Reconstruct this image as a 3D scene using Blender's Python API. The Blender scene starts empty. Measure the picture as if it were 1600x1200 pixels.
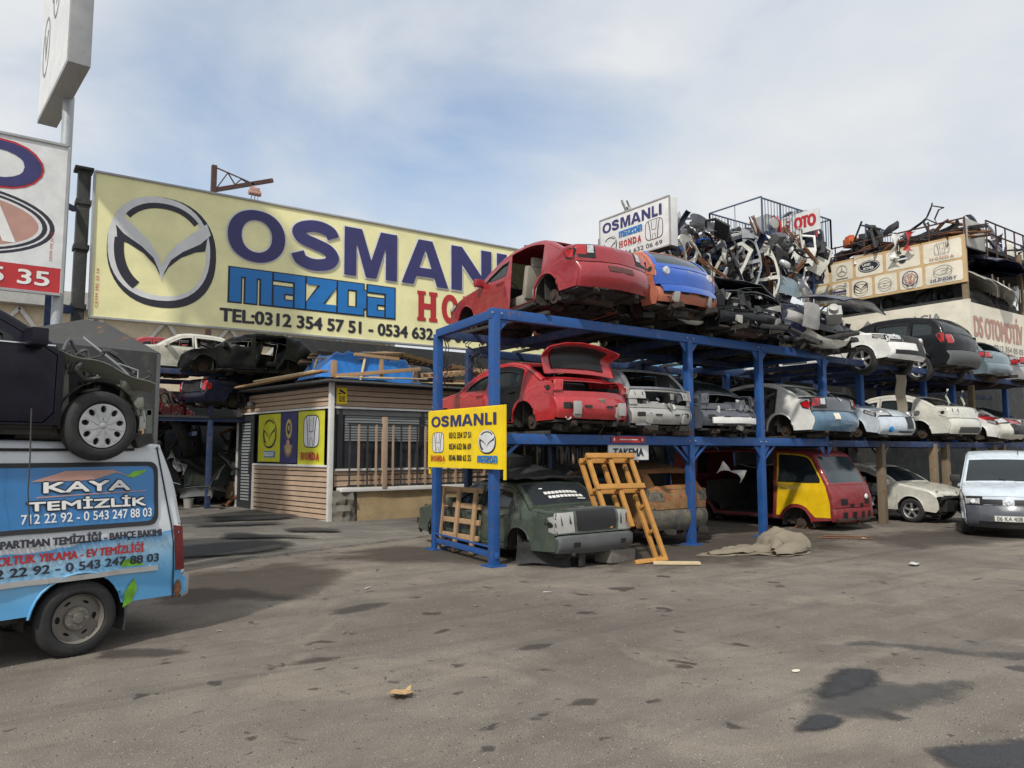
import bpy, bmesh, math, random
from mathutils import Vector, Matrix, Euler, noise
from mathutils.geometry import delaunay_2d_cdt
R = math.radians
rnd = random.Random(7)
scene = bpy.context.scene
COL = scene.collection

# ---------------------------------------------------------------- camera
YAW = math.degrees(math.atan2(1620, 1160))      # heading of the view above the world X axis
cam_d = bpy.data.cameras.new('camera'); cam = bpy.data.objects.new('camera', cam_d); COL.objects.link(cam)
cam_d.sensor_width = 36; cam_d.lens = 36*1160/1600; cam_d.clip_start = .05; cam_d.clip_end = 3000
cam.location = (0, 0, 1.8)
cam.rotation_euler = (R(90+5.172), 0, R(YAW-90))
scene.camera = cam

# ---------------------------------------------------------------- light
SUN_EL, SUN_AZ = 46, 212                        # azimuth of the sun in world degrees counter clockwise from +X
sd = bpy.data.lights.new('sun', 'SUN'); sun = bpy.data.objects.new('sun', sd); COL.objects.link(sun)
sd.energy = 2.6; sd.angle = R(3.0); sd.color = (1, .945, .86)
sv = Vector((math.cos(R(SUN_AZ))*math.cos(R(SUN_EL)), math.sin(R(SUN_AZ))*math.cos(R(SUN_EL)), math.sin(R(SUN_EL))))
sun.rotation_euler = sv.to_track_quat('Z', 'Y').to_euler()
sun.location = sv*60
scene.view_settings.view_transform = 'Standard'; scene.view_settings.look = 'None'
scene.view_settings.exposure = .25; scene.view_settings.gamma = 1
scene.cycles.use_denoising = True
scene.cycles.max_bounces = 8

def NN(nt, t, **kw):
    n = nt.nodes.new(t)
    for k, v in kw.items():
        if k.startswith('i_'): n.inputs[k[2:].replace('_', ' ')].default_value = v
        else: setattr(n, k, v)
    return n
def ramp(nt, src, stops, interp='LINEAR'):
    r = nt.nodes.new('ShaderNodeValToRGB'); r.color_ramp.interpolation = interp
    e = r.color_ramp.elements
    while len(e) < len(stops): e.new(.5)
    for q, (p, c) in zip(e, stops):
        q.position = p; q.color = (c, c, c, 1) if not hasattr(c, '__len__') else (*c[:3], 1)
    nt.links.new(src, r.inputs[0]); return r.outputs[0]

w = bpy.data.worlds.new('World'); scene.world = w; w.use_nodes = True
nt = w.node_tree; nt.nodes.clear(); L = nt.links
sky = NN(nt, 'ShaderNodeTexSky', sky_type='NISHITA', sun_disc=False, sun_elevation=R(SUN_EL), sun_rotation=R(90-SUN_AZ), dust_density=2.0, air_density=1.2)
bg1 = NN(nt, 'ShaderNodeBackground', i_Strength=.15); L.new(sky.outputs[0], bg1.inputs[0])
tc = NN(nt, 'ShaderNodeTexCoord')
sep = NN(nt, 'ShaderNodeSeparateXYZ'); L.new(tc.outputs['Generated'], sep.inputs[0])
zz = NN(nt, 'ShaderNodeMath', operation='MAXIMUM'); L.new(sep.outputs[2], zz.inputs[0]); zz.inputs[1].default_value = 0
za = NN(nt, 'ShaderNodeMath', operation='ADD'); L.new(zz.outputs[0], za.inputs[0]); za.inputs[1].default_value = .22
dv = NN(nt, 'ShaderNodeVectorMath', operation='DIVIDE'); L.new(tc.outputs['Generated'], dv.inputs[0])
cmb = NN(nt, 'ShaderNodeCombineXYZ')
for k in range(3): L.new(za.outputs[0], cmb.inputs[k])
L.new(cmb.outputs[0], dv.inputs[1])
n1 = NN(nt, 'ShaderNodeTexNoise', i_Scale=1.35, i_Detail=7, i_Roughness=.52, i_Distortion=.5); L.new(dv.outputs[0], n1.inputs['Vector'])
n2 = NN(nt, 'ShaderNodeTexNoise', i_Scale=2.6, i_Detail=5, i_Roughness=.5, i_Distortion=.2); L.new(dv.outputs[0], n2.inputs['Vector'])
# the blue hole in the cloud deck, a direction in the sky
hole = Vector((math.cos(R(YAW+14))*math.cos(R(31)), math.sin(R(YAW+14))*math.cos(R(31)), math.sin(R(31))))
dt = NN(nt, 'ShaderNodeVectorMath', operation='DOT_PRODUCT'); L.new(tc.outputs['Generated'], dt.inputs[0]); dt.inputs[1].default_value = hole
hm = ramp(nt, dt.outputs['Value'], [(.90, 0), (.94, .17), (.985, .40)])
sb = NN(nt, 'ShaderNodeMath', operation='SUBTRACT'); L.new(n1.outputs[0], sb.inputs[0]); L.new(hm, sb.inputs[1])
cm = ramp(nt, sb.outputs[0], [(.0, .08), (.17, .50), (.34, .93), (.5, 1)])
cc = ramp(nt, n2.outputs[0], [(.25, (.66, .73, .82)), (.48, (.77, .81, .85)), (.68, (.88, .89, .90))])
bg2 = NN(nt, 'ShaderNodeBackground', i_Strength=.80); L.new(cc, bg2.inputs[0])
mx = NN(nt, 'ShaderNodeMixShader'); L.new(cm, mx.inputs[0]); L.new(bg1.outputs[0], mx.inputs[1]); L.new(bg2.outputs[0], mx.inputs[2])
wo = NN(nt, 'ShaderNodeOutputWorld'); L.new(mx.outputs[0], wo.inputs[0])

# ---------------------------------------------------------------- materials
def mat(name, col, rough=.6, metal=0., dirt=0., dcol=(.20, .165, .13), scale=3., bump=0., bscale=40., var=.12, coat=0., rust=0., spec=.5, alpha=None):
    m = bpy.data.materials.new(name); m.use_nodes = True; nt = m.node_tree; L = nt.links
    b = nt.nodes['Principled BSDF']
    tc = NN(nt, 'ShaderNodeTexCoord')
    n = NN(nt, 'ShaderNodeTexNoise', i_Scale=scale, i_Detail=8, i_Roughness=.62); L.new(tc.outputs['Object'], n.inputs['Vector'])
    v = ramp(nt, n.outputs[0], [(.3, tuple(c*(1-var) for c in col)), (.7, tuple(min(1, c*(1+var)) for c in col))])
    out = v
    def mixin(cur, fac, c2):
        x = NN(nt, 'ShaderNodeMix', data_type='RGBA'); L.new(fac, x.inputs[0]); L.new(cur, x.inputs[6]); x.inputs[7].default_value = (*c2, 1); return x.outputs[2]
    if dirt > 0:
        n3 = NN(nt, 'ShaderNodeTexNoise', i_Scale=scale*1.7, i_Detail=10, i_Roughness=.7, i_Distortion=.6); L.new(tc.outputs['Object'], n3.inputs['Vector'])
        f = ramp(nt, n3.outputs[0], [(max(0, .62-.30*dirt), 0), (.86, min(1, .25+.6*dirt))])
        out = mixin(out, f, dcol)
    if rust > 0:
        n4 = NN(nt, 'ShaderNodeTexNoise', i_Scale=scale*2.3, i_Detail=12, i_Roughness=.75); L.new(tc.outputs['Object'], n4.inputs['Vector'])
        f = ramp(nt, n4.outputs[0], [(.66-.35*rust, 0), (.72-.25*rust, .9)])
        n5 = NN(nt, 'ShaderNodeTexNoise', i_Scale=scale*6, i_Detail=6); L.new(tc.outputs['Object'], n5.inputs['Vector'])
        rc = ramp(nt, n5.outputs[0], [(.3, (.10, .035, .015)), (.55, (.24, .09, .03)), (.75, (.36, .17, .06))])
        x = NN(nt, 'ShaderNodeMix', data_type='RGBA'); L.new(f, x.inputs[0]); L.new(out, x.inputs[6]); L.new(rc, x.inputs[7]); out = x.outputs[2]
    L.new(out, b.inputs['Base Color'])
    rr = ramp(nt, n.outputs[0], [(.3, max(0, rough-.1)), (.7, min(1, rough+.14+.2*dirt))]); L.new(rr, b.inputs['Roughness'])
    b.inputs['Metallic'].default_value = metal; b.inputs['Specular IOR Level'].default_value = spec
    if coat: b.inputs['Coat Weight'].default_value = coat; b.inputs['Coat Roughness'].default_value = .035
    if bump:
        nb = NN(nt, 'ShaderNodeTexNoise', i_Scale=bscale, i_Detail=6); L.new(tc.outputs['Object'], nb.inputs['Vector'])
        bp = NN(nt, 'ShaderNodeBump', i_Strength=bump, i_Distance=.02); L.new(nb.outputs[0], bp.inputs['Height']); L.new(bp.outputs[0], b.inputs['Normal'])
    if alpha is not None: b.inputs['Alpha'].default_value = alpha
    return m
def paint(name, col, dirt=.35, coat=.6, rough=.24, **k): return mat(name, col, rough=rough, dirt=dirt, coat=coat, bump=.05, bscale=6, **dict(dict(scale=4.5), **k))
def glass(name, col=(.02, .028, .032), alpha=.80, rough=.06): return mat(name, col, rough=rough, dirt=.25, dcol=(.16, .15, .13), spec=.7, alpha=alpha, scale=1.6)

M = dict(
 red=paint('red car paint', (.30, .018, .026), dirt=.25), red2=paint('bright red paint', (.42, .024, .03), dirt=.25), redvan=paint('dull red van paint', (.23, .022, .028), dirt=.5, coat=.2, rough=.45),
 salmon=paint('salmon primer paint', (.46, .15, .09), dirt=.45, coat=.1, rough=.5), blue=paint('blue tailgate paint', (.012, .085, .42), dirt=.12),
 black=paint('black car paint', (.008, .009, .011), dirt=.2, dcol=(.045, .042, .04), coat=.12, rough=.3, spec=.25), navy=paint('dark navy paint', (.010, .013, .030), dirt=.2, dcol=(.05, .05, .055), coat=.15, spec=.25), purple=paint('dark plum paint', (.010, .009, .017), dirt=.08, dcol=(.03, .028, .03), coat=.08, rough=.3, spec=.22), hubr=mat('dark rusty hub', (.05, .035, .028), rough=.85, rust=.3, scale=5),
 white=paint('white car paint', (.78, .78, .75), dirt=.15), cream=paint('cream white paint', (.62, .61, .54), dirt=.3), silver=paint('silver car paint', (.36, .37, .38), dirt=.35, metal=.3),
 grey=paint('grey metallic paint', (.20, .21, .23), dirt=.3, metal=.3), dgrey=paint('dark grey paint', (.075, .083, .10), dirt=.3), bluegrey=paint('blue grey paint', (.16, .22, .25), dirt=.35, metal=.25),
 teal=paint('pale blue bumper paint', (.10, .19, .28), dirt=.25), green=paint('old green paint', (.052, .070, .052), dirt=.55, coat=.45, dcol=(.14, .14, .12)), ice=paint('ice blue white paint', (.55, .62, .68), dirt=.2),
 yellow=paint('yellow door paint', (.80, .52, .012), dirt=.02, coat=.3), burnt=mat('burnt metal', (.27, .155, .065), rough=.85, dirt=.85, dcol=(.025, .024, .023), rust=.6, scale=2.2, bump=.1),
 burnt2=mat('charred metal', (.05, .055, .055), rough=.8, dirt=.8, dcol=(.28, .22, .13), scale=3.5, bump=.1),
 primer=mat('bare zinc panel', (.42, .42, .40), rough=.5, dirt=.5, metal=.3), rubber=mat('tyre rubber', (.022, .022, .023), rough=.85, dirt=.5, dcol=(.085, .078, .07), bump=.15, bscale=60),
 plastic=mat('black plastic', (.02, .021, .022), rough=.6, dirt=.45, dcol=(.10, .095, .085)), gplastic=mat('grey plastic', (.09, .095, .10), rough=.6, dirt=.4),
 trim=mat('dark trim', (.012, .012, .013), rough=.5), under=mat('underbody grime', (.028, .027, .026), rough=.9, dirt=.9, dcol=(.10, .085, .065), scale=5, bump=.2, bscale=25),
 rust=mat('rusty steel', (.11, .07, .05), rough=.85, rust=.7, scale=4, bump=.12), alu=mat('alloy', (.55, .55, .54), rough=.38, metal=.75, dirt=.45), hub=mat('hubcap silver', (.42, .43, .43), rough=.4, metal=.35, dirt=.4),
 steelw=mat('dirty wheel steel', (.17, .16, .145), rough=.6, metal=.3, dirt=.7), chrome=mat('chrome', (.7, .7, .7), rough=.15, metal=1, dirt=.15), glass=glass('car glass'), glassb=glass('blue tinted glass', (.03, .05, .06), .9),
 dglass=glass('dark house glass', (.03, .035, .04), 1., .08), lred=mat('red lamp lens', (.40, .008, .012), rough=.15, coat=.8, var=.3, scale=14), lclear=mat('clear lamp lens', (.55, .55, .56), rough=.14, coat=.8, var=.35, scale=18, metal=.3),
 lorange=mat('amber lens', (.6, .17, .02), rough=.2, coat=.5), beige=mat('beige trim cloth', (.33, .30, .25), rough=.9, dirt=.3), dseat=mat('dark seat cloth', (.03, .03, .033), rough=.95, dirt=.3),
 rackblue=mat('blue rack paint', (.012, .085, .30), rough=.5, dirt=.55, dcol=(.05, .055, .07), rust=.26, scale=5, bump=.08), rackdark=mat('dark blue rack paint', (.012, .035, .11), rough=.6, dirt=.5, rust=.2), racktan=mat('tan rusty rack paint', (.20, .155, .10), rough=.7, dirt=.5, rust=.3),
 wood=mat('raw pallet wood', (.38, .245, .135), rough=.85, dirt=.4, dcol=(.16, .10, .06), scale=9, bump=.15), ochre=mat('ochre varnished wood', (.46, .225, .05), rough=.6, dirt=.6, dcol=(.20, .09, .03), scale=7, bump=.1), pale=mat('pale plank wood', (.58, .46, .28), rough=.8, dirt=.3, scale=8),
 tarp=mat('blue tarpaulin', (.012, .16, .50), rough=.42, dirt=.2, var=.3, scale=5), canvas=mat('beige canvas', (.22, .19, .14), rough=.95, dirt=.6, scale=4, bump=.2), metalsheet=mat('dark sheet steel', (.034, .037, .037), rough=.65, dirt=.35, rust=.1, scale=2),
 signwhite=mat('white sign face', (.70, .71, .71), rough=.4, dirt=.25, dcol=(.4, .38, .35)), signyellow=mat('pale yellow sign face', (.88, .84, .46), rough=.45, dirt=.25, dcol=(.66, .60, .34), scale=1.2), signgold=mat('bright yellow sign', (.86, .62, .008), rough=.35, dirt=.1), signbeige=mat('beige sign face', (.78, .73, .60), rough=.5, dirt=.3, scale=1.5), signtan=mat('tan sign field', (.60, .42, .22), rough=.5, dirt=.2),
 signgrey=mat('grey sign metal', (.36, .37, .38), rough=.5, dirt=.35), ink=mat('dark sign ink', (.022, .022, .035), rough=.5), inkblue=mat('navy sign ink', (.035, .034, .14), rough=.5, var=.15), inkmid=mat('blue sign ink', (.008, .17, .50), rough=.5), inkred=mat('red sign ink', (.46, .025, .03), rough=.5), inkfade=mat('faded red ink', (.47, .27, .22), rough=.6), inkgrey=mat('grey sign ink', (.24, .24, .24), rough=.5), inksilver=mat('silver sign ink', (.68, .69, .70), rough=.4), inkwhite=mat('white ink', (.78, .78, .76), rough=.5), inkgreen=mat('leaf green ink', (.16, .42, .03), rough=.5, var=.4, scale=8), inkgold=mat('gold ink', (.50, .40, .12), rough=.5), inklime=mat('lime poster', (.56, .55, .03), rough=.5), skypanel=mat('sky blue sign vinyl', (.018, .16, .40), rough=.3, var=.25, scale=1.2, coat=.4),
 siding=mat('tan siding', (.40, .285, .20), rough=.6, dirt=.3, dcol=(.2, .15, .11)), sidedark=mat('siding groove', (.13, .09, .065), rough=.8), white_trim=mat('white trim', (.66, .65, .62), rough=.5, dirt=.3), anthracite=mat('anthracite frame', (.028, .03, .036), rough=.4, dirt=.2), blinds=mat('grey blinds', (.24, .26, .27), rough=.6, var=.05),
 plaster=mat('tan plaster', (.42, .31, .17), rough=.9, dirt=.6, dcol=(.16, .13, .10), scale=1.6, bump=.25, bscale=14), stone=mat('rough concrete', (.16, .145, .125), rough=.95, dirt=.6, bump=.6, bscale=12, scale=4), creamwall=mat('cream wall', (.68, .58, .42), rough=.85, dirt=.25), greywall=mat('grey panel', (.42, .42, .40), rough=.7, dirt=.4),
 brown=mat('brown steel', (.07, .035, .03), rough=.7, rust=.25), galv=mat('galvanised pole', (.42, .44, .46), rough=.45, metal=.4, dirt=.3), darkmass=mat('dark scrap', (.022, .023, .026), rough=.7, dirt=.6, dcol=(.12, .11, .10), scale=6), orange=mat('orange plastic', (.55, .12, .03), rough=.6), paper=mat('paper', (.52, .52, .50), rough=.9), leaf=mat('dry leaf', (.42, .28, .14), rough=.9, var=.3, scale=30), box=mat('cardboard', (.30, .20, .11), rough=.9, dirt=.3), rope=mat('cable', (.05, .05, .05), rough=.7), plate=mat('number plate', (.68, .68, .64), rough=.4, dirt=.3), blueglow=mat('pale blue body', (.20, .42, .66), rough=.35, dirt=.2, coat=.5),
)

def patchy(m, sc=9., lo=.36, hi=.52):
    nt = m.node_tree; L = nt.links; b = nt.nodes['Principled BSDF']; tc = NN(nt, 'ShaderNodeTexCoord')
    n = NN(nt, 'ShaderNodeTexNoise', i_Scale=sc, i_Detail=9, i_Roughness=.72); L.new(tc.outputs['Object'], n.inputs['Vector'])
    L.new(ramp(nt, n.outputs[0], [(lo, 0), (hi, .85)]), b.inputs['Alpha']); return m

# ---------------------------------------------------------------- mesh helpers
class MB:
    def __init__(s): s.v, s.f, s.m, s.k = [], [], [], 0
    def add(s, vs, fs, mi=0, flip=False):
        o = len(s.v); s.v += [tuple(p) for p in vs]
        for f in fs:
            s.f.append([o+i for i in (reversed(f) if flip else f)]); s.m.append(mi)
        return s
    def box(s, c, d, rot=None, mi=0):
        x, y, z = d[0]/2, d[1]/2, d[2]/2; c = Vector(c)
        vs = [Vector((a, b, e)) for a in (-x, x) for b in (-y, y) for e in (-z, z)]
        if rot is not None: vs = [rot @ p for p in vs]
        return s.add([p+c for p in vs], [(0, 1, 3, 2), (4, 6, 7, 5), (0, 4, 5, 1), (2, 3, 7, 6), (0, 2, 6, 4), (1, 5, 7, 3)], mi)
    def bar(s, p, q, w, h=None, mi=0, up=(0, 0, 1)):
        p, q = Vector(p), Vector(q); d = (q-p); l = d.length; d.normalize(); up = Vector(up)
        if abs(d.dot(up)) > .95: up = Vector((0, 1, 0)) if abs(d.y) < .9 else Vector((1, 0, 0))
        sx = d.cross(up).normalized(); u = sx.cross(d)
        return s.box((p+q)/2, (w, l, h or w), Matrix((sx, d, u)).transposed(), mi)
    def tube(s, pts, r, n=8, mi=0, closed=False):
        pts = [Vector(p) for p in pts]; rings = []; N = len(pts)
        for i, p in enumerate(pts):
            a = pts[(i-1) % N] if closed or i else p; b = pts[(i+1) % N] if closed or i < N-1 else p
            d = (b-a).normalized(); up = Vector((0, 0, 1)) if abs(d.z) < .9 else Vector((1, 0, 0))
            x = d.cross(up).normalized(); y = x.cross(d); rr = r[i] if hasattr(r, '__len__') else r
            rings.append([p+x*(rr*math.cos(t*2*math.pi/n))+y*(rr*math.sin(t*2*math.pi/n)) for t in range(n)])
        vs = [q for g in rings for q in g]; fs = []
        for i in range(N if closed else N-1):
            j = (i+1) % N
            for t in range(n): fs.append((i*n+t, i*n+(t+1) % n, j*n+(t+1) % n, j*n+t))
        if not closed: fs += [tuple(range(n-1, -1, -1)), tuple((N-1)*n+t for t in range(n))]
        return s.add(vs, fs, mi)
    def lathe(s, prof, c=(0, 0, 0), ax=(0, 1, 0), n=28, mi=0, mis=None):
        ax = Vector(ax).normalized(); up = Vector((0, 0, 1)) if abs(ax.z) < .9 else Vector((1, 0, 0))
        x = ax.cross(up).normalized(); y = ax.cross(x); c = Vector(c)
        vs = [c+ax*a+x*(r*math.cos(t*2*math.pi/n))+y*(r*math.sin(t*2*math.pi/n)) for (r, a) in prof for t in range(n)]
        for i in range(len(prof)-1):
            s.add([], [], mi)
        o = len(s.v); s.v += [tuple(p) for p in vs]
        for i in range(len(prof)-1):
            for t in range(n):
                s.f.append([o+i*n+t, o+(i+1)*n+t, o+(i+1)*n+(t+1) % n, o+i*n+(t+1) % n]); s.m.append(mis[i] if mis else mi)
        return s
    def poly(s, pts, fn, mi=0, holes=(), base=0.):
        """flat outline laid on a face through fn(x, y, off); every call lies a hair above the one before"""
        s.k += 1; off = base+s.k*.0006
        vs, fs = cdt(pts, list(holes), 0)
        return s.add([fn(x, y, off) for x, y in vs], fs, mi)
    def prism(s, pts, fn, d0, d1, mi=0, holes=(), mi2=None):
        vs, fs = cdt(pts, list(holes), 0); n = len(vs); e = {}
        for f in fs:
            for a, b in zip(f, f[1:]+f[:1]): e[(a, b)] = e.get((a, b), 0)+1
        s.add([fn(x, y, d1) for x, y in vs], fs, mi)
        o = len(s.v)-n
        s.add([fn(x, y, d0) for x, y in vs], fs, mi if mi2 is None else mi2, flip=True)
        for (a, b) in e:
            if (b, a) not in e: s.f.append([o+a, o+n+a, o+n+b, o+b]); s.m.append(mi)
        return s
    def grid(s, fn, nu, nv, mi=0, flip=False):
        vs = [fn(i/nu, j/nv) for i in range(nu+1) for j in range(nv+1)]
        fs = [(i*(nv+1)+j, (i+1)*(nv+1)+j, (i+1)*(nv+1)+j+1, i*(nv+1)+j+1) for i in range(nu) for j in range(nv)]
        return s.add(vs, fs, mi, flip)
    def build(s, name, mats, parent=None, sharp=38, bevel=0, smooth=True):
        me = bpy.data.meshes.new(name); me.from_pydata(s.v, [], s.f)
        for m in (mats if isinstance(mats, (list, tuple)) else [mats]): me.materials.append(m)
        me.polygons.foreach_set('material_index', s.m)
        if bevel:
            bm = bmesh.new(); bm.from_mesh(me)
            es = [e for e in bm.edges if len(e.link_faces) == 2 and e.calc_face_angle(0) > .6]
            bmesh.ops.bevel(bm, geom=es, offset=bevel, segments=2, affect='EDGES', profile=.6, clamp_overlap=True)
            bm.to_mesh(me); bm.free()
        if smooth:
            me.polygons.foreach_set('use_smooth', [True]*len(me.polygons)); me.set_sharp_from_angle(angle=R(sharp))
        me.validate(); me.update()
        o = bpy.data.objects.new(name, me); COL.objects.link(o)
        if parent: o.parent = parent
        return o
    def thicken(s, t, i0=0, v0=0):
        """give the faces from i0 on a thickness t towards their back"""
        fs = s.f[i0:]; vn = {}
        for f in fs:
            a, b, c = (Vector(s.v[f[k]]) for k in (0, 1, 2)); n = (b-a).cross(c-a)
            if len(f) == 4: n += (c-a).cross(Vector(s.v[f[3]])-a)
            for i in f: vn[i] = vn.get(i, Vector())+n
        mp = {}
        for i, n in vn.items():
            mp[i] = len(s.v); s.v.append(tuple(Vector(s.v[i])-n.normalized()*t))
        e = {}
        ms = s.m[i0:]
        for f, m in zip(fs, ms):
            for a, b in zip(f, f[1:]+f[:1]): e[(a, b)] = m
            s.f.append([mp[i] for i in reversed(f)]); s.m.append(m)
        for (a, b), m in e.items():
            if (b, a) not in e: s.f.append([b, a, mp[a], mp[b]]); s.m.append(m)
        return s

def inside(p, poly):
    x, y = p; c = False; j = len(poly)-1
    for i in range(len(poly)):
        xi, yi = poly[i]; xj, yj = poly[j]
        if (yi > y) != (yj > y) and x < (xj-xi)*(y-yi)/(yj-yi)+xi: c = not c
        j = i
    return c
def segd(p, a, b):
    ax, ay = a; bx, by = b; dx, dy = bx-ax, by-ay; l = dx*dx+dy*dy
    t = 0 if l == 0 else max(0, min(1, ((p[0]-ax)*dx+(p[1]-ay)*dy)/l))
    return math.hypot(p[0]-ax-t*dx, p[1]-ay-t*dy)
def cdt(outer, holes, step):
    vs, es = [], []; loops = [outer]+list(holes)
    for lp in loops:
        o = len(vs); n = len(lp); vs += [Vector(p) for p in lp]; es += [(o+i, o+(i+1) % n) for i in range(n)]
    if step:
        xs = [p[0] for p in outer]; ys = [p[1] for p in outer]
        x = min(xs)+step*.5
        while x < max(xs):
            y = min(ys)+step*.5
            while y < max(ys):
                if inside((x, y), outer) and not any(inside((x, y), h) for h in holes):
                    if all(segd((x, y), lp[i-1], lp[i]) > step*.35 for lp in loops for i in range(len(lp))): vs.append(Vector((x, y)))
                y += step
            x += step
    r = delaunay_2d_cdt(vs, es, [], 0, 1e-5)
    V = [(p.x, p.y) for p in r[0]]; F = []
    for f in r[2]:
        c = (sum(V[i][0] for i in f)/len(f), sum(V[i][1] for i in f)/len(f))
        if inside(c, outer) and not any(inside(c, h) for h in holes): F.append(list(f))
    return V, F
def dens(pts, st=.05):
    out = []
    for i, b in enumerate(pts):
        a = pts[i-1]; n = max(1, int(math.hypot(b[0]-a[0], b[1]-a[1])/st)); out += [(a[0]+(b[0]-a[0])*k/n, a[1]+(b[1]-a[1])*k/n) for k in range(n)]
    return out
def ell(cx, cy, rx, ry, n=32, a0=0, a1=360, p=2.):
    out = []
    for i in range(n if a1-a0 >= 360 else n+1):
        t = R(a0+(a1-a0)*i/n); c, s_ = math.cos(t), math.sin(t)
        out.append((cx+rx*math.copysign(abs(c)**(2/p), c), cy+ry*math.copysign(abs(s_)**(2/p), s_)))
    return out
def rect(x0, y0, x1, y1): return [(x0, y0), (x1, y0), (x1, y1), (x0, y1)]
def rrect(x0, y0, x1, y1, r, n=5):
    o = []
    for cx, cy, a in ((x1-r, y1-r, 0), (x0+r, y1-r, 90), (x0+r, y0+r, 180), (x1-r, y0+r, 270)):
        o += [(cx+r*math.cos(R(a+90*i/n)), cy+r*math.sin(R(a+90*i/n))) for i in range(n+1)]
    return o

_tx = {}
def letters(st):
    k = st
    if k not in _tx:
        cu = bpy.data.curves.new('lettering', 'FONT'); cu.body = st; cu.dimensions = '2D'; cu.fill_mode = 'FRONT'; cu.resolution_u = 5
        ob = bpy.data.objects.new('lettering', cu); COL.objects.link(ob)
        dg = bpy.context.evaluated_depsgraph_get(); dg.update()
        ev = ob.evaluated_get(dg); me = ev.to_mesh()
        vs = [(v.co.x, v.co.y) for v in me.vertices]; fs = [list(p.vertices) for p in me.polygons]
        ev.to_mesh_clear(); bpy.data.objects.remove(ob); bpy.data.curves.remove(cu)
        _tx[k] = (vs, fs)
    return _tx[k]
def text(mb, st, x0, y0, w_, h_, fn, mi=0, bold=.02, off=.006, shear=0.):
    vs, fs = letters(st); xs = [p[0] for p in vs]; ys = [p[1] for p in vs]
    ax, bx, ay, by = min(xs), max(xs), min(ys), max(ys)
    if w_ is None: w_ = h_*(bx-ax)/(by-ay)
    bw = bold*.8*h_/(by-ay) if bold else 0; bw = min(bw, .2*w_, .2*h_)
    P = [(x0+bw+(x-ax)/(bx-ax)*(w_-2*bw), y0+bw*.6+(y-ay)/(by-ay)*(h_-1.2*bw)) for x, y in vs]
    # a heavier face: the same letters laid a hair apart, each sheet a little above the last
    for dx, dy in (((-bw, 0), (bw, 0), (-bw*.5, -bw*.6), (bw*.5, bw*.6), (bw*.5, -bw*.6), (-bw*.5, bw*.6)) if bold > .015 else ()) + ((0, 0),):
        mb.k += 1; mb.add([fn(x+dx, y+dy, off+mb.k*.00025) for x, y in P], fs, mi)
    return mb

def heavy(ch):
    """a heavy grotesque capital in a unit box: outline and holes"""
    if ch == 'O': return ell(.5, .5, .5, .5, 44, p=2.15), [ell(.5, .5, .265, .315, 36, p=2.1)]
    if ch == 'S':
        C = spline3([(.87, .70, 0), (.80, .82, 0), (.62, .885, 0), (.42, .885, 0), (.22, .82, 0), (.15, .72, 0), (.24, .61, 0), (.5, .53, 0), (.76, .44, 0), (.86, .30, 0), (.77, .17, 0), (.56, .115, 0), (.38, .12, 0), (.2, .19, 0), (.13, .32, 0)], 5); a, b = [], []
        for i, p in enumerate(C):
            d = Vector(C[min(i+1, len(C)-1)])-Vector(C[max(0, i-1)]); d.normalize(); n = Vector((-d.y, d.x)); a.append((p[0]+n.x*.135, p[1]+n.y*.115)); b.append((p[0]-n.x*.135, p[1]-n.y*.115))
        return a+b[::-1], []
    return {'M': ([(0, 0), (.22, 0), (.22, .70), (.40, 0), (.60, 0), (.78, .70), (.78, 0), (1, 0), (1, 1), (.68, 1), (.5, .36), (.32, 1), (0, 1)], []), 'A': ([(0, 0), (.25, 0), (.31, .19), (.69, .19), (.75, 0), (1, 0), (.65, 1), (.35, 1)], [[(.37, .38), (.63, .38), (.5, .79)]]),
            'N': ([(0, 0), (.26, 0), (.26, .60), (.74, 0), (1, 0), (1, 1), (.74, 1), (.74, .40), (.26, 1), (0, 1)], []), 'L': ([(0, 0), (1, 0), (1, .22), (.34, .22), (.34, 1), (0, 1)], []), 'I': (rect(0, 0, 1, 1), [])}[ch]
def heavy_word(mb, spans, y0, h_, fn, mi, edge=None, g=.04, off=.002):
    for ch, x0, x1 in spans:
        o, hs = heavy(ch); T = lambda P, dx, dy: [(x0+(x1-x0)*x+dx, y0+h_*y+dy) for x, y in P]
        if edge is not None:
            for k in range(8): mb.poly(T(o, g*math.cos(k*.785), g*math.sin(k*.785)), fn, edge, [T(q, g*math.cos(k*.785), g*math.sin(k*.785)) for q in hs])
    for ch, x0, x1 in spans:
        o, hs = heavy(ch); T = lambda P: [(x0+(x1-x0)*x, y0+h_*y) for x, y in P]; mb.poly(T(o), fn, mi, [T(q) for q in hs], off)
def spline3(P, n=4):
    P = [Vector(p) for p in P]; out = []
    for i in range(len(P)-1):
        a, b = P[i], P[i+1]; m0 = (b-P[i-1])*.5 if i else b-a; m1 = (P[i+2]-a)*.5 if i+2 < len(P) else b-a
        for k in range(n): t = k/n; out.append(tuple(a*(2*t**3-3*t*t+1)+m0*(t**3-2*t*t+t)+b*(-2*t**3+3*t*t)+m1*(t**3-t*t)))
    return out+[tuple(P[-1])]
OSM = (('O', 0, .158), ('S', .168, .298), ('M', .322, .492), ('A', .502, .668), ('N', .682, .822), ('L', .846, .940), ('I', .958, 1.0))
def osm(x0, w_): return [(c, x0+a*w_, x0+b*w_) for c, a, b in OSM]

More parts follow.
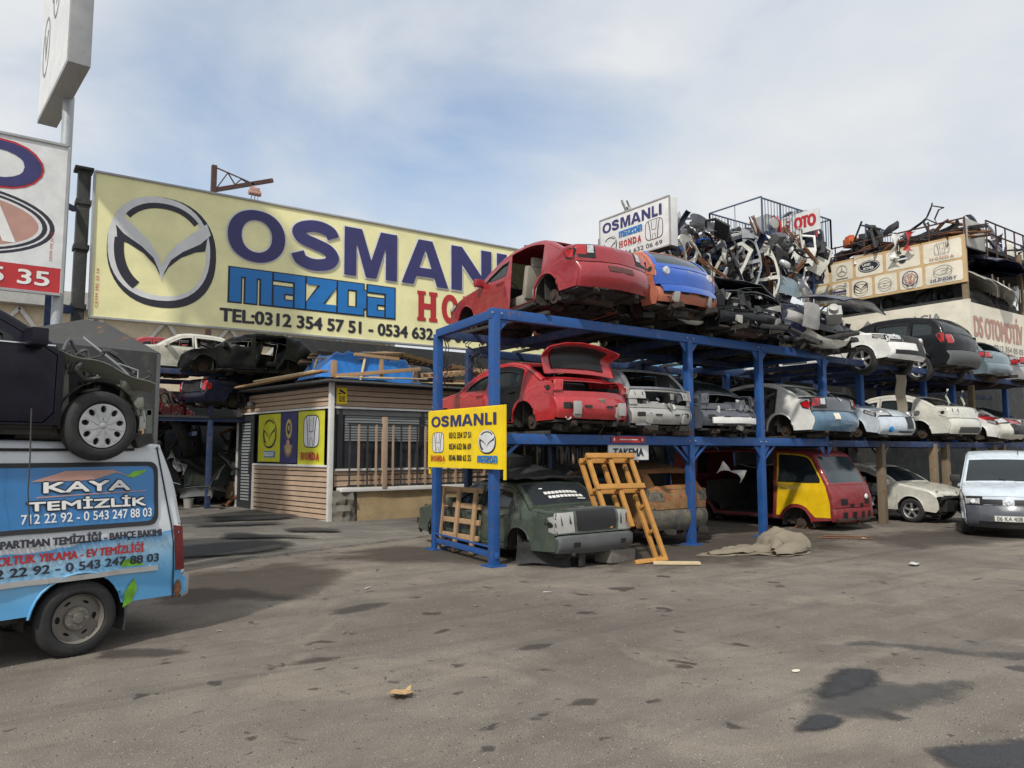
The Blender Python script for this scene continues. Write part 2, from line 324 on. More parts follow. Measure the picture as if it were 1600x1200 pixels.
def props(o, label, cat, group=None, kind=None):
    if label: o['label'] = label
    if cat: o['category'] = cat
    if group: o['group'] = group
    if kind: o['kind'] = kind
    return o
def thing(name, label, cat, loc=(0, 0, 0), rz=0, group=None, rx=0, ry=0):
    o = bpy.data.objects.new(name, None); COL.objects.link(o); o.empty_display_size = .2
    o.location = loc; o.rotation_euler = (R(rx), R(ry), R(rz))
    return props(o, label, cat, group)
def copy_thing(o, loc, rot, label=None, group=None, scale=1):
    c = o.copy(); COL.objects.link(c); c.location = loc; c.rotation_euler = [R(a) for a in rot]; c.scale = (scale,)*3
    if label: c['label'] = label
    if group: c['group'] = group
    for ch in list(o.children):
        d = ch.copy(); COL.objects.link(d); d.parent = c
        for g in list(ch.children):
            e = g.copy(); COL.objects.link(e); e.parent = d
    return c
FX = lambda x, y, o: (x, -o, y)          # a face looking along -Y, x to the right, y up

# ---------------------------------------------------------------- vehicles
def spline(pts, step=.07):
    out = []
    P = [Vector(p) for p in pts]
    for i in range(len(P)-1):
        a, b = P[i], P[i+1]; n = max(1, int((b-a).length/step))
        m0 = (b-P[i-1])*.5 if i else (b-a); m1 = (P[i+2]-a)*.5 if i+2 < len(P) else (b-a)
        for k in range(n):
            t = k/n; t2, t3 = t*t, t*t*t
            out.append(a*(2*t3-3*t2+1)+m0*(t3-2*t2+t)+b*(-2*t3+3*t2)+m1*(t3-t2))
    out.append(P[-1]); return [(p.x, p.y) for p in out]

SPEC = {
 'sedan': dict(w0=.88, belt=.93, tum=.34, sill=.22, ar=(1.33, -1.33), rad=.36, wz=.31, ins=.07, bow=.2,
   segs=[('front_bumper', [(2.05, .22), (2.2, .33), (2.22, .5), (2.14, .68)]), ('hood', [(2.14, .68), (1.9, .8), (1.45, .9), (.95, .97)]), ('windscreen', [(.95, .97), (.6, 1.19), (.15, 1.38)]),
         ('roof', [(.15, 1.38), (-.3, 1.44), (-.8, 1.43), (-1.15, 1.36)]), ('rear_window', [(-1.15, 1.36), (-1.45, 1.23), (-1.78, 1.06)]), ('boot_lid', [(-1.78, 1.06), (-2.05, 1.05), (-2.2, 1.0), (-2.26, .72)]), ('rear_bumper', [(-2.26, .72), (-2.33, .62), (-2.34, .45), (-2.24, .28)])],
   doors=[(.92, -.18), (-.18, -1.2)], quarter=None, tail=('boot_lid', .52, .86, .50, [(-2.24, .92), (-2.2, .74), (-1.98, .8), (-1.9, .9), (-2.05, .96)]), head=('hood', .0, .26, .52, [(2.08, .66), (2.08, .74), (1.75, .82), (1.72, .74)])),
 'hatch': dict(w0=.87, belt=.95, tum=.30, sill=.22, ar=(1.28, -1.22), rad=.36, wz=.31, ins=.07, bow=.2,
   segs=[('front_bumper', [(1.98, .22), (2.1, .33), (2.12, .5), (2.05, .68)]), ('hood', [(2.05, .68), (1.85, .82), (1.4, .93), (.95, 1.0)]), ('windscreen', [(.95, 1.0), (.6, 1.22), (.15, 1.42)]),
         ('roof', [(.15, 1.42), (-.3, 1.48), (-.9, 1.47), (-1.5, 1.38)]), ('rear_window', [(-1.5, 1.38), (-1.75, 1.2), (-1.93, 1.0)]), ('tailgate', [(-1.93, 1.0), (-2.03, .88), (-2.05, .66)]), ('rear_bumper', [(-2.05, .66), (-2.12, .58), (-2.12, .42), (-2.02, .27)])],
   doors=[(.92, -.15), (-.15, -1.08)], quarter=None, tail=('tailgate', .1, .62, .60, [(-2.0, 1.0), (-2.02, .8), (-1.8, .86), (-1.72, .98), (-1.85, 1.02)]), head=('hood', .0, .28, .5, [(1.98, .66), (1.98, .76), (1.62, .85), (1.6, .76)])),
 'suv': dict(w0=.93, belt=1.12, tum=.28, sill=.34, ar=(1.40, -1.36), rad=.42, wz=.37, ins=.07, bow=.2,
   segs=[('front_bumper', [(2.15, .34), (2.27, .45), (2.28, .62), (2.22, .82)]), ('hood', [(2.22, .82), (2.12, 1.02), (1.6, 1.12), (1.02, 1.17)]), ('windscreen', [(1.02, 1.17), (.65, 1.4), (.25, 1.6)]),
         ('roof', [(.25, 1.6), (-.2, 1.68), (-1.0, 1.67), (-1.7, 1.58)]), ('rear_window', [(-1.7, 1.58), (-1.98, 1.38), (-2.12, 1.16)]), ('tailgate', [(-2.12, 1.16), (-2.24, 1.0), (-2.26, .76)]), ('rear_bumper', [(-2.26, .76), (-2.34, .68), (-2.34, .52), (-2.22, .38)])],
   doors=[(.98, -.14), (-.14, -1.14)], quarter=(-1.2, -1.75), tail=('tailgate', .05, .66, .62, [(-2.17, 1.18), (-2.2, .92), (-2.05, .9), (-1.86, 1.14), (-1.98, 1.2)]), head=('hood', .02, .22, .5, [(2.15, .86), (2.12, 1.0), (1.72, 1.06), (1.74, .94)])),
 'old': dict(w0=.86, belt=.90, tum=.36, sill=.24, ar=(1.35, -1.32), rad=.34, wz=.30, ins=.05, bow=.10,
   segs=[('front_bumper', [(2.15, .28), (2.25, .33), (2.25, .5), (2.18, .56)]), ('hood', [(2.18, .56), (2.14, .76), (1.6, .87), (.95, .93)]), ('windscreen', [(.95, .93), (.6, 1.15), (.25, 1.33)]),
         ('roof', [(.25, 1.33), (-.1, 1.38), (-.7, 1.38), (-1.05, 1.34)]), ('rear_window', [(-1.05, 1.34), (-1.35, 1.17), (-1.62, .98)]), ('boot_lid', [(-1.62, .98), (-1.95, .96), (-2.24, .93), (-2.28, .58)]), ('rear_bumper', [(-2.28, .58), (-2.36, .56), (-2.37, .40), (-2.27, .28)])],
   doors=[(.90, -.16), (-.16, -1.14)], quarter=None, tail=('boot_lid', .62, .97, .58, [(-2.24, .86), (-2.25, .6), (-2.12, .62), (-2.1, .84)]), head=('hood', .0, .2, .5, [(2.12, .58), (2.1, .72), (1.9, .72), (1.9, .6)])),
 'vancab': dict(w0=.83, belt=1.14, tum=.16, sill=.30, ar=(1.32, -1.3), rad=.37, wz=.24, ins=.03, bow=.10,
   segs=[('front_bumper', [(2.2, .30), (2.29, .38), (2.3, .5), (2.27, .62)]), ('front_panel', [(2.27, .62), (2.25, .85), (2.16, 1.12)]), ('windscreen', [(2.16, 1.12), (1.92, 1.5), (1.72, 1.78)]),
         ('roof', [(1.72, 1.78), (1.4, 1.88), (.2, 1.92), (-2.1, 1.9), (-2.3, 1.84)]), ('rear_window', [(-2.3, 1.84), (-2.38, 1.5), (-2.42, 1.2)]), ('tailgate', [(-2.42, 1.2), (-2.45, .6)]), ('rear_bumper', [(-2.45, .6), (-2.5, .55), (-2.5, .4), (-2.4, .32)])],
   doors=[(2.16, .80), (.72, -1.5)], quarter=None, tail=('tailgate', .2, .8, .8, [(-2.4, 1.0), (-2.42, .7), (-2.36, .7), (-2.34, 1.0)]), head=('front_panel', .1, .4, .5, [(2.2, .65), (2.2, .82), (2.1, .82), (2.1, .65)])),
 'kombi': dict(w0=.84, belt=1.12, tum=.16, sill=.34, ar=(1.3, -1.32), rad=.40, wz=.325, ins=.07, bow=.10,
   segs=[('front_bumper', [(2.2, .32), (2.28, .4), (2.3, .5), (2.26, .64)]), ('front_panel', [(2.26, .64), (2.2, .85), (2.02, 1.1)]), ('windscreen', [(2.02, 1.1), (1.7, 1.45), (1.4, 1.8)]),
         ('roof', [(1.4, 1.8), (1.1, 1.89), (0, 1.92), (-1.9, 1.9), (-2.12, 1.85)]), ('rear_window', [(-2.12, 1.85), (-2.26, 1.5), (-2.34, 1.1)]), ('tailgate', [(-2.34, 1.1), (-2.40, .62)]), ('rear_bumper', [(-2.40, .62), (-2.46, .58), (-2.46, .36), (-2.36, .33)])],
   doors=[], quarter=None, tail=('tailgate', .02, .8, .86, [(-2.32, 1.04), (-2.36, .64), (-2.27, .64), (-2.25, 1.04)]), head=('front_panel', .1, .4, .5, [(2.2, .65), (2.2, .82), (2.0, .82), (2.0, .65)])),
 'mpv': dict(w0=.84, belt=1.1, tum=.22, sill=.26, ar=(1.28, -1.28), rad=.37, wz=.31, ins=.07, bow=.24,
   segs=[('front_bumper', [(1.9, .2), (2.03, .3), (2.05, .52), (1.98, .68)]), ('front_panel', [(1.98, .68), (1.97, .75), (1.93, .86)]), ('hood', [(1.93, .86), (1.75, .99), (1.4, 1.09), (1.18, 1.13)]), ('windscreen', [(1.18, 1.13), (.8, 1.44), (.48, 1.66)]),
         ('roof', [(.48, 1.66), (.1, 1.79), (-.6, 1.82), (-1.75, 1.78)]), ('rear_window', [(-1.75, 1.78), (-1.9, 1.5), (-1.95, 1.12)]), ('tailgate', [(-1.95, 1.12), (-2.0, .62)]), ('rear_bumper', [(-2.0, .62), (-2.05, .55), (-2.05, .4), (-1.95, .28)])],
   doors=[(1.1, .0), (-.02, -1.0)], quarter=None, tail=('tailgate', .1, .7, .8, [(-1.95, 1.0), (-1.95, .7), (-1.86, .7), (-1.86, 1.0)]), head=('front_panel', .02, .98, .60, [(1.9, .70), (1.9, .86), (1.62, .98), (1.6, .78)])),
}
_cache = {}
def clipx(poly, xm):
    out = []
    for i, b in enumerate(poly):
        a = poly[i-1]
        if (a[0] <= xm) != (b[0] <= xm): t = (xm-a[0])/(b[0]-a[0]); out.append((xm, a[1]+t*(b[1]-a[1])))
        if b[0] <= xm: out.append(b)
    return out
class Car:
    def __init__(s, kind, name, label, cat, loc, rz, body, group=None, rx=0, ry=0, seed=1, dent=0., sc=(1, 1, 1), **P):
        sp = SPEC[kind]; s.kind, s.sp, s.P, s.seed, s.dent, s.sc = kind, sp, P, seed, dent, sc
        s.pts, s.rng = [], {}
        for nm, pp in sp['segs']:
            q = spline(pp); a = len(s.pts)-1 if s.pts else 0
            s.pts += q[1:] if s.pts else q
            s.rng[nm] = (a, len(s.pts)-1)
        N = len(s.pts); s.nrm = []
        for i in range(N):
            d = Vector(s.pts[min(N-1, i+1)])-Vector(s.pts[max(0, i-1)]); d.normalize(); s.nrm.append(Vector((d.y, -d.x)))
        s.hl = max(abs(p[0]) for p in s.pts)
        s.crown, s.rr = .025, .045
        s.root = thing(name, label, cat, loc, rz, group, rx, ry)
        s.body = body; s.make()
    # --- the shape
    def W(s, x, z):
        sp = s.sp; w_ = sp['w0']
        if z > sp['belt']: w_ -= (z-sp['belt'])*sp['tum']+.012
        if z < .5: w_ -= (.5-z)*.16
        t = max(0, (abs(x)-.5*s.hl)/(.5*s.hl)); w_ *= 1-.07*t*t
        for ax in sp['ar']:
            d = math.hypot(x-ax, z-sp['wz']); w_ += .016*math.exp(-((d-sp['rad']-.02)/.07)**2)
        return w_+.016*math.exp(-((z-sp['belt']+.12)/.045)**2)-.020*math.exp(-((z-.56)/.09)**2)
    def D(s, p):
        x, y, z = p; t = max(0, min(1, (abs(x)-.45*s.hl)/(.55*s.hl)))
        x -= math.copysign(s.sp['bow']*t*t*(y/s.sp['w0'])**2, x)
        if s.dent:
            n = noise.noise_vector(Vector((x, y, z))*2.1+Vector((s.seed*7.3, 0, 0)))+.5*noise.noise_vector(Vector((x, y, z))*5.3+Vector((s.seed*3.1, 9, 0)))
            x, y, z = x+n.x*s.dent, y+n.y*s.dent, z+n.z*s.dent*.8
        return (x*s.sc[0], y*s.sc[1], z*s.sc[2])
    def S(s, x, z, sg, off=0.): return s.D((x, sg*(s.W(x, z)+off), z))
    def T(s, seg, t, sv_, off=0., ins=0.):
        a, b = s.rng[seg]; f = a+(b-a)*t; i = min(int(f), len(s.pts)-2); u = f-i
        p = Vector(s.pts[i]).lerp(Vector(s.pts[i+1]), u); n = s.nrm[i].lerp(s.nrm[i+1], u).normalized()
        Wt = s.W(p.x, p.y); e = (1-abs(sv_))*Wt; q = max(0, (s.rr-e)/s.rr)
        dr = -s.crown*sv_*sv_-s.rr*(1-math.sqrt(max(0, 1-q*q)))+off-ins
        return s.D((p.x+n.x*dr, sv_*Wt, p.y+n.y*dr))
    def top(s, x, ins):
        z = -1
        for i in range(len(s.pts)-1):
            a = Vector(s.pts[i])-s.nrm[i]*(ins+s.crown+s.rr); b = Vector(s.pts[i+1])-s.nrm[i+1]*(ins+s.crown+s.rr)
            if min(a.x, b.x)-1e-6 <= x <= max(a.x, b.x)+1e-6 and abs(a.x-b.x) > 1e-6: z = max(z, a.y+(b.y-a.y)*(x-a.x)/(b.x-a.x))
        return z
    def strip_poly(s, x0, x1, zl, ins, arch=None, fs=None):
        """outline below the roof line between x0 (front) and x1 (rear), counter clockwise in x,z"""
        n = 14; lo, hi = [], []
        for k in range(n+1):
            x = x1+(x0-x1)*k/n; z0 = zl; zt = s.top(x, ins)
            if arch:
                for ax in s.sp['ar']:
                    d = arch**2-(x-ax)**2
                    if d > 0: z0 = max(z0, s.sp['wz']+math.sqrt(d))
            if zt > z0+.04: lo.append((x, z0)); hi.append((x, zt))
        return lo+hi[::-1]
    def outline(s):
        sp = s.sp; top = []
        for i, p in enumerate(s.pts):
            q = Vector(p)-s.nrm[i]*(s.crown+s.rr); q = (q.x, max(q.y, sp['sill']))
            if not top or (Vector(q)-Vector(top[-1])).length > .02: top.append(q)
        bot = []
        for ax in sorted(sp['ar']):
            a = [(ax+sp['rad']*math.cos(R(t)), sp['wz']+sp['rad']*math.sin(R(t))) for t in range(180, -1, -12)]
            bot += [q for q in a if q[1] >= sp['sill']]
        return (top+bot)[::-1]
    # --- pieces
    def side(s, mb, key, outer, holes, sg, mi=0, off=0., t=.02, step=.13):
        k = (s.kind, key)
        if k not in _cache: _cache[k] = cdt(outer, holes, step)
        V, F = _cache[k]; i0 = len(mb.f)
        mb.add([s.S(x, z, sg, off) for x, z in V], F, mi, flip=(sg > 0))
        if t: mb.thicken(t, i0)
    def band(s, mb, seg, t0=0, t1=1, s0=-1, s1=1, off=0., ins=0., mi=0, t=.02, nt=None, ns=None):
        a, b = s.rng[seg]; nt = nt or max(2, int((b-a)*(t1-t0)+.5))
        if s0 <= -1 and s1 >= 1: sv_ = [-1, -.993, -.975, -.95, -.9, -.75, -.45, 0, .45, .75, .9, .95, .975, .993, 1]
        else:
            ns = ns or 8; sv_ = [s0+(s1-s0)*k/ns for k in range(ns+1)]
        i0 = len(mb.f); m = len(sv_)
        vs = [s.T(seg, t0+(t1-t0)*i/nt, q, off, ins) for i in range(nt+1) for q in sv_]
        mb.add(vs, [(i*m+j, (i+1)*m+j, (i+1)*m+j+1, i*m+j+1) for i in range(nt) for j in range(m-1)], mi, flip=True)
        if t: mb.thicken(t, i0)
    def make(s):
        sp, P = s.sp, s.P; root = s.root; body = s.body; seg = P.get('seg', {}); nog = P.get('noglass', ())
        gl = P.get('glass', M['glass']); door = P.get('doors', {})
        ov = s.outline(); holes = []; dpoly = []; nw = P.get('no_wing')
        if nw is not None: ov = clipx(ov, nw)
        for i, (x0, x1) in enumerate(sp['doors']):
            h = s.strip_poly(x0, x1, sp['sill']+.10, .035, sp['rad']+.06); holes.append(h)
            dpoly.append((s.strip_poly(x0-.008, x1+.008, sp['sill']+.108, .043, sp['rad']+.07), s.strip_poly(x0-.06, x1+.07, sp['belt']+.01, .043+sp['ins'], None)))
        if sp['quarter']: holes.append(s.strip_poly(sp['quarter'][0], sp['quarter'][1], sp['belt']+.03, .1))
        mb = MB()
        for sg in (1, -1):
            s.side(mb, 'side' if nw is None else 'cutside', ov, holes, sg)
        for nm in s.rng:
            if nm == 'roof': s.band(mb, nm) if seg.get('roof', 1) is not None else None
            if nm in ('windscreen', 'rear_window'):
                for a, b in ((-1, -.9), (.9, 1)):
                    i0 = len(mb.f); q = [a+(b-a)*k/6 for k in range(7)]; nt = 8
                    vs = [s.T(nm, i/nt, v) for i in range(nt+1) for v in q]
                    mb.add(vs, [(i*7+j, (i+1)*7+j, (i+1)*7+j+1, i*7+j+1) for i in range(nt) for j in range(6)], 0, flip=True); mb.thicken(.03, i0)
                for a, b in ((0, .06), (.92, 1)):
                    s.band(mb, nm, a, b, -.9, .9, nt=2, ns=10, t=.03)
        mb.build('body', [body, M['trim']], root)
        # glass
        for nm in ('windscreen', 'rear_window'):
            if nm not in nog:
                g = MB(); s.band(g, nm, .06, .92, -.9, .9, off=-.006, t=.005, ns=10); g.build(nm, P.get('g_'+nm, gl), root)
        # outer panels
        for nm in s.rng:
            if nm in ('roof', 'windscreen', 'rear_window'): continue
            mm = seg.get(nm, body)
            if mm is None: continue
            p = MB(); s.band(p, nm, .015, .985)
            op = P.get('open', {}).get(nm)
            if op:      # swing the panel about a hinge line across the car
                (hx, hz), ang = op; rot = Matrix.Rotation(R(ang), 3, 'Y'); hv = Vector((hx, 0, hz))
                p.v = [tuple(rot @ (Vector(q)-hv)+hv) for q in p.v]
            o = p.build(nm, [mm, M['trim']], root); setattr(s, nm, o)
            if op:
                q_ = MB(); s.band(q_, nm, .12, .86, -.74, .74, ins=.024, t=.02, ns=10); q_.v = [tuple(rot @ (Vector(q)-hv)+hv) for q in q_.v]; q_.build('lid_lining', M['trim'], o)
        # doors
        for i, (dp, wp) in enumerate(dpoly):
            for sg in (1, -1):
                dm = door.get((i, sg), body)
                if dm is None: continue
                d = MB(); s.side(d, f'door{i}', dp, [wp], sg, t=.045); o = d.build('door', [dm], root)
                if ('door', i, sg) not in nog and 'door' not in nog:
                    g = MB(); s.side(g, f'pane{i}', wp, [], sg, off=-.02, t=.004); g.build('window', gl, o)
                x0_, x1_ = sp['doors'][i]; ip = s.strip_poly(x0_-.085, x1_+.095, sp['belt']+.035, .043+sp['ins']+.024, None)
                if len(ip) > 4: g = MB(); s.side(g, f'seal{i}', wp, [ip], sg, off=.003, t=.006); g.build('window_seal', M['trim'], o)
                if P.get('handles', 1):
                    hx = sp['doors'][i][1]+.16; hz = sp['belt']-.10; h = MB()
                    a, b = Vector(s.S(hx+.17, hz, sg, .028)), Vector(s.S(hx, hz+.012, sg, .028)); h.tube([s.S(hx+.18, hz, sg, 0), a, b, s.S(hx-.01, hz+.012, sg, 0)], .013, 6); h.build('handle', dm, o)
        # mirrors, arch lips and sill strips
        if sp['doors'] and P.get('mirrors', 1):
            for sg in (1, -1):
                if door.get((0, sg), body) is None or (s.seed+sg) % 3 == 0: continue
                x0 = sp['doors'][0][0]-.22; zb = sp['belt']; g = MB(); c = Vector(s.S(x0, zb+.05, sg, .10)); g.box(c, (.11, .20, .14)); g.tube([s.S(x0+.03, zb, sg, -.01), c], .025, 6)
                g.build('wing_mirror', body if s.seed % 2 else M['plastic'], root, bevel=.04)
        for sg in (1, -1):
            for ax in sp['ar']:
                if nw is not None and ax > nw-.4: continue
                g = MB(); g.tube([s.S(ax+(sp['rad']+.005)*math.cos(R(a)), sp['wz']+(sp['rad']+.005)*math.sin(R(a)), sg, .004) for a in range(8, 173, 11)], .013, 5); g.build('arch_lip', body, root)
            if sp['doors'] and not P.get('no_wing'):
                xa, xb = sp['ar'][0]-sp['rad']-.03, sp['ar'][1]+sp['rad']+.03; g = MB(); g.tube([s.S(xa+(xb-xa)*k/12, sp['sill']+.03, sg, -.005) for k in range(13)], .028, 6); g.build('sill_strip', M['plastic'], root)
        if sp['quarter'] and 'quarter' not in nog:
            for sg in (1, -1): g = MB(); s.side(g, 'qpane', s.strip_poly(sp['quarter'][0], sp['quarter'][1], sp['belt']+.03, .1), [], sg, off=-.02, t=.004); g.build('quarter_window', gl, root)
        # lamps
        for which, on in (('tail', P.get('tail', 1)), ('head', P.get('head', 1))):
            if not on: continue
            nm, t0, t1, s0, pg = sp[which]
            if seg.get(nm, 1) is None or nm not in s.rng or (which == 'tail' and P.get('open', {}).get(nm)): continue
            for sg in (1, -1):
                l = MB(); k = .5
                if which == 'tail':
                    s.band(l, nm, max(0, t0-.05), min(1, t1+.05), min(sg*(s0+.06), sg*.99), max(sg*(s0+.06), sg*.99), off=.006, mi=2, ns=6, nt=4)
                    s.band(l, nm, t0+.1*(t1-t0), t1-.2*(t1-t0), min(sg*(s0+.1), sg*.74), max(sg*(s0+.1), sg*.74), off=.012, mi=1, ns=4, nt=4)
                    s.band(l, nm, t0+.06*(t1-t0), t1-.06*(t1-t0), min(sg*.76, sg*.97), max(sg*.76, sg*.97), off=.012, mi=0, ns=4, nt=4)
                    s.side(l, which, pg, [], sg, mi=2, off=.006); cx_ = sum(p[0] for p in pg)/len(pg); cz_ = sum(p[1] for p in pg)/len(pg); s.side(l, 'tailin', [(cx_+(p[0]-cx_)*.80, cz_+(p[1]-cz_)*.74) for p in pg], [], sg, mi=0, off=.011)
                else:
                    s.band(l, nm, t0, t1, min(sg*(s0-.03), sg*.985), max(sg*(s0-.03), sg*.985), off=.006, mi=2, ns=6, nt=4); s.side(l, which, pg, [], sg, mi=2, off=.006)
                    s.band(l, nm, t0+.15*(t1-t0), t1-.22*(t1-t0), min(sg*(s0+.04), sg*.95), max(sg*(s0+.04), sg*.95), off=.012, mi=1, ns=6, nt=4)
                    cx_ = sum(p[0] for p in pg)/len(pg); cz_ = sum(p[1] for p in pg)/len(pg); s.side(l, 'headin', [(cx_+(p[0]-cx_)*.78, cz_+(p[1]-cz_)*.72) for p in pg], [], sg, mi=1, off=.011)
                    q_ = s.T(nm, t0+.5*(t1-t0), sg*(s0+.985)/2, .012); l.lathe([(0, .02), (.045, .02), (.06, 0), (.06, -.03)], q_, (1, 0, .3), 14, 0 if 0 else 1)
                l.build('tail_light' if which == 'tail' else 'headlight', [M['lred'], M['lclear'], M['trim']], root)
        s.under(); s.wheels()
        if P.get('seats', 1): s.seats()
    def under(s):
        sp = s.sp; m = MB(); w_ = sp['w0']-.09; zb = sp['sill']+.06; D = s.D; hl = s.hl; nw = s.P.get('no_wing')
        for x0, x1, y0, y1 in ((-hl+.16, sp['ar'][1]-sp['rad']-.02, -w_, w_), (sp['ar'][1]-sp['rad'], sp['ar'][1]+sp['rad'], -w_+.24, w_-.24), (sp['ar'][1]+sp['rad']+.02, sp['ar'][0]-sp['rad']-.02, -w_, w_), (sp['ar'][0]-sp['rad'], sp['ar'][0]+sp['rad'], -w_+.24, w_-.24))+(() if nw else ((sp['ar'][0]+sp['rad']+.02, hl-.16, -w_+.05, w_-.05),)):
            m.add([D((x, y, z)) for x in (x0, x1) for y in (y0, y1) for z in (zb, zb+.04)], [(0, 1, 3, 2), (4, 6, 7, 5), (0, 4, 5, 1), (2, 3, 7, 6), (0, 2, 6, 4), (1, 5, 7, 3)], 0)
        for ax in sp['ar']:
            for sg in (1, -1):
                rr = sp['rad']+.015; i0 = len(m.v)
                def arc(u, v): a = R(-8+196*u); return D((ax+rr*math.cos(a), sg*(sp['w0']-.05-.27*v), sp['wz']+rr*math.sin(a)))
                m.grid(arc, 14, 2, 0, flip=(sg < 0)); c = [arc(i/14, 1) for i in range(15)]
                m.add(c, [list(range(15))], 0); m.lathe([(.0, .03), (.05, .03), (.05, .0), (.13, .0), (.13, -.03), (.0, -.03)], D((ax, sg*(sp['w0']-.18), sp['wz'])), (0, sg, 0), 16, 1)
            m.tube([D((ax, -.6, sp['wz']-.02)), D((ax, .6, sp['wz']-.02))], .045, 8, 1)
            for sg in (1, -1): m.tube([D((ax-.05, sg*.58, sp['wz'])), D((ax-.02, sg*.55, sp['wz']+.3))], .05, 8, 0)
        z = zb-.03
        m.tube([D((1.2, .1, z)), D((.4, .12, z)), D((-.8, .12, z)), D((-1.2, .35, z+.02)), D((-1.75, .42, z+.02)), D((-hl+.06, .5, z+.02))], .03, 7, 1)
        m.tube([D((-1.62, -.35, z)), D((-1.72, .38, z))], .1, 10, 1)
        m.box(D((-.75, -.3, z-.01)), (.6, .55, .14), None, 0); m.box(D((1.2, .1, z+.03)), (.55, .6, .2), None, 0); m.tube([D((1.0, -.55, z)), D((1.55, -.3, z)), D((1.55, .3, z)), D((1.0, .55, z))], .045, 6, 1)
        for sg in (1, -1): m.box(D((0, sg*(w_-.1), z+.005)), (2.0, .10, .06), None, 0); m.box(D((-1.75, sg*.45, z+.02)), (.9, .09, .09), None, 0)
        r_ = random.Random(s.seed*17+3)
        for k in range(26):
            x, y = r_.uniform(-hl+.3, hl-.4), r_.uniform(-w_+.1, w_-.1); q = Matrix.Rotation(r_.uniform(0, 3), 3, 'Z') @ Matrix.Rotation(r_.uniform(-.4, .4), 3, 'X')
            m.box(D((x, y, zb-.02-r_.uniform(0, .07))), (r_.uniform(.08, .5), r_.uniform(.05, .22), r_.uniform(.03, .12)), q, 1 if k % 5 == 0 else 0)
        for k in range(6):
            x, y = r_.uniform(-1.8, 1.2), r_.uniform(-.6, .6); m.tube([D((x, y, zb)), D((x+.25, y+.1, zb-.08)), D((x+.6, y+r_.uniform(-.2, .2), zb-.02))], .018, 5, 0)
        # bulkheads
        for x, h in ((.98, sp['belt']), (-1.2, sp['belt']-.02)):
            m.add([D((x, y, q)) for y in (-w_, w_) for q in (zb, h)], [(0, 1, 3, 2)], 0); m.thicken(.03, len(m.f)-1)
        m.build('underbody', [M['under'], M['hubr']], s.root, sharp=50)
    def seats(s):
        c = s.P.get('cloth', M['dseat']); sp = s.sp; z = sp['sill']+.1
        xs = [(.0, .34), (.0, -.34)]; van = s.kind in ('vancab', 'kombi')
        for x, y in xs:
            x += 1.35 if van else 0
            m = MB(); m.box((x, y, z+.2), (.5, .48, .18)); m.box((x-.30, y, z+.5), (.14, .46, .6), Matrix.Rotation(R(-14), 3, 'Y')); m.box((x-.40, y, z+.86), (.1, .26, .18))
            m.v = [s.D(p) for p in m.v]; m.build('seat', c, s.root, bevel=.05)
        if not van:
            m = MB(); m.box((-.85, 0, z+.2), (.5, 1.3, .18)); m.box((-1.12, 0, z+.48), (.14, 1.3, .52), Matrix.Rotation(R(-16), 3, 'Y')); m.v = [s.D(p) for p in m.v]; m.build('rear_seat', c, s.root, bevel=.05)
        m = MB(); x = .78+(1.15 if van else 0); m.box((x, 0, sp['belt']-.1), (.34, 1.36, .24)); m.lathe([(.17, 0), (.185, .012), (.2, 0), (.185, -.012), (.17, 0)], (x-.28, .34, sp['belt']-.02), (-1, 0, .5), 20); m.v = [s.D(p) for p in m.v]; m.build('dashboard', M['plastic'], s.root, bevel=.03)
    def wheels(s):
        ks = s.P.get('wheels', (None,)*4); sp = s.sp; i = 0
        for ax in sp['ar']:
            for sg in (1, -1):
                k = ks[i]; i += 1
                if k: wheel_parts(s.root, s.D((ax, sg*(sp['w0']-.10), sp['wz'])), sg, k, s.P.get('wr', sp['wz']), s.P.get('steer', 0) if ax > 0 else 0)
    # --- add ons
    def plate(s, seg, t, txt, w_=.5, h=.11, sv_=0., m=None, off=.018):
        b = MB(); n = 4
        hw = w_/2/s.W(-s.hl, .6)
        for q in range(1):
            s.band(b, seg, t-h/2, t+h/2, sv_-hw, sv_+hw, off=off, ns=4, nt=2, t=.012)
        o = b.build('number_plate', m or M['plate'], s.root)
        if txt:
            l = MB(); sgn = -1 if t > .5 or seg in ('tailgate', 'boot_lid', 'rear_bumper') else 1
            rear = seg in ('tailgate', 'boot_lid', 'rear_bumper')
            fn = lambda x, y, o_: s.T(seg, t+(.5-y)*h*.75*(1 if rear else -1), sv_+(x-.5)*2*hw*.86*(-1 if rear else 1), off+o_)
            text(l, txt, 0, 0, 1, 1, fn, bold=.01); l.build('lettering', M['ink'], o)
    def badge(s, seg, t, r=.055, sv_=0., kind='wing'):
        b = MB(); rear = seg in ('tailgate', 'boot_lid', 'rear_bumper'); sx = -1 if rear else 1
        a, c = s.rng[seg]; ln = sum((Vector(s.pts[i+1])-Vector(s.pts[i])).length for i in range(a, c)); Wt = s.sp['w0']
        fn = lambda x, y, o_: s.T(seg, t-(y*r/ln)*(1 if rear else -1), sv_+sx*x*r*1.2/Wt, .004+o_)
        if kind == 'wing': winged(b, fn, 0, None)
        elif kind == 'diamond': b.poly([(0, 1.2), (.75, 0), (0, -1.2), (-.75, 0)], fn, 0, [[(0, .6), (.35, 0), (0, -.6), (-.35, 0)]], .012)
        elif kind == 'ring': b.poly(ell(0, 0, 1, 1), fn, 0, [ell(0, 0, .75, .75)], .012); b.poly(rect(-.7, -.12, .7, .12), fn, 0, (), .012)
        b.build('badge', M['chrome'], s.root)
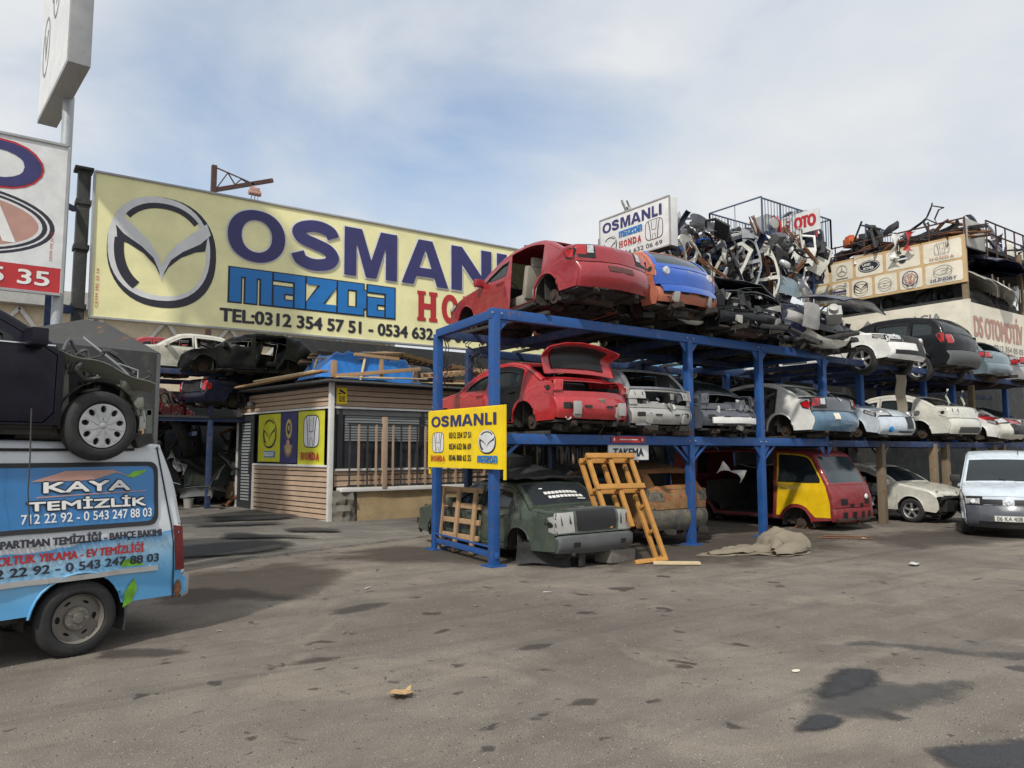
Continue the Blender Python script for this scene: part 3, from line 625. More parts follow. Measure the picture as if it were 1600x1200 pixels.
    def strip_rear(s, m, beam=None, deep=.10):
        """the bare inner panel a missing bumper leaves: pressed steel, openings, vents, brackets and a crash bar"""
        b = MB(); s.band(b, 'rear_bumper', 0, .9, ins=deep, t=.02); x0 = s.T('rear_bumper', .3, 0, 0, deep)[0]
        o = b.build('rear_panel', m, s.root)
        d = MB()
        for sg in (1, -1):
            fn = lambda x, y, o_: s.T('rear_bumper', y, sg*x, -deep+.004+o_)
            d.poly(rrect(.66, .18, .86, .5, .05), fn, 0); d.poly(ell(.52, .3, .03, .08, 12), fn, 0); d.poly(rrect(.2, .3, .4, .42, .03), fn, 0)
        d.build('panel_opening', M['trim'], o)
        for sg in (1, -1):
            v = MB(); fn = lambda x, y, o_: s.T('rear_bumper', y, sg*x, -deep+.012+o_)
            v.prism(rrect(.5, .34, .64, .8, .03), fn, -.01, .05, 0); v.build('bracket', M['primer'], o)
        if beam:
            v = MB(); p = [s.T('rear_bumper', .55, q, 0, 0) for q in (-.8, -.4, 0, .4, .8)]
            for a, c in zip(p, p[1:]): v.bar(a, c, .05, .12)
            v.build('bumper_beam', beam, s.root, bevel=.01)
    def boot_frame(s, m, nm='boot_lid'):
        """the bare opening a missing boot lid leaves: lower lip, two side columns, a dark well"""
        b = MB(); s.band(b, nm, .86, .99, -.97, .97, ins=.05, ns=12)
        for a, e in ((-.985, -.80), (.80, .985)): s.band(b, nm, .04, .88, a, e, ins=.02, ns=5)
        s.band(b, nm, .0, .08, -.76, .76, ins=.03, ns=8); o = b.build('boot_surround', m, s.root)
        b = MB(); w_ = s.sp['w0']-.2; xr = s.T(nm, .9, 0)[0]+.06; z0 = .55
        b.add([s.D(p) for p in ((xr, -w_, z0), (xr, w_, z0), (xr+.9, w_, z0), (xr+.9, -w_, z0), (xr+.9, w_, .95), (xr+.9, -w_, .95))], [(0, 1, 2, 3), (3, 2, 4, 5)])
        for q in (-1, 1): b.add([s.D(p) for p in ((xr, q*w_, z0), (xr+.9, q*w_, z0), (xr+.9, q*w_, .95), (xr, q*w_, .9))], [(0, 1, 2, 3)])
        b.build('boot_well', M['trim'], s.root)
        r_ = random.Random(s.seed); b = MB()
        for k in range(7): b.box(s.D((xr+r_.uniform(.1, .5), r_.uniform(-.5, .5), z0+.1)), (r_.uniform(.08, .3), r_.uniform(.08, .3), r_.uniform(.1, .25)), Matrix.Rotation(r_.uniform(0, 3), 3, 'Z'))
        b.build('boot_junk', M['primer'], s.root, bevel=.015)
    def junk(s, end=-1, n=22, z0=.34, z1=.85, mats=('primer', 'plastic', 'rust')):
        """bent plates, brackets and loose wiring that show where outer panels are gone"""
        r_ = random.Random(s.seed*31+end); xe = end*(s.hl-.12)
        b = MB()
        for k in range(n):
            x, y, z = xe-end*r_.uniform(0, .4)*(1 if k % 2 else .3), r_.uniform(-.74, .74), r_.uniform(z0, z1)
            w_, h_ = r_.uniform(.05, .26), r_.uniform(.04, .18); rot = Euler((r_.uniform(-.6, .6), r_.uniform(-.6, .6), r_.uniform(-.5, .5))).to_matrix(); c = Vector((x, y, z)); i0 = len(b.f); mi = r_.randrange(3)
            b.grid(lambda u, v: tuple(c+rot @ Vector((.03*math.sin(u*5+k), (u-.5)*w_, (v-.5)*h_+.02*math.sin(v*4+k)))), 3, 2, mi); b.thicken(.008, i0)
        b.v = [s.D(p) for p in b.v]; b.build('torn_metal', [M[q] for q in mats], s.root, sharp=50)
        b = MB()
        for k in range(5):
            x, y, z = xe-end*r_.uniform(0, .2), r_.uniform(-.7, .7), r_.uniform(z0+.1, z1); P = [(x, y, z)]
            for j in range(5): x += r_.uniform(-.06, .06); y += r_.uniform(-.16, .16); z -= r_.uniform(.0, .14); P.append((x, y, z))
            b.tube([s.D(p) for p in spline3(P)], .008, 5)
        b.build('wiring', M['rope'], s.root)
    def lamp_holes(s, m, lim=0):
        """inner metal where a tail lamp is missing"""
        nm, t0, t1, s0, pg = s.sp['tail']
        for sg in (1, -1):
            s0 = max(s0, lim); l = MB(); s.side(l, 'tail', pg, [], sg, off=.006, t=.01); s.band(l, nm, t0, t1, min(sg*s0, sg*.985), max(sg*s0, sg*.985), off=.006, ns=6, nt=4, t=.01)
            ft = lambda x, y, o_: s.T(nm, t0+(t1-t0)*y, sg*(s0+(.985-s0)*x), .008+o_)
            r_ = random.Random(s.seed*5+sg)
            for q in (0, 3): l.poly(dens([(.1+.16*q+r_.uniform(0, .1), r_.uniform(.1, .5)), (.2+.16*q, r_.uniform(.1, .3)), (.24+.14*q, r_.uniform(.5, .8)), (.12+.16*q, r_.uniform(.6, .9))], .2), ft, 1)
            cx = sum(p[0] for p in pg)/len(pg); cz = sum(p[1] for p in pg)/len(pg)
            fn = lambda x, y, o_: s.S(x, y, sg, .008+o_)
            l.poly(ell(cx, cz, .07, .045, 14), fn, 1); l.poly(ell(cx+.1, cz+.02, .02, .02, 8), fn, 1)
            l.build('lamp_recess', [m, M['trim']], s.root)

def winged(mb, fn, silver, dark, base=.0):
    """an upright oval ring holding a pair of spread wings, in a -1..1 box"""
    if dark is not None:
        mb.poly(ell(.02, -.02, 1.0, 1.0, 44, p=2.25), fn, dark, [ell(.0, .02, .86, .86, 44, p=2.25)], base)
    mb.poly(ell(-.035, .04, .935, .935, 44, p=2.25), fn, silver, [ell(.0, .02, .83, .83, 44, p=2.25)], base)
    if dark is not None:
        mb.poly(ell(0, 0, .86, .87, 20, 42, 140, 2.2)+ell(0, .0, .76, .77, 20, 42, 140, 2.2)[::-1], fn, dark, (), base)
        mb.poly(ell(0, 0, .86, .87, 16, 172, 236, 2.2)+ell(.03, .02, .72, .74, 16, 172, 236, 2.2)[::-1], fn, dark, (), base)
        for q in (1, -1): mb.poly([(q*x, y) for x, y in ((-.84, .36), (-.62, .30), (-.3, .10), (-.1, -.12), (0, -.34), (0, -.50), (-.12, -.28), (-.34, -.08), (-.62, .06), (-.80, .10))][::q], fn, dark, (), base)
    for q in (1, -1): mb.poly([(q*x, y) for x, y in ((-.90, .42), (-.82, .62), (-.55, .40), (-.26, .16), (-.08, -.08), (0, -.28), (0, -.56), (-.05, -.36), (-.16, -.14), (-.38, .04), (-.70, .22))][::q], fn, silver, (), base)
def hbadge(mb, fn, line, fill=None):
    if fill is not None: mb.poly(ell(0, 0, 1, 1, 40, p=4.5), fn, fill)
    mb.poly(ell(0, 0, 1, 1, 40, p=4.5), fn, line, [ell(0, 0, .93, .94, 40, p=4.5)])
    for q in (1, -1):
        mb.poly([(q*x, y) for x, y in ((-.66, .88), (-.58, .88), (-.40, -.02), (-.34, -.90), (-.42, -.90), (-.48, -.1))][::q], fn, line)
        mb.poly([(q*x, y) for x, y in ((-.34, .88), (-.28, .88), (-.2, .02), (0, -.02), (0, -.06), (-.24, -.04))][::q], fn, line)
        mb.poly([(q*x, y) for x, y in ((-.24, -.90), (-.19, -.90), (-.12, -.44), (0, -.38), (0, -.42), (-.17, -.46))][::q], fn, line)

def wheel_parts(root, c, sg, kind, r, steer=0, w_=.2):
    """a tyre with its rim, axle along the car's y, outer face towards sg"""
    ax = Vector((math.sin(R(steer))*-sg*1, sg*math.cos(R(steer)), 0)); c = Vector(c)
    t = MB(); ri = r*.64; h = w_/2
    t.lathe([(ri, -h+.02), (ri+.03, -h), (r-.04, -h), (r-.008, -h+.03), (r, -h+.07), (r, h-.07), (r-.008, h-.03), (r-.04, h), (r-.055, h+.003), (ri+.03, h+.004), (ri+.012, h), (ri, h-.02), (ri, -h+.02)], c, ax, 36)
    ty = t.build('wheel', M['rubber'], root, sharp=50)
    m = MB(); up = Vector((0, 0, 1)); xx = up.cross(ax).normalized()
    fn = lambda x, y, o: c+xx*(x*ri)+up*(y*ri)+ax*(h-.015+o)
    if kind == 'alloy' or kind == 'alloy6':
        n = 5 if kind == 'alloy' else 6
        m.lathe([(ri, -h+.03), (ri*.93, -h+.05), (ri*.92, h-.03), (ri*.95, h-.01), (ri, h-.005)], c, ax, 36, 0); m.lathe([(0, -.02), (ri*.9, -.02)], c, ax, 24, 1)
        for k in range(n):
            a = R(90+360/n*k); ca, sa = math.cos(a), math.sin(a)
            P = [(.12, -.13), (.55, -.10), (.95, -.19), (.95, .19), (.55, .10), (.12, .13)]
            m.prism([(x*ca-y*sa, x*sa+y*ca) for x, y in P], fn, -.05, -.002-.0003*k, 0)
        m.lathe([(0, h), (ri*.12, h), (ri*.2, h-.015), (ri*.2, h-.06)], c, ax, 18, 0)
    elif kind == 'cover':
        m.lathe([(ri, -h+.03), (ri*.93, -h+.05), (ri*.92, h-.03), (ri, h-.005)], c, ax, 36, 1); m.lathe([(0, h-.07), (ri*.95, h-.06)], c, ax, 24, 1)
        holes = []
        for k in range(9):
            a = R(90+40*k); ca, sa = math.cos(a), math.sin(a)
            holes.append([((x*ca-y*sa), (x*sa+y*ca)) for x, y in ell(.74, 0, .165, .125, 12)])
        holes += [ell(.27*math.cos(R(a)), .27*math.sin(R(a)), .05, .05, 8) for a in (0, 90, 180, 270)]
        vs, fs = cdt(ell(0, 0, .98, .98, 48), holes, .16)
        m.prism(ell(0, 0, .98, .98, 48), fn, -.03, .012, 0, holes); m.lathe([(0, h+.006), (ri*.10, h+.005), (ri*.15, h-.001)], c, ax, 18, 0)
        for k in range(9):
            a = R(110+40*k); m.bar(fn(.2*math.cos(a), .2*math.sin(a), .006), fn(.88*math.cos(a), .88*math.sin(a), .004), .03, .022, 0, up=ax)
    else:
        m.lathe([(ri, -h+.03), (ri*.95, -h+.05), (ri*.93, h-.06), (ri*.97, h-.015), (ri, h-.005)], c, ax, 36, 0)
        holes = [ell(.70*math.cos(R(a)), .70*math.sin(R(a)), .10, .15, 12) for a in (0, 180)]+[[(.70*math.cos(R(a))+x*math.cos(R(a))-y*math.sin(R(a)), .70*math.sin(R(a))+x*math.sin(R(a))+y*math.cos(R(a))) for x, y in ell(0, 0, .06, .14, 12)] for a in (60, 120, 240, 300)]
        m.prism(ell(0, 0, .93, .93, 40), lambda x, y, o: fn(x, y, o-.045), -.02, 0, 0, holes); m.lathe([(ri*.5, h-.058), (ri*.46, h-.03), (ri*.2, h-.028), (ri*.18, h-.005), (0, h-.003)], c, ax, 24, 0)
        m.lathe([(0, h-.09), (ri*.95, h-.09)], c, ax, 20, 1)
        for a in range(0, 360, 72): m.lathe([(0, h-.01), (.012, h-.01), (.013, h-.035)], c+xx*(ri*.36*math.cos(R(a)))+up*(ri*.36*math.sin(R(a))), ax, 6, 0)
    m.build('rim', [M['steelw'] if kind == 'steel' else (M['hub'] if kind == 'cover' else M['alu']), M['trim']], ty, sharp=30)
    return ty

# ---------------------------------------------------------------- ground
def ground_mat(name, c1, c2, c3, spot=.5, gscale=1.):
    m = bpy.data.materials.new(name); m.use_nodes = True; nt = m.node_tree; L = nt.links; b = nt.nodes['Principled BSDF']
    tc = NN(nt, 'ShaderNodeTexCoord'); P = tc.outputs['Object']
    def nz(sc, det=6, ro=.6, di=0.): 
        n = NN(nt, 'ShaderNodeTexNoise', i_Scale=sc, i_Detail=det, i_Roughness=ro, i_Distortion=di); L.new(P, n.inputs['Vector']); return n.outputs[0]
    def mixc(f, a, c):
        x = NN(nt, 'ShaderNodeMix', data_type='RGBA'); L.new(f, x.inputs[0]); L.new(a, x.inputs[6])
        if hasattr(c, '__len__'): x.inputs[7].default_value = (*c, 1)
        else: L.new(c, x.inputs[7])
        return x.outputs[2]
    big = ramp(nt, nz(.22, 5, .6, .4), [(.34, c1), (.5, c2), (.66, c3)])
    mid = ramp(nt, nz(1.1, 8, .68, .3), [(.38, 0), (.66, .55)])
    col = mixc(mid, big, tuple(c*.66 for c in c1))
    pat = ramp(nt, nz(.55, 7, .62, 1.0), [(.54, 0), (.64, .5)]); col = mixc(pat, col, (c3[0]*1.12, c3[1]*1.1, c3[2]*1.06))
    grit = ramp(nt, nz(90*gscale, 3, .7), [(.34, .75), (.52, 0)]); col = mixc(grit, col, (.045, .041, .038))
    vor = NN(nt, 'ShaderNodeTexVoronoi', i_Scale=52*gscale); L.new(P, vor.inputs['Vector'])
    peb = ramp(nt, vor.outputs['Distance'], [(.12, .85), (.27, 0)])
    gm = ramp(nt, nz(17, 2), [(.5, 0), (.62, 1)])
    mm = NN(nt, 'ShaderNodeMath', operation='MULTIPLY'); L.new(peb, mm.inputs[0]); L.new(gm, mm.inputs[1])
    col = mixc(mm.outputs[0], col, (.46, .43, .38))
    oil = ramp(nt, nz(2.3, 4, .55, .5), [(.655, 0), (.70, spot)]); col = mixc(oil, col, (.035, .030, .027))
    oil2 = ramp(nt, nz(7.5, 3, .5, .3), [(.69, 0), (.72, spot*.9)]); col = mixc(oil2, col, (.04, .033, .028))
    streak = NN(nt, 'ShaderNodeMapping'); streak.inputs['Rotation'].default_value = (0, 0, R(38)); streak.inputs['Scale'].default_value = (.12, 2.2, 1); L.new(P, streak.inputs[0])
    ns = NN(nt, 'ShaderNodeTexNoise', i_Scale=1.5, i_Detail=6, i_Roughness=.6); L.new(streak.outputs[0], ns.inputs['Vector'])
    col = mixc(ramp(nt, ns.outputs[0], [(.5, 0), (.68, .35)]), col, (.07, .062, .055))
    L.new(col, b.inputs['Base Color'])
    L.new(ramp(nt, nz(2.3, 4, .55, .5), [(.5, .92), (.70, .55)]), b.inputs['Roughness']); b.inputs['Specular IOR Level'].default_value = .35
    ad = NN(nt, 'ShaderNodeMath', operation='ADD'); L.new(nz(60*gscale, 5, .7), ad.inputs[0]); L.new(nz(4, 5), ad.inputs[1])
    bp = NN(nt, 'ShaderNodeBump', i_Strength=.45, i_Distance=.025); L.new(ad.outputs[0], bp.inputs['Height']); L.new(bp.outputs[0], b.inputs['Normal'])
    return m
M['asphalt'] = ground_mat('worn asphalt', (.165, .143, .12), (.243, .212, .178), (.295, .258, .215), .8)
M['concrete'] = ground_mat('yard concrete', (.13, .12, .108), (.20, .186, .165), (.27, .25, .22), .6, .6)
M['wet'] = mat('wet oily asphalt', (.035, .036, .040), rough=.42, dirt=.35, dcol=(.09, .09, .088), bump=.5, bscale=60, scale=5, spec=.5)
M['damp'] = mat('damp asphalt', (.075, .073, .070), rough=.5, dirt=.4, dcol=(.13, .12, .11), bump=.4, bscale=60, scale=6)
def soak(m, top=.9, sc=6.):
    nt = m.node_tree; L = nt.links; b = nt.nodes['Principled BSDF']; tc = NN(nt, 'ShaderNodeTexCoord'); at = NN(nt, 'ShaderNodeAttribute', attribute_name='inner')
    n = NN(nt, 'ShaderNodeTexNoise', i_Scale=sc, i_Detail=10, i_Roughness=.75); L.new(tc.outputs['Object'], n.inputs['Vector'])
    a = NN(nt, 'ShaderNodeMath', operation='MULTIPLY_ADD'); L.new(at.outputs['Fac'], a.inputs[0]); a.inputs[1].default_value = .55; L.new(n.outputs[0], a.inputs[2])
    L.new(ramp(nt, a.outputs[0], [(.50, 0), (.72, top*.55), (.95, top)]), b.inputs['Alpha']); return m
M['oil'] = soak(mat('oil stain', (.055, .046, .040), rough=.7, dirt=.3, dcol=(.10, .085, .07), bump=.3, bscale=60), .55, 9); soak(M['damp'], .85, 5); soak(M['wet'], .92, 5)
M['grime'] = soak(mat('oil soaked ground', (.075, .060, .048), rough=.8, dirt=.4, dcol=(.04, .034, .03), bump=.4, bscale=50, scale=3), .62, 2.2)
b = MB(); b.grid(lambda u, v: (-300+700*u, -250+650*v, 0), 14, 13); props(b.build('ground', M['asphalt']), None, None, None, 'structure')
b = MB(); AP0, AP1 = Vector((-9, 9.0, 0)), Vector((12.4, 15.3, 0))
def apr(u, v):
    e = AP0.lerp(AP1, u); y = e.y+(42-e.y)*v; n = noise.noise(Vector((u*40, 0, 1)))*.10 if v == 0 else 0
    return (e.x, y+n, .03+min(.22, .015*(y-e.y)) if v > 0 else .03)
b.grid(apr, 160, 24); b.grid(lambda u, v: (apr(u, 0)[0], apr(u, 0)[1]-.03*(1-v), .03*v-.005), 160, 1)
props(b.build('concrete_apron', M['concrete']), None, None, None, 'structure')
def stain(name, pts, m, z, seed, step=None):
    """an irregular sheet lying on the asphalt; the attribute «inner» tells how far a point lies from its rim"""
    P = spline(pts+pts[:1], .10)[:-1]; out = []
    cx = sum(p[0] for p in P)/len(P); cy = sum(p[1] for p in P)/len(P)
    for p in P:
        q = .10+noise.noise(Vector((p[0]*2.4, p[1]*2.4, seed)))*.24+noise.noise(Vector((p[0]*7, p[1]*7, seed)))*.12
        out.append((p[0]+(p[0]-cx)*q, p[1]+(p[1]-cy)*q))
    size = max(max(p[0] for p in out)-min(p[0] for p in out), max(p[1] for p in out)-min(p[1] for p in out)); step = step or max(.03, size/22)
    mb = MB(); V, F = cdt(out, [], step); mb.add([(x, y, z) for x, y in V], F, 0); o = mb.build(name, m); at = o.data.attributes.new('inner', 'FLOAT', 'POINT')
    n = len(out)
    for i, (x, y) in enumerate(V): at.data[i].value = min(1, min(segd((x, y), out[k-1], out[k]) for k in range(n))/(size*.13))
    return props(o, None, None, None, 'structure')
stain('puddle', [(4.27, 2.98), (4.57, 2.85), (4.87, 2.90), (5.07, 2.75), (5.57, 2.70), (5.92, 2.67), (6.32, 2.83), (6.17, 3.03), (5.97, 3.20), (6.12, 3.45), (5.82, 3.57), (5.42, 3.47), (5.02, 3.35), (4.72, 3.15)], M['damp'], .004, 1)
stain('oil_stain', [(4.32, 2.95), (4.62, 2.85), (4.87, 2.92), (4.82, 3.07), (4.52, 3.08)], M['wet'], .008, 2)
stain('oil_stain', [(5.17, 3.20), (5.72, 3.17), (6.07, 3.37), (5.92, 3.55), (5.42, 3.45), (5.12, 3.31)], M['wet'], .008, 3)
stain('puddle', [(6.6, 3.95), (7.0, 3.55), (7.2, 3.1), (7.45, 2.8), (7.8, 2.55), (7.75, 2.9), (7.4, 3.2), (7.2, 3.6), (6.9, 4.0)], M['damp'], .004, 4)
stain('puddle', [(4.75, 2.35), (5.15, 2.2), (5.5, 2.0), (5.3, 1.75), (4.9, 1.85), (4.6, 2.15)], M['wet'], .004, 5)
stain('oil_stain', [(.95, 7.5), (1.35, 7.25), (1.6, 7.3), (1.45, 7.55), (1.1, 7.75)], M['oil'], .004, 6)
stain('oil_stain', [(3.2, 7.95), (3.7, 7.95), (4.1, 8.2), (3.9, 8.35), (3.4, 8.2)], M['oil'], .004, 7)
stain('oil_stain', [(2.1, 6.35), (2.5, 6.25), (2.75, 6.3), (2.5, 6.45)], M['oil'], .004, 8)
stain('oil_stain', [(4.0, 5.6), (4.25, 5.5), (4.5, 5.6), (4.25, 5.72)], M['oil'], .004, 9)
stain('oil_stain', [(3.5, 4.2), (3.65, 4.1), (3.8, 4.18), (3.65, 4.28)], M['oil'], .004, 10)
for px, py, r_ in ((2.7, 6.9, .16), (3.9, 6.6, .12), (1.6, 6.2, .10), (2.2, 5.6, .08), (5.6, 6.4, .15), (6.5, 6.1, .13), (4.9, 4.4, .10), (3.0, 4.9, .07), (5.8, 5.2, .09), (7.5, 5.6, .12), (1.5, 4.9, .09), (4.2, 7.4, .2), (6.9, 7.2, .22), (3.3, 3.6, .06), (2.6, 3.9, .08), (1.4, 7.0, .08)):
    stain('oil_stain', [(px+.8*r_*(1+1.3*noise.noise(Vector((px*3, a*.013, 3))))*math.cos(R(a)), py+.8*r_*(.7+1.3*noise.noise(Vector((py*3, a*.013, 8))))*math.sin(R(a))) for a in range(0, 360, 36)], M['oil'], .004, px*5)
for pts, s_ in (([(7.2, 9.6), (8.6, 8.0), (10.6, 7.4), (13.0, 7.8), (15.5, 8.8), (15.8, 10.6), (12, 11.2), (9, 11.0)], 31), ([(4.6, 12.2), (6.2, 10.4), (7.6, 9.4), (7.9, 11), (6.6, 13)], 32), ([(1.8, 9.6), (3.4, 9.2), (4.6, 10.6), (3.9, 12.0), (2.4, 11.4)], 33), ([(14, 7.0), (17, 6.4), (19, 7.2), (17.5, 8.6), (15, 8.6)], 34)):
    stain('oil_stain', pts, M['grime'], .002, s_, .3)
r_ = random.Random(3)
for k in range(34):
    px, py = r_.uniform(.4, 9.5), 0; d_ = r_.uniform(2.6, 10.5); th = R(YAW+r_.uniform(-34, 33)); px, py = d_*math.cos(th), d_*math.sin(th); q = r_.uniform(.02, .06)
    if py > 9.2+px*.25 or (px < 2.4 and py > 6.2): continue
    stain('oil_stain', [(px+q*(1+1.4*noise.noise(Vector((k*1.7, a*.013, 3))))*math.cos(R(a)), py+q*(.8+1.4*noise.noise(Vector((k*1.7, a*.013, 8))))*math.sin(R(a))) for a in range(0, 360, 40)], M['oil'], .004, k*3.7, .05)
def crack(P, wd, seed):
    P = spline3([(p[0], p[1], 0) for p in P], 14); b = MB(); vs = []
    for i, p in enumerate(P):
        d = Vector(P[min(i+1, len(P)-1)])-Vector(P[max(0, i-1)]); d.normalize(); n = Vector((-d.y, d.x, 0)); j = .06*noise.noise(Vector((i*.45, seed, 0)))+.03*noise.noise(Vector((i*1.3, seed, 4)))
        q = Vector(p)+n*j; w_ = wd*(.35+abs(noise.noise(Vector((i*.3, seed, 9)))))*(1 if 0 < i < len(P)-1 else .1); vs += [q+n*w_+Vector((0, 0, .006)), q-n*w_+Vector((0, 0, .006))]
    b.add(vs, [(2*i, 2*i+1, 2*i+3, 2*i+2) for i in range(len(P)-1)]); props(b.build('crack', M['trim']), None, None, None, 'structure')
for k in range(12):
    e0, e1 = AP0.lerp(AP1, .5+k*.028), AP0.lerp(AP1, .5+(k+1)*.028); crack([(e0.x, e0.y-.05), ((e0.x+e1.x)/2, (e0.y+e1.y)/2+.02), (e1.x, e1.y-.05)], .014, 20+k)
def gravel(name, n, mk, seed, s0, s1):
    r_ = random.Random(seed); b = MB(); vs, fs = [], []
    while len(fs) < n*5:
        d_ = 1.7+10.5*r_.random()**1.5; th = R(YAW+r_.uniform(-37, 37)); x, y = d_*math.cos(th), d_*math.sin(th)
        if noise.noise(Vector((x*.8, y*.8, seed))) < r_.uniform(-.5, .35): continue
        q = r_.uniform(s0, s1)*(1+.06*d_); a = r_.uniform(0, 6.3); o = len(vs); h = q*r_.uniform(.35, .8)
        vs += [(x+q*r_.uniform(.6, 1.2)*math.cos(a+j*1.2566), y+q*r_.uniform(.6, 1.2)*math.sin(a+j*1.2566), .0) for j in range(5)]+[(x+q*.2, y+q*.1, h)]
        fs += [(o+j, o+(j+1) % 5, o+5) for j in range(5)]
    b.add(vs, fs); props(b.build(name, M[mk], smooth=False), None, None, None, 'stuff')
M['chip1'] = mat('pale stone chips', (.31, .285, .25), rough=.9, scale=3, var=.3); M['chip2'] = mat('dark stone chips', (.06, .055, .05), rough=.9, scale=3, var=.3)
gravel('gravel', 3800, 'chip1', 5, .0022, .0055); gravel('gravel', 3600, 'chip2', 6, .0025, .007)
for pts, s_ in (([(4.0, 15.3), (4.6, 15.0), (5.4, 14.6), (5.5, 14.9), (5.0, 15.5), (4.6, 16.2), (4.2, 16.0)], 21), ([(5.4, 15.9), (6.2, 15.3), (6.5, 15.5), (6.2, 16.2), (5.6, 16.4)], 22), ([(3.9, 17.6), (5.6, 17.3), (5.8, 17.8), (4.3, 18.2)], 23), ([(2.6, 13.2), (4.0, 13.1), (4.9, 13.9), (4.2, 14.9), (3.0, 14.6)], 24), ([(4.6, 18.6), (6.3, 18.4), (6.8, 19.6), (5, 20)], 25)):
    stain('puddle', pts, M['wet'], .04+max(0, .0145*(sum(p[1] for p in pts)/len(pts)-12.6))+.02, s_)

# ---------------------------------------------------------------- big pale billboard and its column
t = thing('billboard', 'huge pale yellow billboard with a winged oval emblem above the shack', 'billboard', (1.77, 18, 4.66), 0, None, 0, -.45)
BL, BH = 14.65, 3.2
b = MB(); b.box((BL/2, .16, BH/2), (BL, .30, BH)); b.build('panel', M['signyellow'], t)
b = MB()
for p, q in (((0, 0), (BL, 0)), ((BL, 0), (BL, BH)), ((BL, BH), (0, BH)), ((0, BH), (0, 0))): b.bar((p[0], .0, p[1]), (q[0], .0, q[1]), .05, .06, 0, (0, 1, 0))
b.build('frame', M['signgrey'], t, bevel=.008)
def fb(x, y, o): return (x, .004-o, y)
b = MB(); winged(b, lambda x, y, o: fb(1.40+1.14*x, 1.64+1.27*y, o), 0, 1); b.build('emblem', [M['inksilver'], M['ink']], t)
b = MB()
heavy_word(b, [('O', 2.80, 4.18), ('S', 4.33, 5.60), ('M', 5.74, 7.26), ('A', 7.40, 8.88), ('N', 8.98, 10.36), ('L', 10.56, 11.62), ('I', 11.84, 12.22)], 1.68, 1.28, fb, 0, 1)
b.build('lettering', [M['inkblue'], M['inkwhite']], t)
def blocklogo(mb, x0, y0, w_, h_, fn, mi, edge=None):
    """lower case logotype of heavy square strokes"""
    adv = [1.30, 1.02, 1.02, 1.02, 1.02]; tot = sum(adv)+.06*4; x = 0; P = []
    sh = [[(0, .76, 1.30, 1), (0, 0, .34, .76), (.48, 0, .82, .76), (.96, 0, 1.30, .76)],
          [(0, .78, 1.02, 1), (.68, 0, 1.02, .78), (0, .40, .62, .60), (0, 0, .34, .40), (.34, 0, .62, .20)],
          None, [(0, .78, .92, 1), (.0, 0, .34, .78), (.34, 0, .92, .22), (.68, .22, 1.02, .80)],
          [(0, .78, 1.02, 1), (.68, 0, 1.02, .78), (0, .40, .62, .60), (0, 0, .34, .40), (.34, 0, .62, .20)]]
    for a, q in zip(adv, sh):
        if q is None: P.append([(x, 1), (x+1.02, 1), (x+1.02, .78), (x+.56, .22), (x+1.02, .22), (x+1.02, 0), (x, 0), (x, .22), (x+.46, .78), (x, .78)][::-1])
        else: P += [rect(x+c[0], c[1], x+c[2], c[3]) for c in q]
        x += a+.06
    f2 = lambda p: (x0+p[0]/tot*w_, y0+p[1]*h_)
    if edge is not None:
        for q in P:
            cx = sum(p[0] for p in q)/len(q); cy = sum(p[1] for p in q)/len(q); g = .05
            mb.poly([f2((p[0]+math.copysign(g, p[0]-cx), p[1]+math.copysign(g*.8, p[1]-cy))) for p in q], fn, edge)
    for q in P: mb.poly([f2(p) for p in q], fn, mi, (), .006)
def sliver(mb, st, x0, y0, w_, h_, fn, mi):
    """slab serif capitals: heavy letters with little feet"""
    n = len(st)
    for k, ch in enumerate(st):
        a = x0+w_*k/n; lw = w_/n*.86; text(mb, ch, a+lw*.06, y0, lw*.88, h_, fn, mi, .05)
        for fx in ((.0, .42), (.58, 1.0)) if ch in 'HNA' else (((.0, .3),) if ch == 'D' else ()):
            for yy in (0, 1): 
                if ch == 'A' and yy: continue
                mb.poly(rect(a+lw*fx[0], y0+yy*(h_*.88), a+lw*fx[1], y0+yy*h_*.88+h_*.12), fn, mi, (), .007)
b = MB(); blocklogo(b, 2.88, .66, 4.32, .82, fb, 0, 1); b.build('logotype', [M['inkmid'], M['ink']], t)
b = MB(); sliver(b, 'HONDA', 7.90, .68, 3.7, .84, fb, 0); b.build('lettering', M['inkred'], t)
b = MB(); text(b, 'TEL:0312 354 57 51 - 0534 632 06 69 - 0546 808 65 55', 2.67, .16, 10.1, .33, fb, 0, .05); b.build('lettering', M['ink'], t)
b = MB(); 
fv = lambda x, y, o: fb(.16-y, x, o); text(b, 'CEYM 395 23 14', .22, 0, .85, .06, fv, 0, .01); b.build('lettering', M['inkred'], t)
t = thing('steel_column', 'black steel column holding the left end of the yellow billboard', 'column', (1.58, 18.35, 0))
b = MB(); b.box((0, 0, 3.95), (.24, .3, 7.9)); b.build('post', M['metalsheet'], t, bevel=.01)
b = MB(); b.box((-.02, -.05, 7.93), (.36, .42, .05)); b.build('cap_plate', M['metalsheet'], t)
for z in (4.9, 6.2, 7.2):
    b = MB(); b.box((0, 0, z), (.30, .38, .10)); b.build('bracket', M['metalsheet'], t)
t = thing('sign_bracket', 'blue steel frame between the white sign and the billboard column', 'frame', (1.02, 17.6, 0))
for p, q, w_ in (((-.02, 0, 4.2), (-.02, 0, 7.05), .12), ((.02, 0, 6.95), (.40, .6, 7.0), .10), ((0, 0, 4.75), (.42, .6, 4.8), .16), ((.0, 0, 4.45), (.4, .6, 4.4), .08)):
    b = MB(); b.bar(p, q, w_); b.build('beam', M['rackdark'], t)
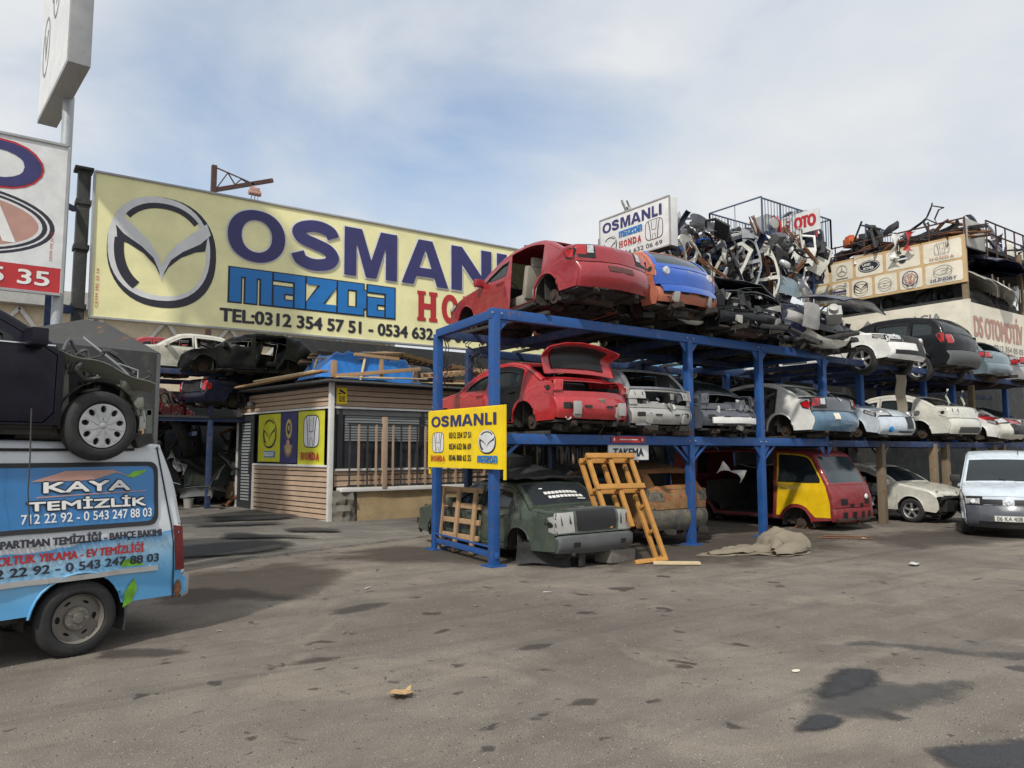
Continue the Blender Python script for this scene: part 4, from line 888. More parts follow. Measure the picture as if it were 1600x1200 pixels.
# ---------------------------------------------------------------- white oval-emblem sign at the far left
t = thing('shop_sign', 'white sign with a red oval emblem and a red bottom strip, left edge', 'sign', (-3.4, 16.2, 4.74))
SW, SH = 4.52, 2.9; b = MB(); b.box((SW/2, .09, SH/2), (SW, .18, SH)); b.build('panel', M['signwhite'], t)
b = MB()
for p, q in (((0, 0), (SW, 0)), ((SW, 0), (SW, SH)), ((SW, SH), (0, SH)), ((0, SH), (0, 0))): b.bar((p[0], -.01, p[1]), (q[0], -.01, q[1]), .045, .05, 0, (0, 1, 0))
b.build('frame', M['signgrey'], t)
b = MB(); b.poly(rect(.03, .03, SW-.03, .50), FX, 0); b.build('strip', M['inkred'], t)
b = MB(); text(b, '354 35 35', 2.12, .13, 2.2, .28, lambda x, y, o: FX(x, y, o+.004), 0, .035); b.build('lettering', M['inkwhite'], t)
b = MB(); text(b, 'T', 1.2, 1.92, 1.1, .8, FX, 0, .05); b.build('lettering', [M['inkblue'], M['inkred']], t)
b = MB(); text(b, 'O', 2.72-.04, 1.90-.04, 1.38+.08, .86+.08, FX, 1, .05); text(b, 'O', 2.72, 1.90, 1.38, .86, FX, 0, .05, .010); b.build('lettering', [M['inkblue'], M['inkred']], t)
b = MB(); cx, cy = 2.74, 1.22
for k, (rx, ry, mi) in enumerate(((1.62, .66, 0), (1.54, .61, 1), (1.50, .585, 0), (1.42, .54, 1), (1.36, .50, 2))): b.poly(ell(cx, cy, rx, ry, 48), FX, mi)
for q in ([(cx+.28, .88), (cx+.52, 1.56), (cx+.74, 1.56), (cx+1.02, .88), (cx+.82, .88), (cx+.63, 1.36), (cx+.48, .88)], [(cx-.1, .88), (cx-.1, 1.56), (cx+.1, 1.56), (cx+.1, .88)]): b.poly(q, FX, 3, (), .004)
b.build('emblem', [M['ink'], M['inksilver'], M['inkfade'], M['inkwhite']], t)
b = MB(); text(b, 'CEYM 395 23 14', 0, 0, .55, .045, lambda x, y, o: FX(SW-.18-y, .62+x, o), 0, .01); b.build('lettering', M['inkred'], t)
# tall light box on its pole
t = thing('pole_sign', 'tall grey light box with faded emblems high on a steel pole', 'sign', (1.08, 16.4, 0))
b = MB(); b.tube([(0, 0, 0), (0, 0, 8.7)], .10, 14); b.build('pole', M['galv'], t)
ang = 94.8; ux = Vector((math.cos(R(ang)), math.sin(R(ang)), 0)); cb = Vector((-.30, 0, 8.64))
LB = 3.3; far = Vector((.64-1.08, 18-16.4, 8.64)); near = Vector((.92-1.08, 14.7-16.4, 8.64)); dd = (far-near).normalized(); nn = Vector((-dd.y, dd.x, 0))    # nn looks away from the street face
b = MB(); rm = Matrix((dd, nn, Vector((0, 0, 1)))).transposed(); c = (near+far)/2-nn*.18+Vector((0, 0, 2.2)); b.box(c, (LB, .36, 4.4), rm); b.build('box', M['signgrey'], t, bevel=.015)
b = MB(); fl = lambda x, y, o: far-dd*x+nn*(o+.003)+Vector((0, 0, y)); b.poly(rect(.06, .06, LB-.06, 4.34), fl, 0); b.build('face', M['signwhite'], t)
b = MB()
for k, (x, y, r_) in enumerate(((.75, 1.35, .55), (1.75, 2.1, .5), (2.6, 2.9, .5))):
    b.poly(ell(x, y, r_*.72, r_*1.15, 30), fl, 0, [ell(x, y, r_*.62, r_*1.03, 30)], .006); b.poly([(x-.2, y+.3), (x, y-.35), (x+.2, y+.3), (x+.12, y+.3), (x, y-.12), (x-.12, y+.3)], fl, 0, (), .006)
b.poly(ell(1.35, 2.55, .16, .55, 20), fl, 0, [ell(1.35, 2.55, .10, .48, 20)], .006)
b.build('emblem', M['inkgrey'], t)

# ---------------------------------------------------------------- hoist behind the billboard
t = thing('jib_crane', 'rusty jib crane with a small hoist behind the billboard', 'crane', (7.0, 30, -.45)); t.scale = (1.25,)*3
b = MB(); b.box((0, 0, 5.4), (.15, .15, 10.8)); b.build('mast', M['brown'], t)
b = MB(); b.bar((0, 0, 10.0), (1.85, 0, 10.72), .10, .13); b.build('jib', M['brown'], t)
b = MB()
for p, q in (((.05, 0, 10.75), (1.1, 0, 10.5)), ((.1, 0, 10.1), (.42, 0, 10.66)), ((.42, 0, 10.66), (.65, 0, 10.32)), ((.65, 0, 10.32), (.85, 0, 10.55)), ((.85, 0, 10.55), (1.05, 0, 10.45))): b.bar(p, q, .035)
b.build('bracing', M['brown'], t)
b = MB(); b.box((1.28, 0, 10.27), (.30, .16, .15)); b.box((1.2, 0, 10.4), (.1, .1, .2)); b.lathe([(.0, .2), (.09, .2), (.09, -.2), (0, -.2)], (1.28, 0, 10.17), (1, 0, 0), 12); b.build('hoist', M['inkfade'], t, bevel=.02)
b = MB(); b.tube([(1.22, 0, 10.2), (.95, 0, 9.0)], .012, 5); b.tube([(1.3, 0, 10.2), (1.2, 0, 9.0)], .012, 5); b.tube([(1.38, 0, 10.2), (1.4, 0, 9.0)], .008, 5); b.build('cable', M['rope'], t)

# ---------------------------------------------------------------- cream shed far behind
t = thing('warehouse', 'cream warehouse with slanted roof ties behind the stacked cars', 'building', (-8, 34, 0))
b = MB(); b.box((12, 4, 3.7), (26, 8, 7.4)); b.build('wall', M['creamwall'], t)
b = MB(); b.prism([(0, 7.4), (26, 7.4), (26, 7.55), (13, 8.1), (0, 7.55)], lambda x, y, o: (x-1, o, y), -.6, 8.4); b.build('roof', M['greywall'], t)
for k in range(9):
    b = MB(); x = 2.5+k*2.6; b.bar((x, -.1, 5.6), (x+1.3, -.1, 7.3), .14); b.bar((x+1.3, -.1, 7.3), (x+2.5, -.1, 5.6), .14); b.build('roof_tie', M['white_trim'], t)

# ---------------------------------------------------------------- the sales shack
SC = Vector((7.1, 17.6, .05)); t = thing('shack', 'low shop shack clad in tan siding with posters and a barred window', 'shack', SC)
def az(a): return Vector((math.cos(R(a)), math.sin(R(a)), 0))
AL, AR = az(98.8), az(2); NL, NR = az(188.8), az(-88)
fL = lambda s_, z, o: AL*s_+NL*o+Vector((0, 0, z))          # left face
fR = lambda s_, z, o: AR*s_+NR*o+Vector((0, 0, z))          # right face
LL, LR, ZT = 5.25, 11.0, 3.46
def cladding(name, f, s0, s1, z0, z1, n, off):
    m = MB(); h = (z1-z0)/n
    for k in range(n):
        a = z0+k*h; m.add([f(s0, a, off-.035), f(s1, a, off-.035), f(s1, a+.018, off-.03), f(s0, a+.018, off-.03)], [(0, 1, 2, 3)], 1)
        m.add([f(s0, a+.018, off-.03), f(s1, a+.018, off-.03), f(s1, a+.03, off), f(s0, a+.03, off), f(s1, a+h, off-.012), f(s0, a+h, off-.012)], [(0, 1, 2, 3), (3, 2, 4, 5)], 0)
    return m.build(name, [M['siding'], M['sidedark']], t, smooth=False)
b = MB(); core = [fL(0, 0, -.10)+AR*.1, fR(LR, 0, -.1), fR(LR, 0, -.1)+AL*LL, fL(LL, 0, -.1)]
b.add(core+[p+Vector((0, 0, ZT)) for p in core], [(0, 1, 5, 4), (1, 2, 6, 5), (2, 3, 7, 6), (3, 0, 4, 7), (4, 5, 6, 7)]); b.build('wall', M['anthracite'], t, smooth=False)
sgn = -1
def fl_(f): return f
cladding('siding', lambda s_, z, o: fL(LL-s_, z, o), .12, LL-.06, 2.86, 3.36, 4, .02)
cladding('siding', lambda s_, z, o: fL(LL-s_, z, o), LL-4.15, LL-.08, .04, 1.36, 10, .03)
cladding('siding', fR, .08, LR, 2.86, 3.40, 4, .02); cladding('siding', fR, .08, LR, .86, 1.28, 3, .02)
for f, pts in ((fL, [((0, 2.84), (LL, 2.84)), ((.04, 1.38), (4.16, 1.38)), ((.02, .02), (4.16, .02)), ((4.16, .02), (4.16, 1.38)), ((LL, 0), (LL, ZT)), ((0.0, 0.0), (0.0, ZT))]), (fR, [((.0, 2.84), (LR, 2.84)), ((.10, 1.29), (LR, 1.29))])):
    for (a, z0), (c_, z1) in pts:
        m = MB(); m.bar(f(a, z0, .035), f(c_, z1, .035), .055, .05); m.build('trim', M['white_trim'], t)
m = MB(); m.bar(fL(-.03, 0, .04), fL(-.03, ZT, .04), .12, .12); m.build('corner_post', M['white_trim'], t, bevel=.01)
# door
m = MB(); m.prism(rect(4.22, .03, LL-.05, 2.78), lambda x, y, o: fL(x, y, o), 0, .03, 0, [rect(4.42, .3, LL-.22, 2.62)]); dr = m.build('door', M['anthracite'], t)
m = MB(); m.poly(rect(4.42, .3, LL-.22, 2.62), lambda x, y, o: fL(x, y, o+.004), 0); m.build('glass_pane', M['dglass'], dr)
m = MB()
for k in range(26): m.box(fL((4.45+LL-.25)/2, .36+k*.087, .012), ((LL-.25-4.45), .006, .05), Matrix((AL, -NL, Vector((0, 0, 1)))).transposed())
m.build('blind', M['blinds'], dr)
m = MB(); m.tube([fL(4.36, 1.1, .03), fL(4.36, 1.1, .08), fL(4.36, 1.75, .08), fL(4.36, 1.75, .03)], .018, 6); m.build('handle', M['anthracite'], dr)
# posters
m = MB(); m.poly(rect(2.62, 1.46, 3.92, 2.78), lambda x, y, o: fL(x, y, o+.02), 0); ps = m.build('poster', M['inklime'], t); 
fp = lambda x, y, o: fL(3.27-x*.42, 2.26+y*.42, .026+o)
m = MB(); winged(m, fp, 1, 0); m.build('emblem', [M['ink'], M['inklime']], ps)
m = MB(); fq = lambda x, y, o: fL(3.85-x, y, .026+o); m.poly(rect(.3, 1.58, .95, 1.75), fq, 1); blocklogo(m, .34, 1.61, .57, .11, lambda x, y, o: fq(x, y, o+.002), 0); m.build('logotype', [M['inksilver'], M['inkmid']], ps)
m = MB(); m.poly(rect(1.68, 1.44, 2.60, 2.80), lambda x, y, o: fL(x, y, o+.02), 0); ps = m.build('poster', M['inkblue'], t)
m = MB(); fe = lambda x, y, o: fL(2.14-x, 2.1+y, .026+o)
m.poly(ell(0, .25, .17, .26, 24), fe, 0, [ell(0, .25, .10, .16, 24)]); m.poly(ell(0, .27, .05, .08, 12), fe, 0)
for k in range(18):
    a = R(180+20*k*.53); m.poly([(.03*math.cos(a+1.6), -.2+.03*math.sin(a+1.6)), (.30*math.cos(a), -.2+.36*math.sin(a)), (-.03*math.cos(a+1.6), -.2-.03*math.sin(a+1.6))], fe, 1 if k % 3 == 0 else 0)
for q in (-1, 1): m.poly([(q*.02, -.1), (q*.26, .12), (q*.12, -.02)], fe, 0)
m.poly(ell(0, -.16, .10, .13, 16), fe, 1); m.build('emblem', [M['inkgold'], M['inkfade']], ps)
m = MB(); m.poly(rect(.30, 1.40, 1.64, 2.79), lambda x, y, o: fL(x, y, o+.02), 0); ps = m.build('poster', M['inklime'], t)
m = MB(); hbadge(m, lambda x, y, o: fL(.95-x*.40, 2.26+y*.42, .026+o), 0, 1); m.build('emblem', [M['ink'], M['inksilver']], ps)
m = MB(); sliver(m, 'HONDA', 0, 0, .98, .19, lambda x, y, o: fL(1.46-x, 1.53+y, .026+o), 0); m.build('lettering', M['inkred'], ps)
# window, its blinds and the small camera notice
m = MB(); m.poly(rect(.14, 1.32, LR, 2.80), lambda x, y, o: fR(x, y, o-.02), 0); wn = m.build('window', M['dglass'], t)
m = MB()
for k in range(11):
    for a, c_ in ((.35, 2.5), (2.65, 4.6), (4.8, 6.9), (7.1, 10.6)): m.box(fR((a+c_)/2, 2.03+k*.066, .005), (c_-a, .008, .045), Matrix((AR, -NR, Vector((0, 0, 1)))).transposed())
m.build('blind', M['blinds'], wn)
for a in (.22, 2.58, 4.7, 7.0, 10.7):
    m = MB(); m.bar(fR(a, 1.30, .012), fR(a, 2.82, .012), .12, .05); m.build('frame', M['anthracite'], wn)
m = MB(); m.bar(fR(.1, 2.74, .01), fR(LR, 2.74, .01), .05, .16); m.build('shutter_box', M['gplastic'], t)
m = MB(); m.poly(rect(.10, 2.93, .38, 3.34), lambda x, y, o: fR(x, y, o+.03), 0); nt_ = m.build('notice', M['signgold'], t)
m = MB(); fn = lambda x, y, o: fR(.12+x, 2.95+y, .036+o); m.poly([(.05, .30), (.2, .22), (.22, .27), (.07, .35)], fn, 0); m.poly(rect(.03, .22, .1, .25), fn, 0)
[m.poly(rect(x_, y_, x_+w2, y_+.028), fn, 0) for x_, y_, w2 in ((.04, .14, .07), (.13, .14, .08), (.05, .09, .05), (.12, .09, .08), (.04, .04, .09), (.15, .04, .06))]; m.build('lettering', M['ink'], nt_)
m = MB(); m.box(fL(4.3, 3.1, .12), (.12, .22, .12)); m.tube([fL(4.3, 3.1, .1), fL(4.25, 2.9, .06), fL(4.25, 2.75, .05)], .012, 5); m.build('security_camera', M['gplastic'], t, bevel=.02)
# plaster base and the sill it carries
m = MB(); bb = [fR(.55, 0, .30), fR(LR, 0, .22), fR(LR, 0, 0), fR(.55, 0, 0)]
m.grid(lambda u, v: fR(.6+(LR-.6)*u, -.05+.80*v, .24+.05*noise.noise(Vector((u*9, v*2, 3)))), 30, 6); m.build('plaster_base', M['plaster'], t)
m = MB(); m.grid(lambda u, v: fR(.02+.62*u, -.06+.84*v, .10+.20*math.sin(u*2.6)+.10*noise.noise(Vector((u*5, v*6, 7)))), 10, 12); m.build('broken_concrete', M['stone'], t)
m = MB(); m.bar(fR(.15, .80, .16), fR(LR, .80, .16), .34, .10); m.build('sill', M['white_trim'], t, bevel=.02)
# roof sheet and loose planks
m = MB(); rf = [fL(-.35, ZT, .35), fR(LR+.2, ZT, .3), fR(LR+.2, ZT, .3)+AL*(LL+.5), fL(LL+.3, ZT, .35)]; m.add(rf+[p+Vector((0, 0, .05)) for p in rf], [(3, 2, 1, 0), (4, 5, 6, 7), (0, 1, 5, 4), (1, 2, 6, 5), (2, 3, 7, 6), (3, 0, 4, 7)]); m.build('roof', M['gplastic'], t, smooth=False)

# bars in front of the window
t = thing('window_grille', 'dark steel bar railing with tan posts before the shack window', 'railing', SC)
m = MB(); m.bar(fR(.3, .90, .30), fR(LR, .90, .30), .04); m.build('rail', M['metalsheet'], t)
m = MB(); m.bar(fR(.3, 2.42, .30), fR(LR, 2.42, .30), .04); m.build('rail', M['metalsheet'], t)
m = MB(); m.bar(fR(.3, 1.24, .30), fR(LR, 1.24, .30), .03); m.build('rail', M['metalsheet'], t)
k = 0; s_ = .35
while s_ < LR:
    m = MB(); tan = k % 2 == 1
    if abs(s_-1.31) < .12 or abs(s_-4.67) < .12: m.bar(fR(s_, .82, .30), fR(s_, 2.62, .30), .13, .10); m.build('post', M['siding'], t, bevel=.008)
    else: m.bar(fR(s_, .88, .31), fR(s_, 2.42, .31), .035 if not tan else .05, .03); m.build('bar', M['siding'] if tan else M['metalsheet'], t)
    s_ += .24; k += 1

# ---------------------------------------------------------------- clutter on the shack roof
ZR = ZT+.12
def plank(lbl, a, c_, m_, w_=.12, h_=.035, name='plank', group=None):
    m = MB(); m.bar(a, c_, w_, h_); o = m.build(name, m_, None, bevel=.004); return props(o, lbl, 'plank', group)
def P0(f, s_, z, o=0): return SC+f(s_, z, o)
plank('long raw board along the left eave of the shack roof', P0(fL, LL+1.3, ZR-.06, .42), P0(fL, -.3, ZR+.12, .40), M['wood'], .22, .05)
plank('thin pale board on top of the long eave board', P0(fL, 3.6, ZR+.12, .34), P0(fL, .2, ZR+.16, .36), M['pale'], .10, .04)
for k, (a, c_, z) in enumerate(((.0, 1.6, .0), (.9, 2.6, .05), (2.2, 4.2, .0), (3.6, 5.6, .06))):
    plank('thin pale board lying along the front eave of the shack', P0(fR, a, ZR+z, .28-.1*k), P0(fR, c_, ZR+z+.05, .18), M['pale'], .14, .03, group='loose boards along the front eave')
def pallet_mesh(w_=1.1, d_=.8, m_=None, n=6):
    t = thing('pallet', None, 'pallet')
    for y in (-d_/2+.05, 0, d_/2-.05):
        b = MB(); b.box((0, y, .05), (w_, .09, .09)); b.build('runner', m_ or M['wood'], t, bevel=.004)
    for z in (.107, -.008):
        for k in range(n):
            b = MB(); b.box((-w_/2+.05+(w_-.1)*k/(n-1), 0, z), (.095, d_, .022)); b.build('slat', m_ or M['wood'], t, bevel=.003)
    return t
pal = pallet_mesh()
def place_pallet(first, loc, rot, lbl):
    if first: pal.location = loc; pal.rotation_euler = [R(a) for a in rot]; pal['label'] = lbl; pal['group'] = 'wooden pallets'
    else: copy_thing(pal, loc, rot, lbl, 'wooden pallets')
p = P0(fR, 3.5, ZR+.28, -.3); place_pallet(1, p, (4, -8, 8), 'raw pallet tilted on the shack roof behind the left blue post')
place_pallet(0, P0(fR, 4.1, ZR+.06, -.6), (0, 2, 20), 'raw pallet flat on the roof under the tilted pallet')
place_pallet(0, P0(fR, 4.6, ZR+.50, -.9), (-3, 6, -12), 'upper pallet of the heap right of the blue tarpaulin')
place_pallet(0, P0(fR, 2.6, ZR+.95, -2.2), (6, -9, 30), 'pallet on top of the roof heap under the billboard edge')
place_pallet(0, P0(fR, 3.6, ZR+.85, -2.3), (-5, 8, 5), 'pallet sloping down to the right under the billboard edge')
place_pallet(0, P0(fR, 6.4, ZR+.12, -.8), (0, 0, -8), 'raw pallet on the shack roof behind the blue rack')
for k in range(4):
    t = thing('wooden_rack', 'small raw wooden frame leaning against the blue tarpaulin', 'frame', P0(fL, 1.0-.2*k, ZR+.03, -.1-.28*k), 130, 'small frames leaning on the tarpaulin', 0, 0)
    for x in (-.12, .12):
        b = MB(); b.bar((x, 0, 0), (x+.0, -.24, .58), .06, .035); b.build('upright', M['pale'], t)
    b = MB(); b.bar((-.15, -.24, .58), (.15, -.24, .58), .05, .035); b.build('crosspiece', M['wood'], t)
b = MB()
def tarpf(u, v):
    s_ = -.15+3.2*u; d = .1+1.5*v; n = noise.noise(Vector((s_*1.7, d*1.6, 2)))
    n += .45*noise.noise(Vector((s_*5.5, d*4.2, 5)))
    edge = min(v*5, 1)*min(u*7, 1)*min((1-u)*6, 1); z = ZR+.05+(.66+.16*n)*edge-.12*max(0, u-.55)*2*(1-v)
    return SC+AR*s_-NR*(d+.12*n*(1-v))+AL*.3+Vector((0, 0, max(ZR+.02, z)))
b.grid(tarpf, 46, 22); b.thicken(.02); props(b.build('tarpaulin', M['tarp'], sharp=80), 'crumpled blue tarpaulin over the goods on the shack roof', 'tarpaulin')
t = thing('trestle', 'raw timber trestle standing before the blue tarpaulin', 'trestle', P0(fR, .8, ZR+.02, .05))
for p, q, w_ in (((-.75, .1, 0), (-.75, .1, .42), .13), ((.55, .1, .05), (.55, .1, .62), .10), ((-.2, .1, .62), (1.05, .1, .58), .10), ((-.75, .0, .02), (1.6, -.05, .34), .12), ((1.55, .1, -.02), (1.55, .1, .32), .10)):
    b = MB(); b.bar(p, q, w_, w_*.8); b.build('timber', M['wood'], t, bevel=.005)
t = thing('drum', 'dark grey steel drum lying beside the blue tarpaulin', 'drum', P0(fR, 3.05, ZR+.30, -1.2), 20)
b = MB(); b.lathe([(0, -.5), (.3, -.5), (.32, -.47), (.32, .47), (.3, .5), (0, .5)], (0, 0, 0), (1, 0, 0), 22); b.build('body', M['gplastic'], t)
b = MB(); b.lathe([(.24, -.51), (.33, -.51), (.33, -.47)], (0, 0, 0), (1, 0, 0), 22); b.build('rim', M['inksilver'], t)
b = MB(); b.box((0, 0, .15), (2.6, 1.2, .34)); props(b.build('crate', M['rackdark'], None, bevel=.02), 'long dark blue crate under the billboard behind the drum', 'crate').location = P0(fR, 3.6, ZR+.45, -2.6)
props(bpy.data.objects['crate'], 'long dark blue crate under the billboard behind the drum', 'crate')
t = thing('timber_stack', 'low stack of brown timber offcuts on the roof under the billboard', 'timber', P0(fR, .6, ZR+.5, -2.0), 14)
for k in range(7):
    b = MB(); b.bar((-.9+.1*k, -.2+.1*(k % 3), .06*k), (.9-.05*k, .2-.1*(k % 2), .06*k+.08), .12, .05); b.build('offcut', M['wood'] if k % 2 else M['brown'], t)

# ---------------------------------------------------------------- dark hopper behind the van
t = thing('steel_hopper', 'dark steel hopper with a rusty sloping top behind the plum car', 'hopper', (0, 12.5, 0))
b = MB(); b.add([(-.6, 0, 0), (2.22, 0, 0), (2.22, 0, 3.32), (-.6, 0, 3.4), (-.6, 1.6, 0), (2.22, 1.6, 0), (2.22, 1.6, 3.32), (-.6, 1.6, 3.4)], [(0, 1, 2, 3), (1, 5, 6, 2), (5, 4, 7, 6), (4, 0, 3, 7)]); b.build('body', M['metalsheet'], t, smooth=False)
b = MB(); b.add([(-.6, 0, 3.4), (2.22, 0, 3.32), (1.55, .9, 3.86), (1.25, .9, 3.88), (.3, .9, 3.6), (-.6, .9, 3.7), (2.22, 1.6, 3.32), (-.6, 1.6, 3.4)], [(0, 1, 2, 3, 4, 5), (1, 6, 2), (2, 6, 7, 5, 4, 3)]); b.build('sloping_top', mat('rust streaked steel', (.05, .052, .052), rough=.7, rust=.22, dirt=.3, scale=1.3), t, smooth=False)
b = MB(); b.bar((2.2, -.02, 0), (2.2, -.02, 3.3), .05); b.build('edge_angle', M['gplastic'], t)
t = thing('green_gate', 'small green steel gate with timber slats beside the dark hopper', 'gate', (1.42, 11.7, 0))
for p, q in (((0, 0, .6), (0, 0, 2.4)), ((.55, 0, .6), (.55, 0, 2.4)), ((-.02, 0, 2.35), (.57, 0, 2.35)), ((-.02, 0, 1.2), (.57, 0, 1.2))):
    b = MB(); b.bar(p, q, .07); b.build('bar', M['green'], t)
for k in range(4):
    b = MB(); b.bar((.09+.125*k, .03, .7), (.09+.125*k, .03, 2.3), .06, .02); b.build('slat', M['wood'], t)

# ---------------------------------------------------------------- the blue steel rack along the street
t = thing('steel_rack', 'blue two tier steel rack carrying the scrapped cars, nearest the street', 'rack', (0, 0, 0)); rack = t
def post(x, y, z0, z1, m=None, w_=.14, par=None):
    b = MB(); b.box((x, y, (z0+z1)/2), (w_, w_, z1-z0)); return b.build('post', m or M['rackblue'], par or rack, bevel=.008)
def beam(p, q, w_=.12, h=.16, m=None, par=None, nm='beam'):
    b = MB(); b.bar(p, q, w_, h); return b.build(nm, m or M['rackblue'], par or rack, bevel=.006)
for x, y in ((6.68, 9.82), (6.95, 12.1), (11.3, 9.82), (13.55, 9.82)):
    post(x, y, 0, 4.0); b = MB(); b.box((x, y, .012), (.3, .3, .024)); b.build('foot_plate', M['rackblue'], rack)
post(15.95, 9.82, 2.0, 4.0)
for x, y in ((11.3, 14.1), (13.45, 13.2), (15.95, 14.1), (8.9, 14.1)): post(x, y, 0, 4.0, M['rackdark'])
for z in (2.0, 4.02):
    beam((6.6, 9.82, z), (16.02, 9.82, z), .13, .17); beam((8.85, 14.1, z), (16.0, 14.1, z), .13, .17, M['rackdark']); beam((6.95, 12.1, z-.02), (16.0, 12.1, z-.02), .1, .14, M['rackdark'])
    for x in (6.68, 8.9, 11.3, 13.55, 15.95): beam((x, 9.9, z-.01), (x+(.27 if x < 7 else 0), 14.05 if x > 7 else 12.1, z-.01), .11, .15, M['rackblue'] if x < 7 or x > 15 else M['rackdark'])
    for x in (7.7, 9.3, 10.2, 11.9, 12.9, 14.6, 15.2): beam((x, 9.7, z+.11), (x, 14.2 if x > 8 else 13.0, z+.11), .08, .06, M['under'], nm='runner')
beam((6.68, 9.72, .17), (6.95, 12.1, .17), .07, .09); beam((6.62, 9.82, .30), (6.9, 12.1, .30), .03, .03)
for x, d in ((6.68, .5), (11.3, -.5), (11.3, .5), (13.55, .5)): beam((x, 9.82, 1.55), (x+d, 9.82, 1.95), .05, .05, nm='brace')
for x in (6.68, 11.3, 13.55, 15.95):
    for z in (1.9, 3.93):
        for q in (-1, 1):
            if x < 7 and q < 0: continue
            b = MB(); b.prism([(0, 0), (q*.2, 0), (0, -.22)][::q], lambda u, v, o: (x+q*.07+u, 9.80+o, z+v), -.01, .01); b.build('gusset', M['rackblue'], rack)
    for z in (2.0, 4.02):
        for dx in (-.09, .09):
            b = MB(); b.lathe([(0, .02), (.014, .02), (.016, 0)], (x+dx, 9.752, z), (0, -1, 0), 6); b.build('bolt', M['galv'], rack)
# its continuation to the right, older and rusty below
t = thing('car_rack', 'older rack with rusty tan posts below and blue posts above, right side', 'rack', (0, 0, 0)); rack2 = t
for x, y in ((18.55, 9.9), (17.2, 10.4), (21.3, 9.9), (22.0, 9.9), (25.0, 9.9), (25.7, 9.9), (29, 9.9)):
    post(x, y, 0, 2.0, M['racktan'], .17, rack2)
for x, y in ((18.6, 10.4), (17.0, 13.4), (19.5, 13.4), (22.4, 10.6), (24.2, 10.6), (25.2, 13.4), (28.0, 10.6)): post(x, y, 2.0, 3.95, M['rackblue'], .15, rack2)
for z in (1.98, 3.98):
    for y in (9.9, 13.4): beam((16.1, y, z), (34, y, z), .12, .15, M['rackdark'], rack2)
    for x in (17.2, 18.6, 20.0, 21.4, 22.4, 24.2, 25.7, 28): beam((x, 9.9, z-.01), (x, 13.4, z-.01), .1, .13, M['rackdark'], rack2)
for x in (18.55, 21.3, 25): beam((x, 9.9, 1.65), (x+.35, 9.9, 1.92), .06, .06, M['racktan'], rack2, 'brace')

# the yellow sign on the two left posts
t = thing('rack_sign', 'bright yellow sign with two emblems and phone numbers on the blue rack posts', 'sign', (6.56, 11.72, 1.52), 0)
fs = lambda x, y, o: (-o-.02, -x, y)
SWY = 2.33
b = MB(); b.box((0, -SWY/2, .49), (.03, SWY, .98)); b.build('panel', M['signgold'], t)
b = MB()
for p, q in (((.03, 0, -.12), (.03, 0, 1.0)), ((.03, -SWY, -.16), (.03, -SWY, 1.0)), ((.03, 0, .98), (.03, -SWY, .98)), ((.03, 0, .05), (.03, -SWY, .05))): b.bar(p, q, .035)
b.build('frame', M['signgold'], t)
b = MB(); heavy_word(b, osm(.12, 2.05), .70, .19, fs, 0); b.build('lettering', M['inkblue'], t)
b = MB()
for k, s_ in enumerate(('0312 354 57 51', '0534 632 06 69', '0546 808 65 55')): b = MB(); text(b, s_, .74, .50-.19*k, .70, .10, fs, 0, .03); b.build('lettering', M['ink'], t)
b = MB(); hbadge(b, lambda x, y, o: fs(.36+.20*x, .43+.18*y, o), 0, 1); b.build('emblem', [M['ink'], M['inksilver']], t)
b = MB(); sliver(b, 'HONDA', .12, .11, .52, .095, fs, 0); b.build('lettering', M['inkred'], t)
b = MB(); f2 = lambda x, y, o: fs(1.90+.25*x, .43+.19*y, o); b.poly(ell(0, 0, .95, .95, 30, p=2.2), f2, 0); winged(b, f2, 0, 1); b.build('emblem', [M['inksilver'], M['ink']], t)
b = MB(); blocklogo(b, 1.63, .10, .58, .11, fs, 0); b.build('logotype', M['inkmid'], t)

# ---------------------------------------------------------------- the cars, one by one
UP, DN = 90, -90      # nose away from the street / nose to the street
def rear(kind, x, y0, z, **k): return dict(loc=(x, y0+max(abs(p[0]) for s_ in SPEC[kind]['segs'][-1:] for p in s_[1])*k.get('s', 1), z), rz=UP+k.get('a', 0))
def front(kind, x, y0, z, **k): return dict(loc=(x, y0+max(abs(p[0]) for s_ in SPEC[kind]['segs'][:1] for p in s_[1])*k.get('s', 1), z), rz=DN+k.get('a', 0))
G_ = 'scrapped cars stacked on the racks'
# upper tier
c = Car('sedan', 'scrap_car', 'red saloon without wheels or rear door, leftmost on the upper tier', 'car', body=M['red'], group=G_, **rear('sedan', 8.86, 9.05, 4.12), ry=3.6, sc=(1, 1.02, 1.06), seed=1, dent=.012, doors={(1, 1): None}, noglass=('rear_window',), wheels=(None,)*4, cloth=M['beige'])
c.plate('rear_bumper', .24, '', .56, .22, m=mat('dusty plate recess', (.10, .035, .035), rough=.8, dirt=.5), off=.004); c.badge('boot_lid', .62)

